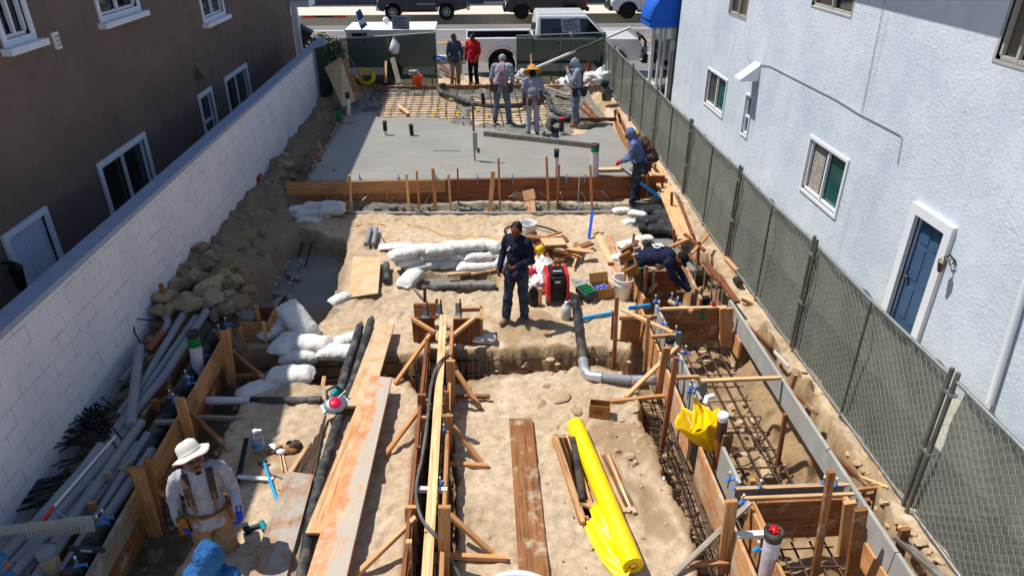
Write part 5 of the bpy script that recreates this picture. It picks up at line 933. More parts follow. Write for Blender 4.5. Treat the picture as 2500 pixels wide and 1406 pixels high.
scatter([(1540,930),(1580,1000),(1660,1200),(1600,1180),(1300,950),(1200,850),(1540,850)],38,lambda x,y: crumb(GG(x,y,.0),random.uniform(.02,.06)))
scatter([(1950,900),(2000,900),(2240,1300),(2320,1400),(2250,1406),(2080,1150)],40,lambda x,y: crumb(GG(x,y,.0),random.uniform(.02,.06)))
for x,y,s in ((1365,968,.13),(1320,990,.08),(1410,1000,.1),(1340,945,.06)): rock(GG(x,y,-.02),s,'lump of sandstone on the near sand behind the small carton','sandstone lumps behind the small carton',9)
# ------------------------------------------------------------------ left side: conduits, rebar, rake
def pv(pts,r,label,m='grey_pvc',name='conduit_pipe',group='grey conduits lying along the white wall'):
    P=[G(*p) for p in pts]; b=MB(); b.tube(P,r,12); d=(P[-1]-P[-2]); b.lathe(P[-1]+d.normalized()*.001,[(r*1.0,0),(r*.78,0),(r*.78,-.12),(.001,-.12)],12,ax=d); d=P[0]-P[1]; b.lathe(P[0]+d.normalized()*.001,[(r*1.0,0),(r*.78,0),(r*.78,-.12),(.001,-.12)],12,ax=d); return one(b,name,m,label,'conduit',group)
pv([(376,753,.5),(398,766,.46),(410,782,.42),(406,800,.4),(392,820,.36),(346,875,.3),(297,933,.24)],.05,'grey conduit with a bent end, nearest the rocks')
pv([(448,768,.42),(343,945,.3),(290,1015,.24)],.052,'straight grey conduit right of the bent one'); pv([(504,760,.4),(400,920,.34),(300,1040,.3),(220,1150,.27)],.056,'long grey conduit, the one reaching farthest towards the box form')
pv([(480,774,.38),(358,948,.3),(262,1075,.24)],.05,'grey conduit pressed against the longest one'); pv([(341,847,.42),(330,940,.43),(319,1040,.4)],.06,'grey conduit lying across the top of the others')
pv([(308,858,.3),(283,898,.26)],.07,'short fat dark grey conduit offcut by the white wall','hose_grey'); pv([(277,878,.2),(225,960,.2),(165,1040,.2)],.035,'thin conduit along the foot of the white wall')
for i,(a,c) in enumerate((((330,1035),(60,1400)),((318,1045),(38,1380)),((345,1030),(130,1330)),((333,1085),(160,1310)),((298,1080),(20,1390)),((248,1088),(110,1262)),((360,1060),(150,1400)),((235,1180),(85,1420)),((190,1160),(-10,1380)),((372,1100),(240,1290)),((120,1300),(20,1420)))): pv([(a[0],a[1],.26+.05*(i%3)),((a[0]+c[0])/2,(a[1]+c[1])/2+3,.24+.05*(i%3)),(c[0],c[1],.22+.05*(i%3))],.053+.006*(i%2),f'grey conduit in the near bundle by the white wall, {ORD[i]} of its layers',group='near bundle of grey conduits')
stakex=board(G(424,812,.3),G(360,880,.25),.06,.06,'wood_pale','short pinkish timber between the conduits',None,'timber','timber')
P=G(396,813,.4); m=MB(); m.tube([P,G(362,858,.35)],.06,12); one(m,'foam_tube','skin','short orange tube among the conduits','tube')
stake(392,693,409,770,.3,.05,.05,'wood_red','red brown stake standing in the rocks by the white wall',None)
pv([(323,778,.62),(372,782,.5)],.01,'thin rod bent against the white wall, upper piece','rebar_dark','bent_rod','bent rod by the wall'); pv([(323,778,.62),(329,812,.5),(350,848,.3)],.01,'thin rod bent against the white wall, lower piece','rebar_dark','bent_rod','bent rod by the wall')
for i in range(58):
    x0=random.uniform(215,300); y0=random.uniform(1000,1110); a=random.choice([random.uniform(2.75,3.25),random.uniform(3.2,3.7),random.uniform(2.6,3.)]); L=random.uniform(90,230); x1=x0+L*math.cos(a); y1=y0-L*math.sin(a)*1.05; z=.16+.18*random.random()
    x1=max(x1,40+ (1250-y1)*.28 if y1>1000 else 160)
    if i%6==0: x0,y0=random.uniform(185,235),random.uniform(970,1010); x1,y1=x0+random.uniform(40,90),y0+random.uniform(60,110)
    m=MB(); m.tube([G(x0,y0,z),G((x0+x1)/2,(y0+y1)/2,z+.05),G(x1,y1,z+random.uniform(-.05,.1))],.009,5); one(m,'rebar_offcut','rebar_dark','bent dark rebar offcut in the tangle by the white wall','rebar offcut','rebar offcuts tangled by the white wall')
for i in range(14):
    m=MB(); y=1195+i*5; m.tube([G(-30,y+random.uniform(-5,30),.2),G(90,y-22,.25),G(215,y-60+random.uniform(-12,12),.24)],.009,5); one(m,'rebar_offcut','rebar_dark','long dark rebar lying beneath the rake by the wall','rebar','long rebars beneath the rake')
t=thing('concrete_rake','grey toothed concrete rake with a long white handle on top of the conduits','rake',G(120,1280,.55)); P,Q=G(-6,1296,.55),G(226,1268,.55); b=MB(); b.beam(P,Q,.02,.1); b.build('blade','grey_form',t)
for k in range(22): c_=P.lerp(Q,.3+.69*k/21); b=MB(); b.beam(c_+Vector((0,0,-.03)),c_+Vector((0,-.03,-.12)),.018,.008); b.build('tooth','grey_form',t)
b=MB(); b.tube([G(102,1274,.58),G(132,1236,.64)],.016,8); b.build('socket','red_paint',t); b=MB(); b.tube([G(132,1236,.64),G(282,1064,.5)],.013,8); b.build('handle','white_pvc',t)
for a,c in (((118,1250,.6),(50,1284,.56)),((135,1246,.6),(162,1264,.56))): b=MB(); b.tube([G(*a),G(*c)],.006,5); b.build('brace','steel',t)
t=thing('capped_post','thick grey round post standing at the near left corner','post',G(150,1420,0)); P,Q=G(150,1430,.0),G(110,1343,.5); b=MB(); b.tube([P,Q],.075,16); b.build('post_body','rock_pale',t); b=MB(); b.lathe(Q,[(.078,-.07),(.082,-.01),(.075,.012),(.001,.02)],16,ax=Q-P); b.build('cap','grey_pvc',t)
level((170,1338),(256,1342),.5,'case_dark','dark spirit level resting across the left forms',.03,.05)
# ------------------------------------------------------------------ left long form
LX=G(560,800,.35).x; y0,y1=3.2,G(560,800,.35).y
lf=[(y0,5.2,.1,.36,'wood_grey','near grey weathered board of the left long form'),(5.21,7.1,.08,.36,'wood_fir','middle orange board of the left long form'),(7.11,y1,.08,.36,'wood_fir','far orange board of the left long form'),(y0,5.9,-.2,.095,'wood_brown','lower dark board of the left long form, near end'),(5.91,y1,-.2,.075,'wood_brown','lower dark board of the left long form, far end')]
for a,c,z0,z1,mm,lb in lf: one(MB().box((LX,(a+c)/2,(z0+z1)/2),(.04,c-a-.004,z1-z0-.003)),'form_board',mm,lb,'form board','boards of the left long form')
m=MB(); m.tube([(LX-.3,8.9,.16),(LX-.28,7,.17),(LX-.27,5,.18),(LX-.26,3.1,.18)],.1,18); one(m,'drain_pipe','wrap_pipe','long fat black pipe running beside the left long form','pipe')
one(MB().box((LX-.5,6.1,.12),(.04,5.6,.3)),'form_board','wood_brown','outer dark board on the far side of the fat black pipe','form board','boards of the left long form')
pipe((470,812),(485,905),.18,.075,[(0,.7,'tape_white'),(.7,.92,'tape_green'),(.92,1,'black_pipe')],'white wrapped pipe with green band and black top by the left form')
g='stakes of the left long form'
for i,(a,w,mm,lb) in enumerate((((548,808,566,930,-.05),.11,'wood_fir','wide orange stake at the far end of the left form'),((438,972,470,1090,-.05),.11,'wood_fir','wide orange stake half way along the left form'),((335,1140,378,1300,-.1),.13,'wood_fir','widest orange stake, left of the man in the white hat'),((359,1117,395,1290,-.1),.05,'wood_red','thin stake behind the widest orange stake'),((258,1153,284,1215,.05),.09,'wood_grey','grey stake end rising beside the near conduits'),((222,1225,240,1278,.1),.07,'wood_fir','short stake by the rake blade'),((376,976,396,1025,.1),.07,'wood_brown','brown stake end left of the half way stake'),((412,942,424,965,.25),.05,'wood_red','small red block on the fat pipe'))): stake(*a,w,.045,mm,lb,g)
for i,(a,c,mm,lb) in enumerate((((556,848,.28),(672,945,.02),'wood_brown','slanted brace of the far left stake'),((566,918,.0),(662,916,.02),'wood_brown','level brace of the far left stake'),((458,1000,.28),(562,1100,.02),'wood_brown','slanted brace of the half way left stake'),((478,1018,.0),(592,1022,.0),'wood_grey','long grey lath across the trench below the half way stake'),((306,1144,.38),(402,1212,.1),'wood_brown','slanted brace behind the man in the white hat'),((378,1031,.3),(440,1029,.3),'wood_grey','grey cross piece over the fat black pipe'),((392,985,.32),(424,955,.34),'wood_red','short red cross piece over the fat black pipe'),((292,1148,.3),(322,1125,.3),'wood_grey','grey cross piece between conduits and form'),((520,806,.3),(552,835,.3),'wood_brown','short slanted batten at the far left stake'),((540,735,.3),(600,775,.0),'wood_fir','orange stick lying behind the box form'),((592,740,.1),(612,712,.12),'wood_fir','orange block lying on the slope behind the box form'),((545,738,.25),(585,770,.22),'wood_grey','grey stick beside the orange one behind the box form'))): board(G(*a),G(*c),.05,.045,mm,lb,'braces of the left long form','brace','brace')
for i,(x,y,z) in enumerate(((455,920,.38),(463,934,.38),(418,968,.38),(428,976,.38),(243,1276,.38),(256,1263,.38),(190,1378,.38),(537,808,.36),(553,790,.36),(497,868,.3))): bolt(x,y,z,'blue_plastic',f'anchor bolt with blue holder on the left long form, {ORD[i]} of the row','anchor bolts of the left long form',.2,1.2)
bx=G(585,788,.33); x1=G(648,788,.33).x; one(MB().box(((bx.x+x1)/2,bx.y,.15),(x1-bx.x,.04,.36)),'form_board','wood_fir','orange front board of the box form at the far end of the left form','form board'); one(MB().box(((bx.x+x1)/2,bx.y+.5,.12),(x1-bx.x,.04,.34)),'form_board','wood_brown','rear board of the box form at the far end of the left form','form board'); one(MB().box((x1+.022,bx.y+.25,.1),(.04,.54,.4)),'form_board','wood_fir','right side board of the box form at the far end of the left form','form board')
one(MB().box(((bx.x+x1)/2,bx.y+.02,-.2),(x1-bx.x,.04,.3)),'form_board','wood_red','lower dark board below the box form in the trench','form board')
stake(624,745,634,790,.25,.05,.04,'wood_fir','stake at the corner of the box form by the sandbags',None); stake(586,800,600,870,-.1,.05,.04,'wood_fir','stake at the left end of the box form',None); stake(643,785,655,870,-.2,.035,.04,'wood_pale','thin edge stake on the right of the box form',None)
crumple('cloth_bag','grey cloth bag on the box form','bag',G(605,770,.38),(.13,.1,.07),'conc_chunk',jit=.4,seed=31)
# taped pipe from the left trench
t=thing('drain_pipe','black drain pipe with white taped joint crossing the left trench','pipe',G(640,980)); z=.02
for a,c,r,mm in ((505,548,.055,'tape_white'),(548,612,.05,'tape_white'),(612,690,.052,'black_pipe'),(690,755,.052,'wrap_pipe'),(755,784,.062,'black_pipe')): m=MB(); m.tube([G(a,978+(a-500)*.0,z),G(c,978,z)],r,14); m.build('pipe_section',mm,t)
# rods, bolts and kickers in the shaded pit
for i,(x,y) in enumerate(((706,652),(735,650),(700,665),(729,662),(682,692),(715,694),(675,708),(708,706))): bolt(x,y,-.35,None,'white capped bolt standing in the shaded wet pit','white capped bolts in the shaded pit',0,1.5)
for i,(a,c) in enumerate((((748,560),(728,628)),((768,570),(745,650)),((700,720),(672,755)))): m=MB(); m.tube([G(*a,-.1),G(*c,-.35)],.014,5); one(m,'rebar_bar','rebar_dark','rebar rod slanting into the shaded pit','rebar','rebar rods in the shaded pit')
for i,(a,c) in enumerate((((700,668),(732,680)),((668,715),(712,728)),((683,728),(672,750)))): board(G(*a,-.33),G(*c,-.33),.1,.05,'wood_grey','cement covered wood block among the bolts in the shaded pit','wood blocks in the shaded pit','wood_block','block')
hose([(672,468),(700,500),(740,515),(790,512),(850,520)],.12,.016,'black_rubber','thin black cable sagging past the far left sandbags','cable','cable'); hose([(690,478),(700,500),(715,545),(745,570)],.0,.008,'cord_yellow','thin pale cord on the slope beside the far left sandbags','cord','cord')
board(G(652,445,.4),G(640,500,.1),.11,.03,'wood_pale','pale stake leaning at the foot of the white wall',None,'stake','stake'); board(G(668,448,.35),G(652,502,.1),.11,.03,'wood_fir','second stake leaning next to the pale one at the white wall foot',None,'stake','stake')
board(G(778,345,.6),G(786,375,.5),.06,.04,'wood_fir','upright orange stake at the left edge of the slab',None,'stake','stake'); board(G(765,370,.5),G(775,395,.5),.2,.04,'wood_red','short rusty brown board on the bank beside the slab',None,'board','board'); board(G(790,303,.5),G(868,301,.5),.05,.03,'wood_brown','thin lath lying over the left edge of the slab',None,'lath','lath')
# ------------------------------------------------------------------ loose things on the near left sand
def bottle(P,label):
    t=thing('water_bottle',label,'bottle',P); m=MB(); m.lathe((0,0,0),[(.001,0),(.07,0),(.075,.02),(.072,.09),(.075,.1),(.075,.2),(.06,.25),(.025,.29),(.022,.31)],18); m.build('bottle_body','clear_plastic',t,local=True); m=MB(); m.lathe((0,0,.11),[(.077,0),(.077,.07)],18); m.build('paper_label','bottle_blue',t,local=True); m=MB(); m.lathe((0,0,.3),[(.028,0),(.028,.03),(.001,.03)],12); m.box((.03,0,.325),(.09,.03,.012)); m.build('cap','white_plastic',t,local=True)
q=G(634,1103,0); bottle((q.x,q.y,0),'clear water bottle with blue label standing in the shade on the sand')
for i in range(11): q=G(random.uniform(662,728),random.uniform(1080,1105),.04); crumple('paper_scrap',f'crumpled scrap of litter beside the water bottle','litter',q,(random.uniform(.03,.07),.04,.035),random.choice(['leather','thin_white','cardboard','bag_black','cloth_black']),'litter beside the water bottle',n=8,jit=.5,seed=i)
crumple('dark_headgear','dark brown cap lying among the litter','cap',G(722,1088,.05),(.075,.07,.07),'leather_dark',n=10,jit=.3,seed=9)
t=thing('hammer','blue handled hammer lying on the sand across a white stick','hammer',G(655,1170)); m=MB(); m.tube([G(645,1130,.05),G(660,1175,.05),G(679,1228,.04)],[.014,.017,.02],8); m.build('handle','blue_bright',t); m=MB(); m.tube([G(630,1132,.05),G(652,1124,.05)],.022,8); m.build('head','case_dark',t)
board(G(580,1164,.03),G(666,1170,.03),.05,.025,'white_pvc','white stick lying half in the shade on the sand',None,'stick','stick')
board(G(664,1155,.03),G(700,1170,.03),.02,.02,'wood_grey','thin grey twig of wood right of the hammer',None,'stick','stick'); board(G(602,1070,.02),G(575,1200,.02),.05,.02,'black_rubber','dark strap lying in the shade behind the man in the white hat',None,'strap','strap')
for i,(a,c) in enumerate((((681,1100),(690,1150)),((689,1105),(700,1152)))): board(G(*a,.03),G(*c,.03),.012,.012,'wood_pale','thin splinter of wood below the litter','splinters below the litter','splinter','stick')
def drill(P,rz):
    t=thing('cordless_drill','teal and black cordless drill lying on the sand','drill',P,rz=rz); m=MB(); m.tube([(0,0,.05),(.12,0,.05)],.032,12); m.build('motor_body','teal_tool',t,local=True); m=MB(); m.lathe((.12,0,.05),[(.03,0),(.024,.05),(.012,.07),(.001,.07)],12,ax=(1,0,0)); m.build('chuck','case_dark',t,local=True); m=MB(); m.beam((.03,0,.045),(.0,-.13,.04),.04,.04,(0,0,1)); m.build('grip','case_dark',t,local=True); m=MB(); m.box((-.01,-.15,.045),(.12,.06,.075)); m.build('battery','gen_black',t,local=True,bevel=.01); m=MB(); m.box((-.01,-.121,.045),(.1,.012,.06)); m.build('battery_shoe','teal_tool',t,local=True)
drill(G(640,1283,0),-1.0)
# rebar bundle, black wrapped pipes, saw
for i in range(24):
    u=i/23; m=MB(); j=random.uniform(-3,3); a=(742+u*58,1120-u*100+random.uniform(-12,12)); c=(683+u*70+j,1260-u*18+random.uniform(-25,15))
    if i>18: a=(795+j,1015)
    m.tube([G(a[0],a[1],.04+.01*(i%3)),G((a[0]+c[0])/2+j*.5,(a[1]+c[1])/2,.04),G(c[0],c[1],.03)],.009,5); one(m,'rebar_bar','rebar','straight steel bar in the bundle lying beside the black pipe','rebar','steel bars bundled beside the black pipe')
for i,(p,r,lb) in enumerate((([(879,797,.12),(868,835,.1),(845,900,.1),(830,960,.09)],.062,'shorter black wrapped pipe, ending under the saw'),([(906,783,.1),(893,830,.1),(865,925,.09),(825,1030,.07),(790,1140,.06),(765,1240,.06),(748,1340,.06),(735,1420,.05)],.062,'long black wrapped pipe running down beside the orange plank'))):
    P=[G(*q) for q in p]; m=MB(); m.tube([P[0]+(P[0]-P[1]).normalized()*.12]+P,[.015]+[r*(1 if k%2 else .96) for k in range(len(P))],14); one(m,'wrapped_pipe','wrap_pipe',lb,'pipe')
q=G(818,985,.2); t=thing('circular_saw','circular saw with red disc lying on the black pipes','circular saw',q,rot=(.35,-.1,.5))
m=MB(); m.lathe((0,0,0),[(.001,.02),(.13,.02),(.14,.0),(.14,-.02),(.001,-.02)],24); m.build('blade_guard','steel',t,local=True); m=MB(); m.lathe((0,0,.02),[(.001,.012),(.075,.01),(.08,0)],20); m.build('blade_disc','magenta',t,local=True); m=MB(); m.box((.0,0,-.03),(.34,.16,.012)); m.build('base_plate','steel',t,local=True); m=MB(); m.tube([(.02,.12,.0),(.1,.15,.03)],.045,12); m.build('motor','teal_tool',t,local=True); m=MB(); m.tube([(-.06,.1,.02),(-.03,.19,.05),(.1,.2,.06),(.15,.12,.04)],.018,8); m.build('handle','case_dark',t,local=True); m=MB(); m.box((.12,.19,.0),(.09,.07,.06)); m.build('battery','teal_tool',t,local=True,bevel=.01); m=MB(); m.tube([(-.19,-.06,-.01),(.19,.1,.03)],.009,6); m.build('guide_rod','steel',t,local=True)
# planks
def plankq(px,z,th,m,label,name='plank'):
    P=[G(x,y,z) for x,y in px]; b=MB(); ex=(P[2]-P[1]); L=ex.length; w=(P[1]-P[0]).length; c_=[Vector(p) for p in P]; lo=[p-Vector((0,0,th)) for p in c_]; ru=random.random()*7
    b.add(c_+lo,[(0,1,2,3),(7,6,5,4),(0,4,5,1),(1,5,6,2),(2,6,7,3),(3,7,4,0)],[[(0+ru,0),(0+ru,w),(L+ru,w),(L+ru,0)]]+[[(L+ru,0),(L+ru,w),(ru,w),(ru,0)]]+[[(ru,0),(ru,th),(ru+.2,th),(ru+.2,0)],[(ru,0),(ru,th),(ru+L,th),(ru+L,0)],[(ru,0),(ru,th),(ru+.2,th),(ru+.2,0)],[(ru,0),(ru,th),(ru+L,th),(ru+L,0)]])
    b.f=[f[::-1] if False else f for f in b.f]; return one(b,name,m,label,'plank')
plankq([(918,790),(963,790),(905,990),(842,990)],.17,.04,'wood_sandy','dusty plank under the far end of the orange plank, bridging the cross trench')
plankq([(905,915),(956,922),(838,1440),(738,1440)],.23,.045,'wood_smear','long orange cement-splashed plank running towards the camera'); plankq([(873,985),(902,985),(790,1300),(745,1300)],.17,.03,'wood_pale','pale plank edge beneath the left side of the long orange plank')
plankq([(700,1149),(766,1158),(690,1440),(595,1440)],.09,.045,'wood_cement','grey cement-covered plank lying near the drill'); plankq([(1243,1021),(1299,1020),(1342,1410),(1268,1412)],.05,.045,'wood_brown','dark brown plank lying alone on the near sand')
plankq([(744,1088),(752,1092),(686,1196),(677,1192)],.06,.05,'wood_pale','narrow batten between the litter and the cement-covered plank'); board(G(688,1280,.03),G(600,1356,.02),.025,.015,'wood_pale','thin lath on the sand below the drill',None,'lath','lath'); board(G(792,920,.05),G(788,945,.0),.05,.04,'wood_pale','short stake end behind the circular saw',None,'stake','stake')
# ------------------------------------------------------------------ centre wall form
CX=-.55; g='centre form timbers'
one(MB().box((CX+.02,6.05,.435),(.095,5.1,.045)),'form_top_timber','wood_pale','long pale timber laid along the top of the centre form','timber',g)
for x,yy,lb,mm in ((CX-.2,6.0,'left side rail of the centre form','wood_red'),(CX+.14,6.0,'right side rail of the centre form','wood_fir')):
    one(MB().box((x,yy,.30),(.04,4.9,.14)),'form_board',mm,lb,'form board',g)
one(MB().box((CX-.2,6.0,.06),(.035,4.9,.2)),'form_board','wood_brown','lower left board of the centre form','form board',g); one(MB().box((CX+.14,6.0,.06),(.035,4.9,.2)),'form_board','wood_brown','lower right board of the centre form','form board',g)
for i,(a,w,mm) in enumerate((((1100,880,1101,1000,-.1),.11,'wood_fir'),((1090,955,1092,1085,-.15),.06,'wood_brown'),((1094,1013,1091,1130,-.15),.11,'wood_fir'),((1085,1236,1083,1420,-.1),.11,'wood_fir'),((1078,1270,1078,1400,-.1),.05,'wood_brown'),((1030,962,1028,1060,-.1),.1,'wood_brown'),((1036,1017,1034,1090,-.1),.1,'wood_fir'),((1022,1089,1020,1170,-.1),.05,'wood_red'),((1002,1236,1004,1320,-.1),.11,'wood_fir'),((998,1320,1000,1420,-.1),.055,'wood_pale'),((1037,700,1038,775,.1),.045,'wood_red'),((1066,730,1067,770,.2),.04,'wood_red'))): stake(*a,w,.045,mm,f'upright timber of the centre form, {ORD[i]} in the row from the far right side round',g)
for i,(a,c,mm,lb) in enumerate((((1113,905,.36),(1172,995,.02),'wood_fir','slanted brace on the right of the centre form, farthest'),((1100,968,.04),(1196,968,.04),'wood_red','pointed level stake on the right of the centre form, farthest'),((1105,1040,.36),(1176,1130,.02),'wood_fir','slanted brace on the right of the centre form, second'),((1098,1132,.04),(1192,1137,.03),'wood_fir','pointed level stake on the right of the centre form, second'),((1098,1256,.36),(1203,1352,.02),'wood_fir','slanted brace on the right of the centre form, nearest'),((1096,1356,.05),(1238,1362,.03),'wood_fir','pointed level stake on the right of the centre form, nearest'),((1058,806,.42),(964,936,.02),'wood_fir','slanted brace on the left of the centre form, farthest'),((1042,975,.38),(940,1110,.02),'wood_fir','slanted brace on the left of the centre form, middle'),((1016,1262,.38),(862,1410,.02),'wood_pale','long pale slanted brace on the left of the centre form, nearest'),((1022,1194,.36),(1092,1196,.36),'white_pvc','white spreader across the centre form'),((1006,778,.46),(1062,812,.46),'wood_fir','slanted timber at the far left of the centre box form'),((1090,832,.3),(1160,775,.42),'wood_pale','pale brace across the right centre box form'))): board(G(*a),G(*c),.05,.045,mm,lb,'braces of the centre form','brace','brace')
def fbox(px0,px1,y,z0,z1,m,label,dy=0,g=None): P=G(px0,y,z1);Q=G(px1,y,z1); return one(MB().box(((P.x+Q.x)/2,P.y+dy,(z0+z1)/2),(Q.x-P.x,.04,z1-z0)),'form_board',m,label,'form board',g)
fbox(1005,1060,775,-.1,.4,'wood_red','left front board of the centre box form'); fbox(1106,1172,778,-.12,.4,'wood_red','right front board of the centre box form'); fbox(1118,1178,752,.34,.4,'wood_fir','top edge board of the right centre box form'); fbox(1005,1060,770,.1,.4,'wood_fir','rear board of the left centre box form',.35)
P=G(1172,778,.4); one(MB().box((P.x+.02,P.y+.2,.15),(.04,.42,.5)),'form_board','wood_fir','right side board of the centre box form','form board')
for i,(x,y) in enumerate(((1040,775),(1073,770),(1120,768))):
    q=G(x,y,.42); t=thing('hold_down_bracket',f'galvanised hold-down bracket on the centre box form, {ORD[i]} from the left','bracket',q,'hold-down brackets of the centre box form'); m=MB(); m.box(q+Vector((0,0,.015)),(.11,.1,.012)); m.box(q+Vector((0,.04,.09)),(.09,.012,.16)); m.build('plate','steel',t); m=MB(); m.tube([q+Vector((.03,0,-.1)),q+Vector((.03,0,.26))],.013,7); m.build('threaded_rod','rebar',t)
for i,(x,y) in enumerate(((1087,796),(1082,950),(1083,1050),(1075,1180),(1040,1310),(1082,800))): bolt(x,y,.4,'blue_plastic',f'anchor bolt with blue holder in the centre form, {ORD[i]} from the far end','anchor bolts of the centre form',1.2,1.)
hose([(1102,868,.45),(1085,872,.48),(1066,895,.5),(1055,930,.5),(1048,975,.5),(1043,1030,.5),(1036,1080,.5),(1028,1130,.46),(1017,1180,.42),(1018,1225,.42),(1032,1270,.48),(1062,1305,.5),(1090,1345,.3),(1130,1420,.1)],.5,.017,'hose_grey','long grey hose looping along the top of the centre form')
# ------------------------------------------------------------------ rebar in the trenches
def cage(label,xs,zs,ya,yb,step,m='rebar',along='y',r=.012):
    t=thing('rebar_cage',label,'rebar cage',((xs[0]+xs[-1])/2,(ya+yb)/2,zs[0]) if along=='y' else ((ya+yb)/2,(xs[0]+xs[-1])/2,zs[0]))
    f=(lambda a,b,c: (a,b,c)) if along=='y' else (lambda a,b,c: (b,a,c))
    for z in zs:
        for x in xs: b=MB(); b.tube([f(x+random.uniform(-.015,.015),ya,z),f(x+random.uniform(-.02,.02),(ya+yb)/2,z-.01),f(x,yb,z)],r,5); b.build('long_bar',m,t)
    n=int(abs(yb-ya)/step)
    for k in range(n):
        y=ya+(yb-ya)*(k+.5)/n; b=MB(); j=random.uniform(-.02,.02)
        if len(zs)>1: b.tube([f(xs[0]-.03,y,zs[0]),f(xs[-1]+.03,y+j,zs[0]),f(xs[-1]+.03,y,zs[-1]+.03),f(xs[0]-.03,y+j,zs[-1]+.03)],r*.75,4,closed=True)
        else: b.tube([f(xs[0]-.06,y,zs[0]+.015),f(xs[-1]+.06,y+j,zs[0]+.015)],r*.75,4)
        b.build('tie_bar',m,t)
    return t
def yy(py,z): return G(1300,py,z).y
cage('ladder of dark rebar in the trench left of the right-hand formwork',[2.14,2.3],[-.38,-.27],3.7,7.5,.13,r=.012)
cage('long bars of rusty red rebar beside the ladder in the right trench',[2.1],[-.3],3.8,8.2,.5,'rebar_red'); cage('near bars at the outer side of the rebar ladder',[2.36,2.4],[-.24],3.7,8.0,.6)
cage('wide rebar mat in the right trench behind the near box form',[2.82,2.96,3.1,3.28,3.46,3.62],[-.33],5.3,8.8,.3,r=.015); cage('rebar mat in the right trench in front of the near box form',[2.8,2.95,3.1,3.25,3.45,3.6],[-.33],3.5,5.0,.2,r=.014)
cage('upper crossing bars over the right trench beside the yellow film',[2.75,2.9,3.4],[-.14],5.7,6.8,.3)
cage('rebar cage running through the cross trench',[yy(862,-.1),yy(895,-.25)],[-.32,-.1],-1.7,1.9,.45,along='x'); cage('dense rebar cage where the centre form meets the cross trench',[7.75,8.15],[-.34,-.02],-.95,.12,.09,'rebar_dark','x',.011)
cage('rebar cage at the shaded end of the cross trench',[7.85,8.2],[-.3,-.1],-3.3,-1.7,.5,'rebar_dark','x'); cage('rebar cage inside the centre form',[CX-.1,CX+.06],[-.3,-.0],3.6,7.5,.22,'rebar_dark')
# ------------------------------------------------------------------ right-hand formwork
WX=G(1640,930,.36).x; WI=WX+.26
g='boards of the right wall form'
ys=[G(WX*0+1640,930,.36).y]
def ax_y(px,py): return GX(px,py,WX).y
for a,c,lb,mm in ((8.75,7.65,'farthest board of the right wall form','wood_fir'),(7.62,6.45,'second board of the right wall form, beside the yellow film','wood_dusty'),(6.42,6.05,'short board of the right wall form behind the yellow film','wood_dusty'),(5.75,4.85,'grained tan board of the right wall form, behind the near box','wood_dusty'),(4.8,3.5,'nearest tan board of the right wall form','wood_dusty')):
    one(MB().box((WX,(a+c)/2,.13),(.035,a-c,.48)),'form_board',mm,lb,'form board',g)
for a,c,lb in ((8.9,6.6,'inner grey board of the right wall form, far length'),(5.75,5.2,'inner grey board of the right wall form near the box'),(4.9,3.5,'inner brown board of the right wall form, nearest')): one(MB().box((WI,(a+c)/2,.15),(.035,a-c,.42)),'form_board','grey_form' if 'grey' in lb else 'wood_fir',lb,'form board',g)
FXR=3.8
one(MB().box((FXR,6.6,.22),(.04,4.7,.3)),'form_board','grey_form','long pale grey board facing the trench near the fence, far length','form board'); one(MB().box((FXR+.003,3.6,.22),(.04,1.28,.3)),'form_board','grey_form','long pale grey board near the fence, nearest length','form board')
one(MB().box((FXR-.02,4.3,-.08),(.04,1.3,.29)),'form_board','wood_fir','brown board under the grey board near the fence','form board'); one(MB().box((FXR-.02,8.6,-.08),(.04,.7,.29)),'form_board','wood_fir','orange board under the far end of the grey board','form board')
# board with the green mark
P=G(1617,757,.38);Q=G(1768,757,.38); bt=thing('marked_form','brown two-board cross form with a green painted mark, in front of the bending man','form board',((P.x+Q.x)/2,P.y,0))
one_=MB().box(((P.x+Q.x)/2,P.y,.245),(Q.x-P.x,.04,.27)); one_.build('upper_board','wood_brown',bt); MB().box(((P.x+Q.x)/2,P.y+.003,-.03),(Q.x-P.x,.04,.27)).build('lower_board','wood_brown',bt); MB().box(((P.x+Q.x)/2,P.y+.0,.4),(Q.x-P.x+.1,.05,.035)).build('top_strip','wood_pale',bt)
c_=G(1724,782,.3); c_.y=P.y-.024; m=MB()
for (dx,dz,w,h) in ((.02,.09,.09,.03),(-.03,.05,.04,.08),(.0,.0,.09,.035),(.02,-.05,.05,.07),(-.005,-.09,.09,.03)): m.ell(c_+Vector((dx,0,dz)),(w*.6,.003,h*.6),n=10,m=6)
m.build('green_mark','tape_green',bt)
for i,(x0,x1) in enumerate(((1765,1768),(1782,1778))): stake(x0,752,x1,838,-.15,.1,.04,'wood_fir','wide post at the right end of the green marked form, '+('left' if i==0 else 'right')+' one',None)
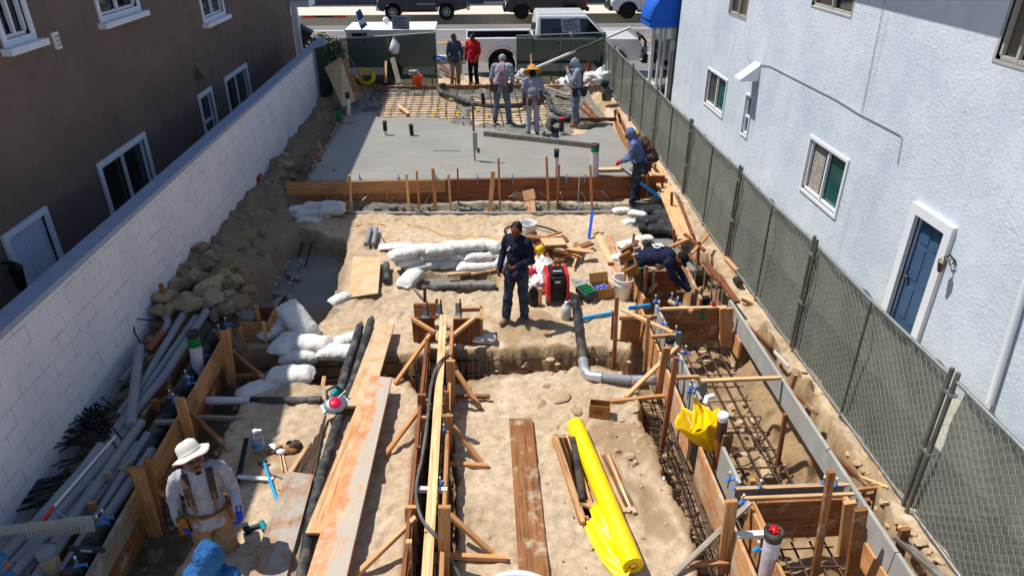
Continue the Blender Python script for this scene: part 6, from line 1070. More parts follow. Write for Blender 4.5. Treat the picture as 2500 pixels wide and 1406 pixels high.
# left small box beside it
fbox(1512,1605,772,.34,.4,'wood_fir','thin top timber of the small box beside the blue levels'); fbox(1518,1566,782,-.12,.33,'wood_brown','brown front board of the small box beside the blue levels'); 
for i,(a,w,mm) in enumerate((((1506,725,1499,895,-.1),.05,'wood_brown'),((1497,760,1493,835,-.05),.03,'wood_red'),((1584,772,1575,900,-.1),.05,'wood_fir'),((1651,872,1616,1095,-.3),.055,'wood_red'),((1628,848,1608,965,-.1),.1,'wood_fir'),((1655,812,1652,850,.1),.09,'grey_form'),((1718,926,1712,975,.1),.09,'grey_form'),((1786,1222,1765,1390,-.15),.11,'wood_fir'),((2030,1150,1985,1425,-.2),.06,'wood_brown'),((1942,914,1930,950,.2),.05,'wood_fir'),((1918,1010,1899,1130,-.35),.045,'wood_red'),((2102,1242,2080,1400,-.2),.12,'wood_brown'),((2075,1225,2062,1345,-.2),.12,'wood_fir'),((2210,1290,2195,1355,.1),.09,'wood_brown'),((1778,1060,1762,1140,-.05),.11,'wood_brown'),((1838,1170,1830,1200,.2),.06,'wood_fir'),((1548,570,1545,600,.1),.04,'wood_grey'),((1645,560,1648,600,.1),.04,'wood_red'),((1707,590,1703,640,.1),.05,'wood_red'),((1528,630,1524,720,.0),.04,'wood_fir'),((1540,625,1536,720,.0),.05,'wood_fir'),((1578,650,1568,765,.0),.05,'wood_brown'),((1596,660,1592,740,.05),.04,'wood_pale'),((2118,1218,2112,1250,.1),.05,'wood_red'))):
    stake(*a,w,.045,mm,'upright timber of the right-hand formwork at its '+['farthest','far','second far','tall central','central','short grey','grey inner','near left','near tall slanted','fence side','under-trench','near right corner','near right inner','nearest fence','film-side','box corner','far pale','far red','far cross','bucket-side','bucket-side inner','bending man\'s left','bending man\'s inner','outer near fence'][i]+' position','upright timbers of the right-hand formwork')
for i,(a,c,w,mm,lb) in enumerate((((1488,980,.04),(1622,966,.06),.05,'wood_fir','level brace stake behind the torn carton'),((1528,968,.05),(1655,845,.45),.05,'wood_pale','long pale slanted brace above the torn carton'),((1640,922,.42),(1706,920,.42),.05,'wood_fir','short cross timber over the right wall form'),((1714,930,.42),(1906,922,.42),.05,'wood_pale','long cross timber spanning the right trench'),((1646,1402,.02),(1832,1226,.45),.05,'wood_grey','long grey slanted brace at the near right'),((1680,1378,.0),(1778,1372,.0),.05,'wood_fir','level brace stake at the near right'),((1798,1306,.38),(1872,1302,.38),.06,'white_pvc','pale spreader beside the red capped pipe'),((1518,756,.4),(1642,812,.42),.05,'wood_pale','pale slanted timber over the blue levels'),((1592,822,.4),(1650,818,.42),.05,'wood_fir','short timber with bolts over the right wall form'),((1650,862,.36),(1668,860,.36),.05,'wood_fir','tiny cross block on the right wall form'),((1545,748,.1),(1603,692,.42),.05,'wood_pale','pale slanted brace right of the white bucket'),((1500,695,.0),(1548,620,.45),.06,'wood_red','red slanted board above the white bucket'),((1530,618,.5),(1556,588,.5),.06,'wood_red','short red board leaning by the taped pipes'),((1590,622,.45),(1680,584,.45),.05,'wood_fir','orange timber across behind the bending man'),((1575,640,.45),(1636,612,.45),.06,'wood_brown','brown timber behind the bending man, left'),((1672,572,.45),(1720,612,.42),.06,'wood_red','red board at the back right of the bending man'),((1688,620,.42),(1730,572,.42),.05,'wood_fir','orange timber leaning towards the fence above the bending man'),((1722,640,.42),(1764,690,.42),.09,'wood_red','dark red board right of the bending man'),((1752,672,.42),(1800,738,.4),.09,'wood_red','red board along the fence side right of the bending man'),((1810,730,.2),(1840,745,.1),.05,'wood_fir','pointed red stake end by the fence'),((1808,780,.2),(1885,850,.2),.03,'wood_red','thin red lath along the grey board'),((1890,858,.2),(1925,895,.2),.02,'white_pvc','thin white strip lying by the fence'),((2020,1096,.36),(2128,1196,.15),.035,'wood_brown','thin brown lath lying near the fence'),((2060,1150,.2),(2165,1190,.15),.035,'wood_pale','pale lath crossing the brown one near the fence'),((2090,1196,.2),(2160,1188,.15),.03,'wood_fir','short lath below the pale one near the fence'),((1926,950,.25),(1995,1010,.2),.03,'wood_brown','lath near the fence beside the orange stake'),((2185,1305,.35),(2312,1420,.1),.09,'wood_grey','dark weathered timber at the nearest fence corner'),((2200,1292,.35),(2222,1300,.3),.1,'wood_pale','pale block on the dark weathered timber'),((1455,567,.02),(1492,642,.05),.12,'wood_pale','pale board lying on the sand right of the blue bar'),((1486,575,.03),(1522,700,.04),.1,'wood_dusty','long dusty board beside the white bucket'),((1632,735,.38),(1690,760,.38),.05,'wood_pale','small pale timber in front of the bending man'),((1770,628,.2),(1800,660,.2),.06,'wood_dusty','dusty block near the fence right of the bending man'),((1655,600,.0),(1790,720,.1),.03,'wood_red','red string board along the far fence strip'))): board(G(*a),G(*c),w,.04,mm,lb,None,'timber','timber')
# box around the bending man
P=G(1600,700,.35);Q=G(1735,700,.35)
for (a,c,z0,z1,mm,lb) in (((WX+.1,9.9),(3.2,9.9),-.1,.4,'wood_red','far board of the box the man is bending over'),((WX+.1,9.0),(WX+.1,9.95),-.1,.4,'wood_fir','left board of the box the man is bending over'),((3.35,8.95),(3.45,10.6),-.05,.4,'wood_dusty','right board of the box the man is bending over'),((WI+.1,9.35),(3.2,9.35),-.1,.3,'wood_brown','inner cross board in front of the bending man')):
    a=Vector((*a,(z0+z1)/2));c=Vector((*c,(z0+z1)/2)); board(a,c,.04,z1-z0,mm,lb,'boards of the box the man bends over')
for i,(x,y) in enumerate(((1700,640),(1722,655),(1740,665),(1692,660),(1765,700),(1750,690))): stake(x,y,x-3,y+48,.0,.02,.02,'grey_form',f'thin grey wall tie bar behind the bending man','thin tie bars behind the bending man',name='tie_bar')
# near box
P=G(1800,1190,.38);Q=G(2070,1190,.38); one(MB().box(((P.x+Q.x)/2,P.y,.25),(Q.x-P.x,.04,.26)),'form_board','grey_form','grey far board of the near box form','form board'); one(MB().box(((P.x+Q.x)/2,P.y-.03,.392),(Q.x-P.x+.05,.035,.02)),'form_top_timber','wood_pale','pale strip along the top of the grey near box board','timber')
P=G(1848,1222,.38);Q=G(2085,1225,.38); t=thing('box_form','two-board brown front of the near box form','form board',((P.x+Q.x)/2,P.y,0)); MB().box(((P.x+Q.x)/2,P.y,.24),(Q.x-P.x,.04,.26)).build('upper_board','wood_brown',t); MB().box(((P.x+Q.x)/2,P.y+.003,-.03),(Q.x-P.x,.04,.26)).build('lower_board','wood_brown',t); MB().box(((P.x+Q.x)/2-.05,P.y+.03,.39),(Q.x-P.x+.2,.035,.025)).build('top_strip','wood_pale',t)
P=G(1840,1225,.38); one(MB().box((P.x,P.y-.2,.12),(.04,.5,.5)),'form_board','wood_fir','left side board of the near box form','form board'); board(G(2062,1215,.4),G(2090,1255,.4),.05,.04,'wood_pale','pale strip on the right corner of the near box form','near box strips','timber','timber')
clipsR=[(1600,735,.4),(1608,752,.4),(1650,812,.4),(1618,790,.4),(1655,880,.4),(1672,860,.4),(1690,945,.4),(1682,955,.4),(1780,1170,.38),(1797,1190,.38),(1856,1190,.4),(2008,1180,.4),(2040,1185,.4),(1848,1340,.36),(1652,740,.42),(1640,730,.4),(1742,668,.35),(1812,1225,.38)]
for i,(x,y,z) in enumerate(clipsR): bolt(x,y,z,'blue_plastic' if i!=13 else 'blue_bright','anchor bolt in a blue holder on the right-hand formwork, '+ORD[i]+' counting from the far end','anchor bolts of the right-hand formwork',random.choice([.1,.3,-.2]),1.25)
m=MB(); m.box(G(1742,745,.43),(.05,.04,.07)); m.tube([G(1742,742,.45),G(1741,735,.5)],.012,6); one(m,'marker_clip','magenta','pink clip on the top edge of the green marked form','clip')
pipe((1555,606),(1549,690),.05,.06,[(0,.75,'silver_tape'),(.75,1,'black_pipe')],'silver taped riser pipe with black cap, left one of two behind the bucket'); pipe((1580,590),(1577,640),.05,.06,[(0,.7,'silver_tape'),(.7,1,'black_pipe')],'silver taped riser pipe with black cap, right one of two behind the bucket')
pipe((1890,1296),(1868,1425),-.05,.075,[(0,.88,'tape_white'),(.88,1,'black_pipe')],'white taped riser pipe with red star knob at the near right'); P_=GY(1890,1296,G(1868,1425,-.05).y); m=MB(); [m.box(P_+Vector((0,0,.02)),(.1,.022,.02),rz=a) for a in (0,1.05,2.1)]; m.ell(P_+Vector((0,0,.025)),(.03,.03,.015)); m.tube([P_,P_+Vector((.01,0,.07))],.006,5); one(m,'star_knob','red_paint','red star knob on top of the near right riser pipe','knob'); pipe((1766,1012),(1752,1130),-.05,.055,[(0,.55,'wood_brown'),(.55,.9,'leather_dark'),(.9,1,'white_plastic')],'maroon pipe with white cap beside the yellow film'); pipe((1636,826),(1636,860),.3,.06,[(0,.8,'tape_white'),(.8,1,'black_rubber')],'short black coil topped pipe on the right wall form')
m=MB(); m.tube([G(1722,985,.45),G(1726,970,.5),G(1742,966,.5)],.035,10); one(m,'elbow_pipe','white_pvc','white pipe elbow sticking out above the yellow film','pipe')
# yellow film draped over the form
P=G(1705,1020,.42); rim=[(1648,1042),(1654,1010),(1665,992),(1690,1004),(1697,966),(1712,985),(1738,1005),(1752,996),(1761,1010),(1754,1035),(1730,1045),(1690,1056)]; 
R3=[]; 
for i,(x,y) in enumerate(rim): zz=.55 if i in(4,) else (.5 if i in (1,7,8) else .42); R3.append(G(x,y,zz))
tip=G(1738,1106,.1); nr=len(rim)
def film(u,v):
    a=u*nr; i=int(a)%nr; f_=a-int(a); p=R3[i].lerp(R3[(i+1)%nr],f_); q=p.lerp(tip,v**.9); k=math.sin(u*2*math.pi*7+v*3)*.03*(1-v)*(.2+v)*3; c_=P.lerp(tip,v); d=(q-c_); return q+ (d.normalized()*k if d.length>1e-4 else d)
mf=MB(); mf.grid(97,18,film); one(mf,'yellow_film','poly_thin','bright yellow plastic film draped like a cone over the right wall form','plastic film',solid=.004)
m=MB(); m.grid(14,12,lambda u,v: (R3[3].lerp(R3[5],u)).lerp(R3[11].lerp(R3[9],u),v)+Vector((0,0,-.05*math.sin(math.pi*v)-.03*math.sin(u*14+v*8)))); one(m,'yellow_film','poly_thin','inner crumpled fold of the yellow film on the right wall form','plastic film',solid=.004)
# yellow roll
A=G(1404,1036,.11);B=G(1546,1380,.13); d=(B-A); t=thing('film_roll','long roll of bright yellow plastic film lying on the near sand','film roll',(A+B)/2); m=MB(); m.tube([A.lerp(B,k/12)+Vector((0,0,.004*math.sin(k*2))) for k in range(13)],.105,28); m.build('roll','poly_yellow',t)
m=MB(); m.lathe(B,[(.1,.001),(.075,.004),(.07,-.03)],24,ax=d); m.lathe(B,[(.07,-.0),(.045,.006),(.04,-.3),(.001,-.3)],20,ax=d); m.build('roll_core','yellow_rope',t); m=MB(); m.lathe(B,[(.038,.008),(.034,-.12),(.001,-.12)],16,ax=d); m.build('core_hole','wood_brown',t)
sd=d.cross(Vector((0,0,1))).normalized()
E1=[G(x,y,.03) for x,y in ((1415,1258),(1440,1320),(1470,1375),(1500,1408),(1530,1420))]
def flap(u,v):
    k=u*4; i=min(int(k),3); e=E1[i].lerp(E1[i+1],k-i); r_=A.lerp(B,.62+.37*u)+Vector((0,0,-.04)); q=r_.lerp(e,v); q.z+=.1*math.sin(math.pi*min(1,v*1.2))*(.5+.5*math.sin(u*5+1)) + .015*math.sin(v*16+u*9); q.z=max(q.z,.02); return q
m=MB(); m.grid(30,16,flap); m.build('loose_flap','poly_yellow',t,solid=.003)
m=MB(); m.grid(8,6,lambda u,v:(G(1334,1065,.015).lerp(G(1388,1058,.015),u)).lerp(G(1342,1085,.015).lerp(G(1392,1080,.015),u),v)+Vector((0,0,.01*math.sin(u*9+v*5)))); m.build('torn_scrap','poly_yellow',t,solid=.003)
# stakes bundles under the roll
g='stakes bundled left of the yellow roll'
for i in range(16):
    u=i%8; a=(1352+u*5.5,1066+random.uniform(-4,6)); c=(1418+u*5,1272+random.uniform(-12,8)); z=.03+.045*(i//8); board(G(*a,z),G(*c,z),.045,.035,random.choice(['wood_pale','wood_fir','wood_red','wood_dusty']),'surveyor stake in the bundle left of the yellow roll',g,'survey_stake','stake')
for i in range(7):
    a=(1462+i*5,1108+random.uniform(-3,5)); c=(1520+i*5,1245+random.uniform(-10,10)); board(G(*a,.04),G(*c,.04),.04,.03,random.choice(['wood_pale','wood_dusty']),'surveyor stake in the bundle right of the yellow roll','stakes bundled right of the yellow roll','survey_stake','stake')
m=MB(); m.tube([G(1399,1070,.16),G(1421,1220,.16)],.035,14); q=G(1421,1220,.16); m.lathe(q,[(.034,.001),(.026,.001),(.026,-.1)],12,ax=(q-G(1399,1070,.16))); one(m,'pipe_offcut','black_pipe','dark grey pipe offcut lying on the stakes left of the yellow roll','pipe'); board(G(1418,1225,.1),G(1458,1242,.1),.08,.05,'wood_fir','short block under the end of the dark pipe offcut',None,'wood_block','block')
# white rounded rim at the bottom edge
q=G(1270,1600,.9); m=MB(); m.lathe((q.x,G(1270,1395,.95).y-.36,.0),[(.36,.0),(.38,.4),(.36,.9),(.375,.92),(.38,.95),(.36,.955),(.34,.93),(.33,.5),(.001,.45)],48); one(m,'plastic_drum','white_plastic','white plastic drum rim rising at the bottom edge of the view','drum')
for i in range(46):
    x,y=random.uniform(900,1640),random.uniform(560,1400); 
    P=GG(x,y,.004)
    if P.z>-.06: crumple('paper_scrap','tiny pale scrap lying on the sand','litter',P,(random.uniform(.008,.022),.014,.01),random.choice(['thin_white','wood_pale','thin_white','cardboard']),'tiny pale scraps on the sand',n=4,jit=.4,seed=i)

scatter([(960,560),(1540,560),(1560,820),(1560,1000),(1680,1300),(1690,1400),(1120,1400),(1110,960),(960,820),(860,700)],90,lambda x,y: crumb(GG(x,y,.0),random.uniform(.012,.035)))
scatter([(1700,850),(1880,900),(2000,1100),(2060,1170),(1850,1170),(1760,1000)],60,lambda x,y: crumb(G(x,y,-.44),random.uniform(.02,.08)))
scatter([(1160,870),(1550,880),(1550,905),(1160,915)],40,lambda x,y: crumb(G(x,y,-.4),random.uniform(.03,.09)))
scatter([(560,960),(600,1000),(480,1200),(380,1400),(330,1400),(480,1100)],40,lambda x,y: crumb(GG(x,y,.0),random.uniform(.02,.06)))

CR=CR.build('soil_crumbs','sand_clod'); CR['kind']='stuff'; CR['label']='loose sandy crumbs and clods scattered over the trampled ground'
# ------------------------------------------------------------------ people
def fuse(mb,vox,wr=0.,seed=0,smooth=3):
    """overlapping volumes -> one continuous skin"""
    me=mb.mesh('tmp'); o=bpy.data.objects.new('tmp',me); COL.objects.link(o)
    r=o.modifiers.new('r','REMESH'); r.mode='VOXEL'; r.voxel_size=vox; r.use_smooth_shade=True
    s_=o.modifiers.new('s','SMOOTH'); s_.factor=.5; s_.iterations=smooth
    dg=bpy.context.evaluated_depsgraph_get(); m2=bpy.data.meshes.new_from_object(o.evaluated_get(dg)); bpy.data.objects.remove(o)
    if wr and len(m2.vertices):
        n=len(m2.vertices); co=np.empty(n*3); no=np.empty(n*3); m2.vertices.foreach_get('co',co); m2.vertices.foreach_get('normal',no); co=co.reshape(-1,3); no=no.reshape(-1,3)
        w=np.abs(fbm(co[:,0]*2.2+co[:,2]*.5+seed,co[:,2]*1.6+co[:,1]*2.,.16,seed,3))-.35; co=co+no*(w*wr)[:,None]; m2.vertices.foreach_set('co',co.reshape(-1))
    m2.polygons.foreach_set('use_smooth',[True]*len(m2.polygons)); return m2
def cap(b,p,q,r1,r2,n=12):
    p=Vector(p);q=Vector(q); k=4; b.tube([p.lerp(q,i/k) for i in range(k+1)],[r1+(r2-r1)*i/k for i in range(k+1)],n); b.ell(p,r1,n=n,m=8); b.ell(q,r2,n=n,m=8)
DEF=dict(pel=(0,0,.94),wai=(0,0,1.08),che=(0,.0,1.28),nec=(0,-.01,1.45),hed=(0,.025,1.585),shl=(-.175,-.01,1.40),ell=(-.235,-.03,1.13),wrl=(-.25,.04,.89),shr=(.175,-.01,1.40),elr=(.235,-.03,1.13),wrr=(.25,.04,.89),hil=(-.09,0,.92),knl=(-.105,.025,.50),anl=(-.115,-.02,.09),hir=(.09,0,.92),knr=(.105,.025,.50),anr=(.115,-.02,.09),look=(0,1,-.1),fin=.5,toel=(0,1,0),toer=(0,1,0))
def person(label,loc,rz,J,fit,s=1.,vox=.012,fat=1.):
    j=dict(DEF); j.update(J); V={k:Vector(v) for k,v in j.items() if k!='fin'}
    t=thing('person',label,'person',loc,None,rz); t.scale=(s,)*3
    up=(V['nec']-V['wai']).normalized(); rt=(V['shr']-V['shl']).normalized(); fw=up.cross(rt).normalized()*1; rt=fw.cross(up).normalized()
    RT=Matrix((rt,fw,up)).transposed()
    upp=(V['wai']-V['pel']).normalized(); rp=(V['hir']-V['hil']).normalized(); fp_=upp.cross(rp).normalized(); RP=Matrix((rp,fp_,upp)).transposed()
    lf=V['look'].normalized(); lr=lf.cross(Vector((0,0,1))).normalized() if abs(lf.z)<.95 else rt; lu=lr.cross(lf).normalized(); RH=Matrix((lr,lf,lu)).transposed(); H0=V['hed']
    hp=lambda x,y,z: H0+RH@Vector((x,y,z))
    def torso(b,e):
        b.ell(V['che']+RT@Vector((0,0,.02)),(.155*fat+e,.105*fat+e,.19+e),RT,16,12); b.ell(V['wai'].lerp(V['che'],.25),(.135*fat+e,.105*fat**1.6+e,.16+e),RT,16,10); b.ell(V['pel'].lerp(V['wai'],.2),(.15*fat+e,.112*fat+e,.13+e),RP,16,10); cap(b,V['shl']*.86+V['nec']*.14,V['shr']*.86+V['nec']*.14,.062+e,.062+e); cap(b,V['nec']-up*.06,V['nec']+up*.0,.075+e*.7,.055+e*.6)
        b.ell(V['che'].lerp(V['nec'],.5),(.13+e,.085+e,.09+e),RT,14,8)
    def arm(b,sd,e,e2,full=True):
        a,c,d=V['sh'+sd],V['el'+sd],V['wr'+sd]; cap(b,a,c,.054*fat**.5+e,.042+e); cap(b,c,d if full else c.lerp(d,.9),.043+e,.028+e2)
    def leg(b,sd,e,e2,k=1.):
        a,c,d=V['hi'+sd],V['kn'+sd],V['an'+sd]; cap(b,a,c,.088*fat**.5+e,.058+e); cap(b,c,c.lerp(d,k*.97),.058+e,.04+e2)
    def foot(b,sd,e):
        d=V['an'+sd]; tw=Vector(j['toe'+sd]).normalized(); cap(b,d+Vector((0,0,-.035)),d+tw*.13+Vector((0,0,-.055)),.042+e,.034+e); cap(b,d-tw*.04+Vector((0,0,-.045)),d,.04+e,.04+e)
    def hand(b,sd,e=0.,glove=False):
        d=V['wr'+sd]; a=(d-V['el'+sd]).normalized(); sgn=-1 if sd=='l' else 1
        inn=(V['wai']-d); inn=(inn-a*inn.dot(a)).normalized(); side=a.cross(inn).normalized(); 
        fwd=fw if abs(fw.dot(a))<.9 else up; thumbd=(fwd-a*fwd.dot(a)).normalized(); pal=a.cross(thumbd).normalized(); pal=pal if pal.dot(inn)>0 else -pal
        k=d+a*.05; b.ell(k,(.026+e,.042+e,.052+e),Matrix((pal,thumbd,a)).transposed(),10,8); cap(b,d-a*.02,d+a*.02,.028+e,.027+e)
        cu=j['fin']
        for i,(o,L) in enumerate(((.033,.068),(.011,.076),(-.011,.07),(-.032,.055))):
            r0=k+thumbd*o+a*.038; d1=(a*math.cos(cu)+pal*math.sin(cu)).normalized(); r1=r0+d1*L*.5; d2=(a*math.cos(cu*2.2)+pal*math.sin(cu*2.2)).normalized(); r2=r1+d2*L*.5; cap(b,r0-a*.01,r1,.0098+e*.7,.009+e*.7,7); cap(b,r1,r2,.009+e*.7,.0075+e*.7,7)
        r0=k+thumbd*.034-a*.022; d1=(a*.7+thumbd*.75+pal*.35).normalized(); r1=r0+d1*.036; r2=r1+(a*.9+thumbd*.2+pal*.5).normalized()*.03; cap(b,r0,r1,.0125+e*.7,.011+e*.7,7); cap(b,r1,r2,.011+e*.7,.009+e*.7,7)
    def link(name,me,m,parent=t):
        me.name=name; me.materials.clear(); me.materials.append(M[m]); o=bpy.data.objects.new(name,me); COL.objects.link(o); o.parent=parent; return o
    # body: one continuous skin from head to feet
    b=MB(); torso(b,-.012)
    for sd in 'lr': arm(b,sd,-.006,0); leg(b,sd,-.008,0); foot(b,sd,-.004); hand(b,sd)
    cap(b,V['nec']-up*.03,hp(0,-.015,-.06),.056,.052); b.ell(H0,(.076,.094,.108),RH,18,14); b.ell(hp(0,.03,-.062),(.056,.058,.055),RH,14,10); b.ell(hp(0,.072,-.098),(.025,.018,.02),RH,10,8)
    cap(b,hp(0,.088,.012),hp(0,.108,-.028),.009,.014,8); b.ell(hp(0,.095,-.062),(.026,.01,.011),RH,10,6); 
    for s_ in(-1,1): b.ell(hp(s_*.078,-.008,-.012),(.012,.022,.033),RH,8,6); b.ell(hp(s_*.042,.07,-.03),(.02,.016,.018),RH,8,6); b.ell(hp(s_*.03,.085,.028),(.022,.012,.009),RH,8,6)
    link('body',fuse(b,vox*.62 if vox<.011 else vox*.85,smooth=2),fit.get('skin','skin'))
    for s_ in (-1,1): e=MB(); e.ell(hp(s_*.03,.0865,.006),(.012,.007,.006),RH,8,6); e.build('eye','glass_dark',t,local=True)
    if fit.get('beard'): e=MB(); e.ell(hp(0,.098,-.05),(.032,.012,.007),RH,10,6); e.build('moustache','hair',t,local=True); e=MB(); e.ell(hp(0,.08,-.112),(.03,.02,.018),RH,10,6); e.build('beard','hair',t,local=True)
    if fit.get('glasses'):
        e=MB(); [e.ell(hp(s_*.034,.096,.006),(.027,.008,.018),RH,10,6) for s_ in(-1,1)]; e.tube([hp(-.078,0,.01),hp(-.06,.085,.01),hp(.06,.085,.01),hp(.078,0,.01)],.004,5); e.build('sunglasses','glass_dark',t,local=True)
    # shirt
    b=MB(); torso(b,.012); hem=fit.get('hem',.16)
    for sd in 'lr': arm(b,sd,.012,.014)
    b.ell(V['pel']+(-upp)*(hem-.12),(.155*fat+.016,.118*fat+.016,.12),RP,16,8)
    if fit.get('hood'): b.ell(hp(0,-.022,.012),(.102,.112,.128),RH,18,14); cap(b,hp(0,-.04,-.08),V['nec']-up*.02,.088,.095); b.ell(V['nec']+fw*.03-up*.01,(.1,.09,.06),RT)
    elif fit.get('hood_down'): b.ell(V['nec']-fw*.07+up*.0,(.11,.07,.07),RT)
    sm=fuse(b,vox,.022,int(abs(loc[0])*7)+3); so_=link('shirt',sm,fit['shirt'])
    b=MB(); b.ell(V['pel'],(.15*fat+.004,.113*fat+.004,.13),RP,16,10)
    k=fit.get('leglen',1.)
    for sd in 'lr': leg(b,sd,.016,.03,k)
    link('trousers',fuse(b,vox,.02,int(abs(loc[1])*5)+1),fit['pants'])
    for sd in 'lr':
        b=MB(); foot(b,sd,.007)
        if fit.get('tall'): d=V['an'+sd]; c_=V['kn'+sd]; cap(b,d,d.lerp(c_,.62),.052,.062)
        else: d=V['an'+sd]; c_=V['kn'+sd]; cap(b,d,d.lerp(c_,.22),.05,.05)
        link('boot',fuse(b,max(vox,.01)),fit.get('boots','boot_tan'))
        if fit.get('gloves'): b=MB(); hand(b,sd,.005); cap(b,V['wr'+sd],V['wr'+sd].lerp(V['el'+sd],.12),.038,.04); link('glove',fuse(b,.007),fit['gloves'])
    # head wear
    hw=fit.get('hat')
    if hw is None and not fit.get('hood'):
        b=MB(); b.ell(hp(0,-.02,.03),(.086,.094,.1),RH,18,14); link('hair',fuse(b,.01,.01),'hair')
    if hw=='brim':
        tl=fit.get('tilt',(.12,-.16)); T=RH@Matrix.Rotation(tl[0],3,'X')@Matrix.Rotation(tl[1],3,'Y'); c_=hp(0,-.01,.045); b=MB(); n=36; pr=[(.178,-.012),(.176,-.002),(.14,.010),(.105,.02),(.1,.03),(.097,.075),(.09,.11),(.06,.132),(.001,.137)]
        for r_,z in pr:
            for q in range(n): a=2*math.pi*q/n; w=1+.02*math.sin(3*a+1); b.v.append(tuple(c_+T@Vector((r_*w*math.cos(a)*.95,r_*w*math.sin(a)*1.08,z+(.014*math.sin(2*a+.6)+.008*math.sin(5*a))*(r_/.18)**2))))
        for i in range(len(pr)-1):
            for q in range(n): b.f.append((i*n+q,(i+1)*n+q,(i+1)*n+(q+1)%n,i*n+(q+1)%n)); b.sm.append(True); b.uv.append([(0,0)]*4)
        h=b.build('hat',fit['hatm'],t,local=True,solid=.006); b=MB(); b.tube([c_+T@Vector((.102*.95*math.cos(a),.102*1.08*math.sin(a),.036)) for a in [2*math.pi*q/24 for q in range(24)]],.009,5,closed=True); lchild(b,'hat_band','strap_tan' if fit['hatm']=='straw' else fit['hatm'],h)
    if hw=='straw':
        b=MB(); c_=hp(0,-.01,.05); n=32; pr=[(.24,-.05),(.2,-.015),(.14,.015),(.11,.02),(.1,.05),(.085,.11),(.05,.14),(.001,.13)]
        for r_,z in pr:
            for q in range(n): a=2*math.pi*q/n; b.v.append(tuple(c_+RH@Vector((r_*math.cos(a),r_*math.sin(a)*1.05,z+.02*math.cos(2*a)*(r_/.24)**2))))
        for i in range(len(pr)-1):
            for q in range(n): b.f.append((i*n+q,(i+1)*n+q,(i+1)*n+(q+1)%n,i*n+(q+1)%n)); b.sm.append(True); b.uv.append([(0,0)]*4)
        b.build('straw_hat','straw',t,local=True,solid=.006); b=MB(); b.ell(hp(0,-.06,-.05),(.09,.05,.1),RH); b.build('neck_flap','cloth_black',t,local=True)
    if hw=='cap':
        b=MB(); b.ell(hp(0,-.008,.04),(.088,.104,.085),RH,18,12); m_=fuse(b,.009); link('cap_crown',m_,fit.get('hatm','cloth_black')); b=MB(); b.grid(9,5,lambda u,v: hp((u-.5)*.15*(1-.25*v),.085+.075*v-.03*abs(u-.5)*2,.035-.03*v+.0-.03*(abs(u-.5)*2)**2)); b.build('cap_peak',fit.get('hatm','cloth_black'),t,local=True,solid=.006)
    if hw=='helmet': b=MB(); b.ell(hp(0,-.01,.035),(.094,.11,.095),RH,18,12); link('beanie',fuse(b,.01),fit.get('hatm','cloth_grey'))
    if fit.get('belt'):
        R_=RP; b=MB(); rx,ry=.172*fat,.135*fat; pc=V['pel']+upp*.05; b.tube([pc+R_@Vector((rx*math.cos(a),ry*math.sin(a),0)) for a in [2*math.pi*q/24 for q in range(24)]],.019,6,closed=True); bo=b.build('tool_belt',fit['belt'],t,local=True)
        for s_,y_ in ((-1,.02),(1,.02),(-.75,-.09),(.75,-.09)):
            b=MB(); c_=pc+R_@Vector((s_*(rx+.035) if abs(s_)==1 else s_*rx*.8,y_ if abs(s_)==1 else -(ry+.035),-.1)); b.prism([c_+R_@Vector(q) for q in ((-.035,-.07,.1),(-.035,.07,.1),(-.04,.06,-.09),(-.04,-.06,-.09))],R_@Vector((0,0,0)),R_@Vector((.085,0,0))); lchild(b,'pouch',fit['belt'],bo)
            b=MB(); b.tube([c_+Vector((0,.02,.02)),c_+R_@Vector((.01,.03,.2))],.011,5); lchild(b,'tool_handle','tape_green' if s_==1 else 'steel',bo)
    if fit.get('braces'):
        for s_ in(-1,1):
            P=[V['pel']+RP@Vector((s_*.09,.125*fat,.1)),V['wai']+RT@Vector((s_*.1,.135*fat,.08)),V['che']+RT@Vector((s_*.105,.13*fat,.06)),V['nec']+RT@Vector((s_*.105,.02,.012)),V['che']+RT@Vector((s_*.06,-.125*fat,.08)),V['wai']+RT@Vector((s_*-.02,-.13*fat,.12)),V['pel']+RP@Vector((-s_*.08,-.13*fat,.1))]
            Q=[]; [Q.append(.5*((2*P[i])+(P[min(i+1,6)]-P[max(i-1,0)])*u+(2*P[max(i-1,0)]-5*P[i]+4*P[min(i+1,6)]-P[min(i+2,6)])*u*u+(3*P[i]-P[max(i-1,0)]-3*P[min(i+1,6)]+P[min(i+2,6)])*u**3)) for i in range(6) for u in (0,.33,.66)]; Q.append(P[-1])
            b=MB(); b.tube(Q,fit.get('bw',.012),6); b.build('brace_strap',fit['braces'],t,local=True)
            if fit.get('pad'): 
                b=MB(); k0=[V['wai']+RT@Vector((s_*.1,.14*fat,.1)),V['che']+RT@Vector((s_*.105,.148*fat,.04)),V['che']+RT@Vector((s_*.105,.128*fat,.1)),V['nec']+RT@Vector((s_*.105,.05,.02))]; 
                for a_,c__ in zip(k0,k0[1:]): b.beam(a_,c__,.062,.016,RT@Vector((0,1,.15)))
                b.build('shoulder_pad','leather_dark',t,local=True)
    return t,V,RT,RP
def emblem(t,c,R,items,m='white_paint'):
    for nm,fn in items: b=MB(); fn(b,c,R); b.build(nm,m,t,local=True)
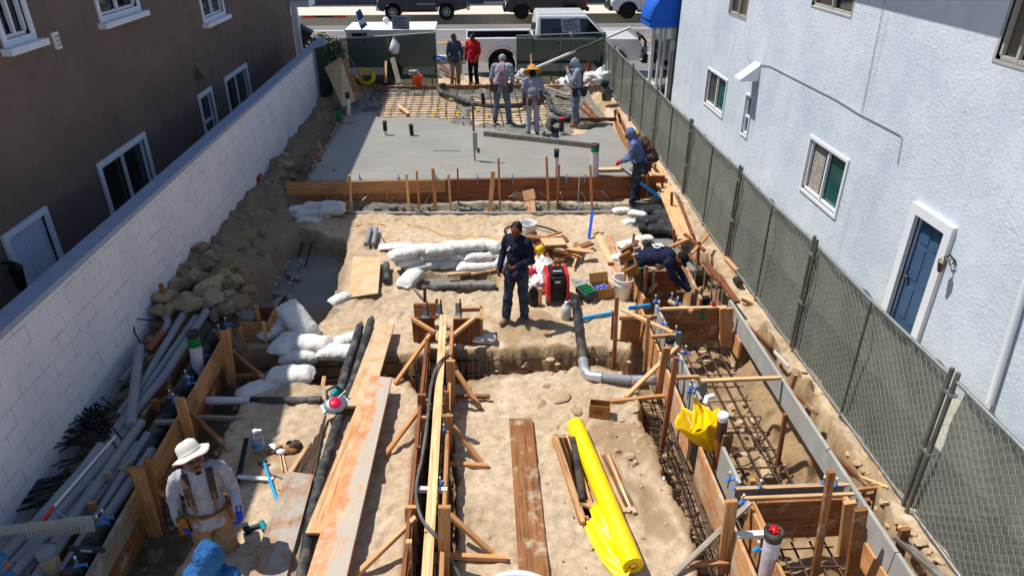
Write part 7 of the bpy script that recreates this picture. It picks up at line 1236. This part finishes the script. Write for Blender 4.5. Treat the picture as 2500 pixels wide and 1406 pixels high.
# man in navy
q=G(1262,783); t,V,RT,RP=person('man in dark navy sweatshirt and jeans standing on the sand, looking towards the camera',(q.x,q.y,0),math.radians(150),dict(shl=(-.175,0,1.40),ell=(-.25,.02,1.14),wrl=(-.10,.24,1.10),elr=(.24,.0,1.13),wrr=(.235,.13,.93),anl=(-.09,-.08,.09),knl=(-.1,.0,.5),anr=(.14,.1,.09),knr=(.12,.07,.5),look=(-.15,1,-.05),fin=.9,toel=(.3,1,0),toer=(.15,1,0)),dict(shirt='cloth_navy',pants='denim',skin='skin_dark',beard=True,boots='boot_tan',hem=.2),.97,.0095,1.12)
c_=V['che']+RT@Vector((.07,.142,.03)); b=MB(); b.prism([c_+RT@Vector(p) for p in ((-.035,-.006,.035),(.0,0,.03),(.035,-.006,-.03),(.0,0,-.028))],(0,0,0),RT@Vector((0,.012,0))); b.build('chest_print','white_paint',t,local=True)
# bending man
q=Vector((2.62,9.42,-.12)); t,V,RT,RP=person('man in navy sweatshirt and black cap bending over the right-hand formwork',q,math.radians(-108),dict(pel=(0,-.2,.9),wai=(0,-.06,1.0),che=(0,.16,1.07),nec=(0,.34,1.08),hed=(0,.47,1.04),shl=(-.175,.28,1.04),shr=(.175,.28,1.04),ell=(-.2,.42,.80),wrl=(-.1,.58,.62),elr=(.2,.40,.80),wrr=(.1,.6,.62),hil=(-.09,-.19,.88),hir=(.09,-.19,.88),knl=(-.12,.0,.48),knr=(.12,-.02,.48),anl=(-.12,-.16,.09),anr=(.12,-.16,.09),look=(0,.62,-.75),fin=1.0),dict(shirt='cloth_navy2',pants='leather_dark',skin='skin_dark',hat='cap',belt='leather',hem=.12,gloves='bag_black'),1.0,.0095,1.12)
c_=V['che']+RT@Vector((0,-.148,-.03)); b=MB(); b.tube([c_+RT@Vector((.075*math.cos(a),-.004-.01*abs(math.sin(a)),.06*math.sin(a))) for a in [2*math.pi*i/20 for i in range(20)]],.012,5,closed=True); b.build('back_print','white_paint',t,local=True)
b=MB(); b.tube([c_+RT@Vector(p) for p in ((-.05,-.008,-.09),(-.02,-.008,0),(.03,-.004,.1))],.014,5); b.tube([c_+RT@Vector(p) for p in ((-.03,-.01,-.03),(-.07,-.006,.02),(-.01,-.008,.08))],.011,5); b.build('back_print','white_paint',t,local=True)
q=GY(1728,742,8.95); m=MB(); m.box(q+Vector((0,.12,-.02)),(.12,.1,.14)); m.tube([q+Vector((0,.1,.0)),q+Vector((.06,0,-.12))],.025,8); one(m,'cordless_drill','gen_black','black cordless drill held by the bending man over the green marked form','drill')
# screed man and the man behind him
P=G(1551,503,-.08); t,V,_,_=person('man in blue grey hooded sweatshirt standing at the slab corner holding a blue pole',P,math.radians(72),dict(wai=(0,.02,1.08),che=(0,.09,1.26),nec=(0,.16,1.41),hed=(0,.24,1.53),shl=(-.175,.13,1.36),shr=(.175,.13,1.36),ell=(-.25,.18,1.10),wrl=(-.12,.38,.98),elr=(.23,.14,1.08),wrr=(.10,.36,.93),look=(0,1,-.5),fin=1.1,knl=(-.1,.05,.5),anl=(-.12,.06,.09)),dict(shirt='cloth_bluegrey',pants='denim',hood=True,belt='gen_black',boots='leather',gloves='magenta',hem=.2),1.02,.011,1.1)
P=GY(1520,414,13.9);Q=GY(1618,486,13.5); t=thing('bull_float_pole','blue and grey telescopic pole held slanting by the hooded man','pole',(P+Q)/2); m=MB(); m.tube([P,P.lerp(Q,.45)],.02,8); m.build('inner_tube','hose_grey',t); m=MB(); m.tube([P.lerp(Q,.44),Q],.033,10); m.build('outer_tube','blue_bright',t); m=MB(); m.lathe(P,[(.03,-.05),(.035,.03)],10,ax=Q-P); m.lathe(Q,[(.036,-.04),(.036,.02),(.001,.02)],10,ax=Q-P); m.build('end_cap','galv',t)
P=G(1574,440,.3); person('crouching man in a tan cap half hidden behind the hooded man with the pole',P,math.radians(60),dict(pel=(0,-.12,.6),wai=(0,-.06,.73),che=(0,.08,.86),nec=(0,.2,.95),hed=(0,.3,1.0),shl=(-.175,.15,.92),shr=(.175,.15,.92),ell=(-.22,.3,.72),wrl=(-.12,.42,.5),elr=(.2,.3,.72),wrr=(.1,.42,.5),hil=(-.09,-.1,.58),hir=(.09,-.1,.58),knl=(-.14,.24,.48),knr=(.14,.24,.48),anl=(-.12,.0,.09),anr=(.12,.0,.09),look=(0,1,-.4)),dict(shirt='leather_dark',pants='denim',hat='cap',hatm='straw',boots='rubber_boot'),.95,.013)
# pour crew
P=G(1225,302,.44); person('pour worker with grey knit cap and red suspenders seen from behind, standing on the rebar',P,math.radians(-14),dict(pel=(0,-.02,.94),wai=(0,.0,1.08),che=(0,.05,1.27),nec=(0,.13,1.43),hed=(-.02,.22,1.53),shl=(-.2,.08,1.39),shr=(.2,.08,1.39),ell=(-.27,.05,1.12),wrl=(-.26,.14,.88),elr=(.27,.02,1.1),wrr=(.24,.1,.85),look=(-.1,1,-.9),fin=1.,anl=(-.17,0,.09),knl=(-.14,.03,.5),anr=(.18,.02,.09),knr=(.15,.04,.5)),dict(shirt='cloth_grey',pants='denim_light',hat='helmet',braces='red_paint',belt='leather_dark',boots='rubber_boot',tall=True,gloves='bag_black'),1.07,.0125,1.2)
m=MB(); q=GY(1178,240,18.6); m.tube([q+Vector((0,0,.12)),q-Vector((-.03,0,.16))],.05,8); one(m,'cordless_tool','gen_black','black cordless tool hanging from the left hand of the suspendered worker','power tool')
P=G(1300,328,.42); person('pour worker in a straw hat seen from behind with a wide tool belt',P,math.radians(4),dict(wai=(0,.0,1.07),che=(0,.05,1.25),nec=(0,.1,1.41),hed=(0,.17,1.53),shl=(-.19,.05,1.37),shr=(.19,.05,1.37),ell=(-.26,.05,1.1),wrl=(-.16,.24,.96),elr=(.26,.05,1.1),wrr=(.16,.24,.96),look=(0,1,-.6)),dict(shirt='cloth_grey',pants='cloth_pale',hat='straw',belt='leather_dark',boots='rubber_boot',tall=True),1.0,.0125,1.12)
P=G(1405,308,.42); person('hooded pour worker in light grey sweatshirt raising one hand to the face',P,math.radians(75),dict(wai=(0,.0,1.07),che=(0,.02,1.27),nec=(0,.06,1.43),hed=(0,.1,1.56),ell=(-.24,.12,1.16),wrl=(-.08,.25,1.42),elr=(.22,.0,1.12),wrr=(.2,.12,.9),look=(0,1,-.25),fin=1.),dict(shirt='cloth_grey',pants='denim_light',hood=True,belt='gen_black',boots='leather',tall=True,braces='gen_black'),1.04,.0125,1.1)
# two men at the street
P=GY(1112,207,23.35); P.z=.42; person('man in slate grey sweatshirt and tan trousers standing behind the far form board',P,math.radians(-160),dict(look=(-.6,1,-.05),ell=(-.25,.0,1.13),wrl=(-.24,.08,.9),elr=(.25,0,1.13),wrr=(.24,.08,.9)),dict(shirt='cloth_slate',pants='cloth_tan',skin='skin_dark',hem=.2),.96,.014,1.15)
P=GY(1157,207,23.4); P.z=.42; person('man in bright red sweatshirt and black trousers standing beside the slate grey one',P,math.radians(155),dict(look=(.5,1,-.2),ell=(-.25,.0,1.13),wrl=(-.2,.15,.92),elr=(.25,0,1.13),wrr=(.24,.08,.9)),dict(shirt='cloth_red',pants='cloth_black',skin='skin_dark',hem=.22,hood_down=True,boots='cloth_black'),.96,.014,1.18)
# white hat man and the two hooded helpers at the near left
P=G(478,1112,1.22); P=Vector((P.x-.02,P.y-.02,-.38)); t,V,RT,RP=person('man in white sun hat, dark glasses and blue gloves by the left form',P,math.radians(-158),dict(look=(-.22,1,.34),shl=(-.19,0,1.40),shr=(.19,0,1.40),elr=(.27,-.06,1.14),wrr=(.24,.02,.9),ell=(-.27,.03,1.15),wrl=(-.27,.22,1.02),fin=.8,hed=(0,.03,1.6)),dict(shirt='cloth_pale',pants='cloth_tan',hat='brim',hatm='hat_white',glasses=True,beard=True,gloves='glove_blue',belt='leather',braces='strap_tan',pad=True,bw=.016,hem=.2,tilt=(.2,.2)),1.0,.0085,1.12)
P=G(514,1352,1.2); P=Vector((P.x,P.y-.05,-.38)); person('person in bright blue hooded sweatshirt seen from behind at the bottom edge',P,math.radians(-12),dict(look=(.1,1,-.15)),dict(shirt='cloth_blue',pants='denim',hood=True),1.,.010,1.15)
P=G(-22,1400,1.2); P=Vector((P.x,P.y,-.3)); person('person in blue hood cut off at the near left corner of the view',P,math.radians(-60),dict(look=(0,1,-.3)),dict(shirt='cloth_blue',pants='denim',hood=True),1.,.013,1.1)
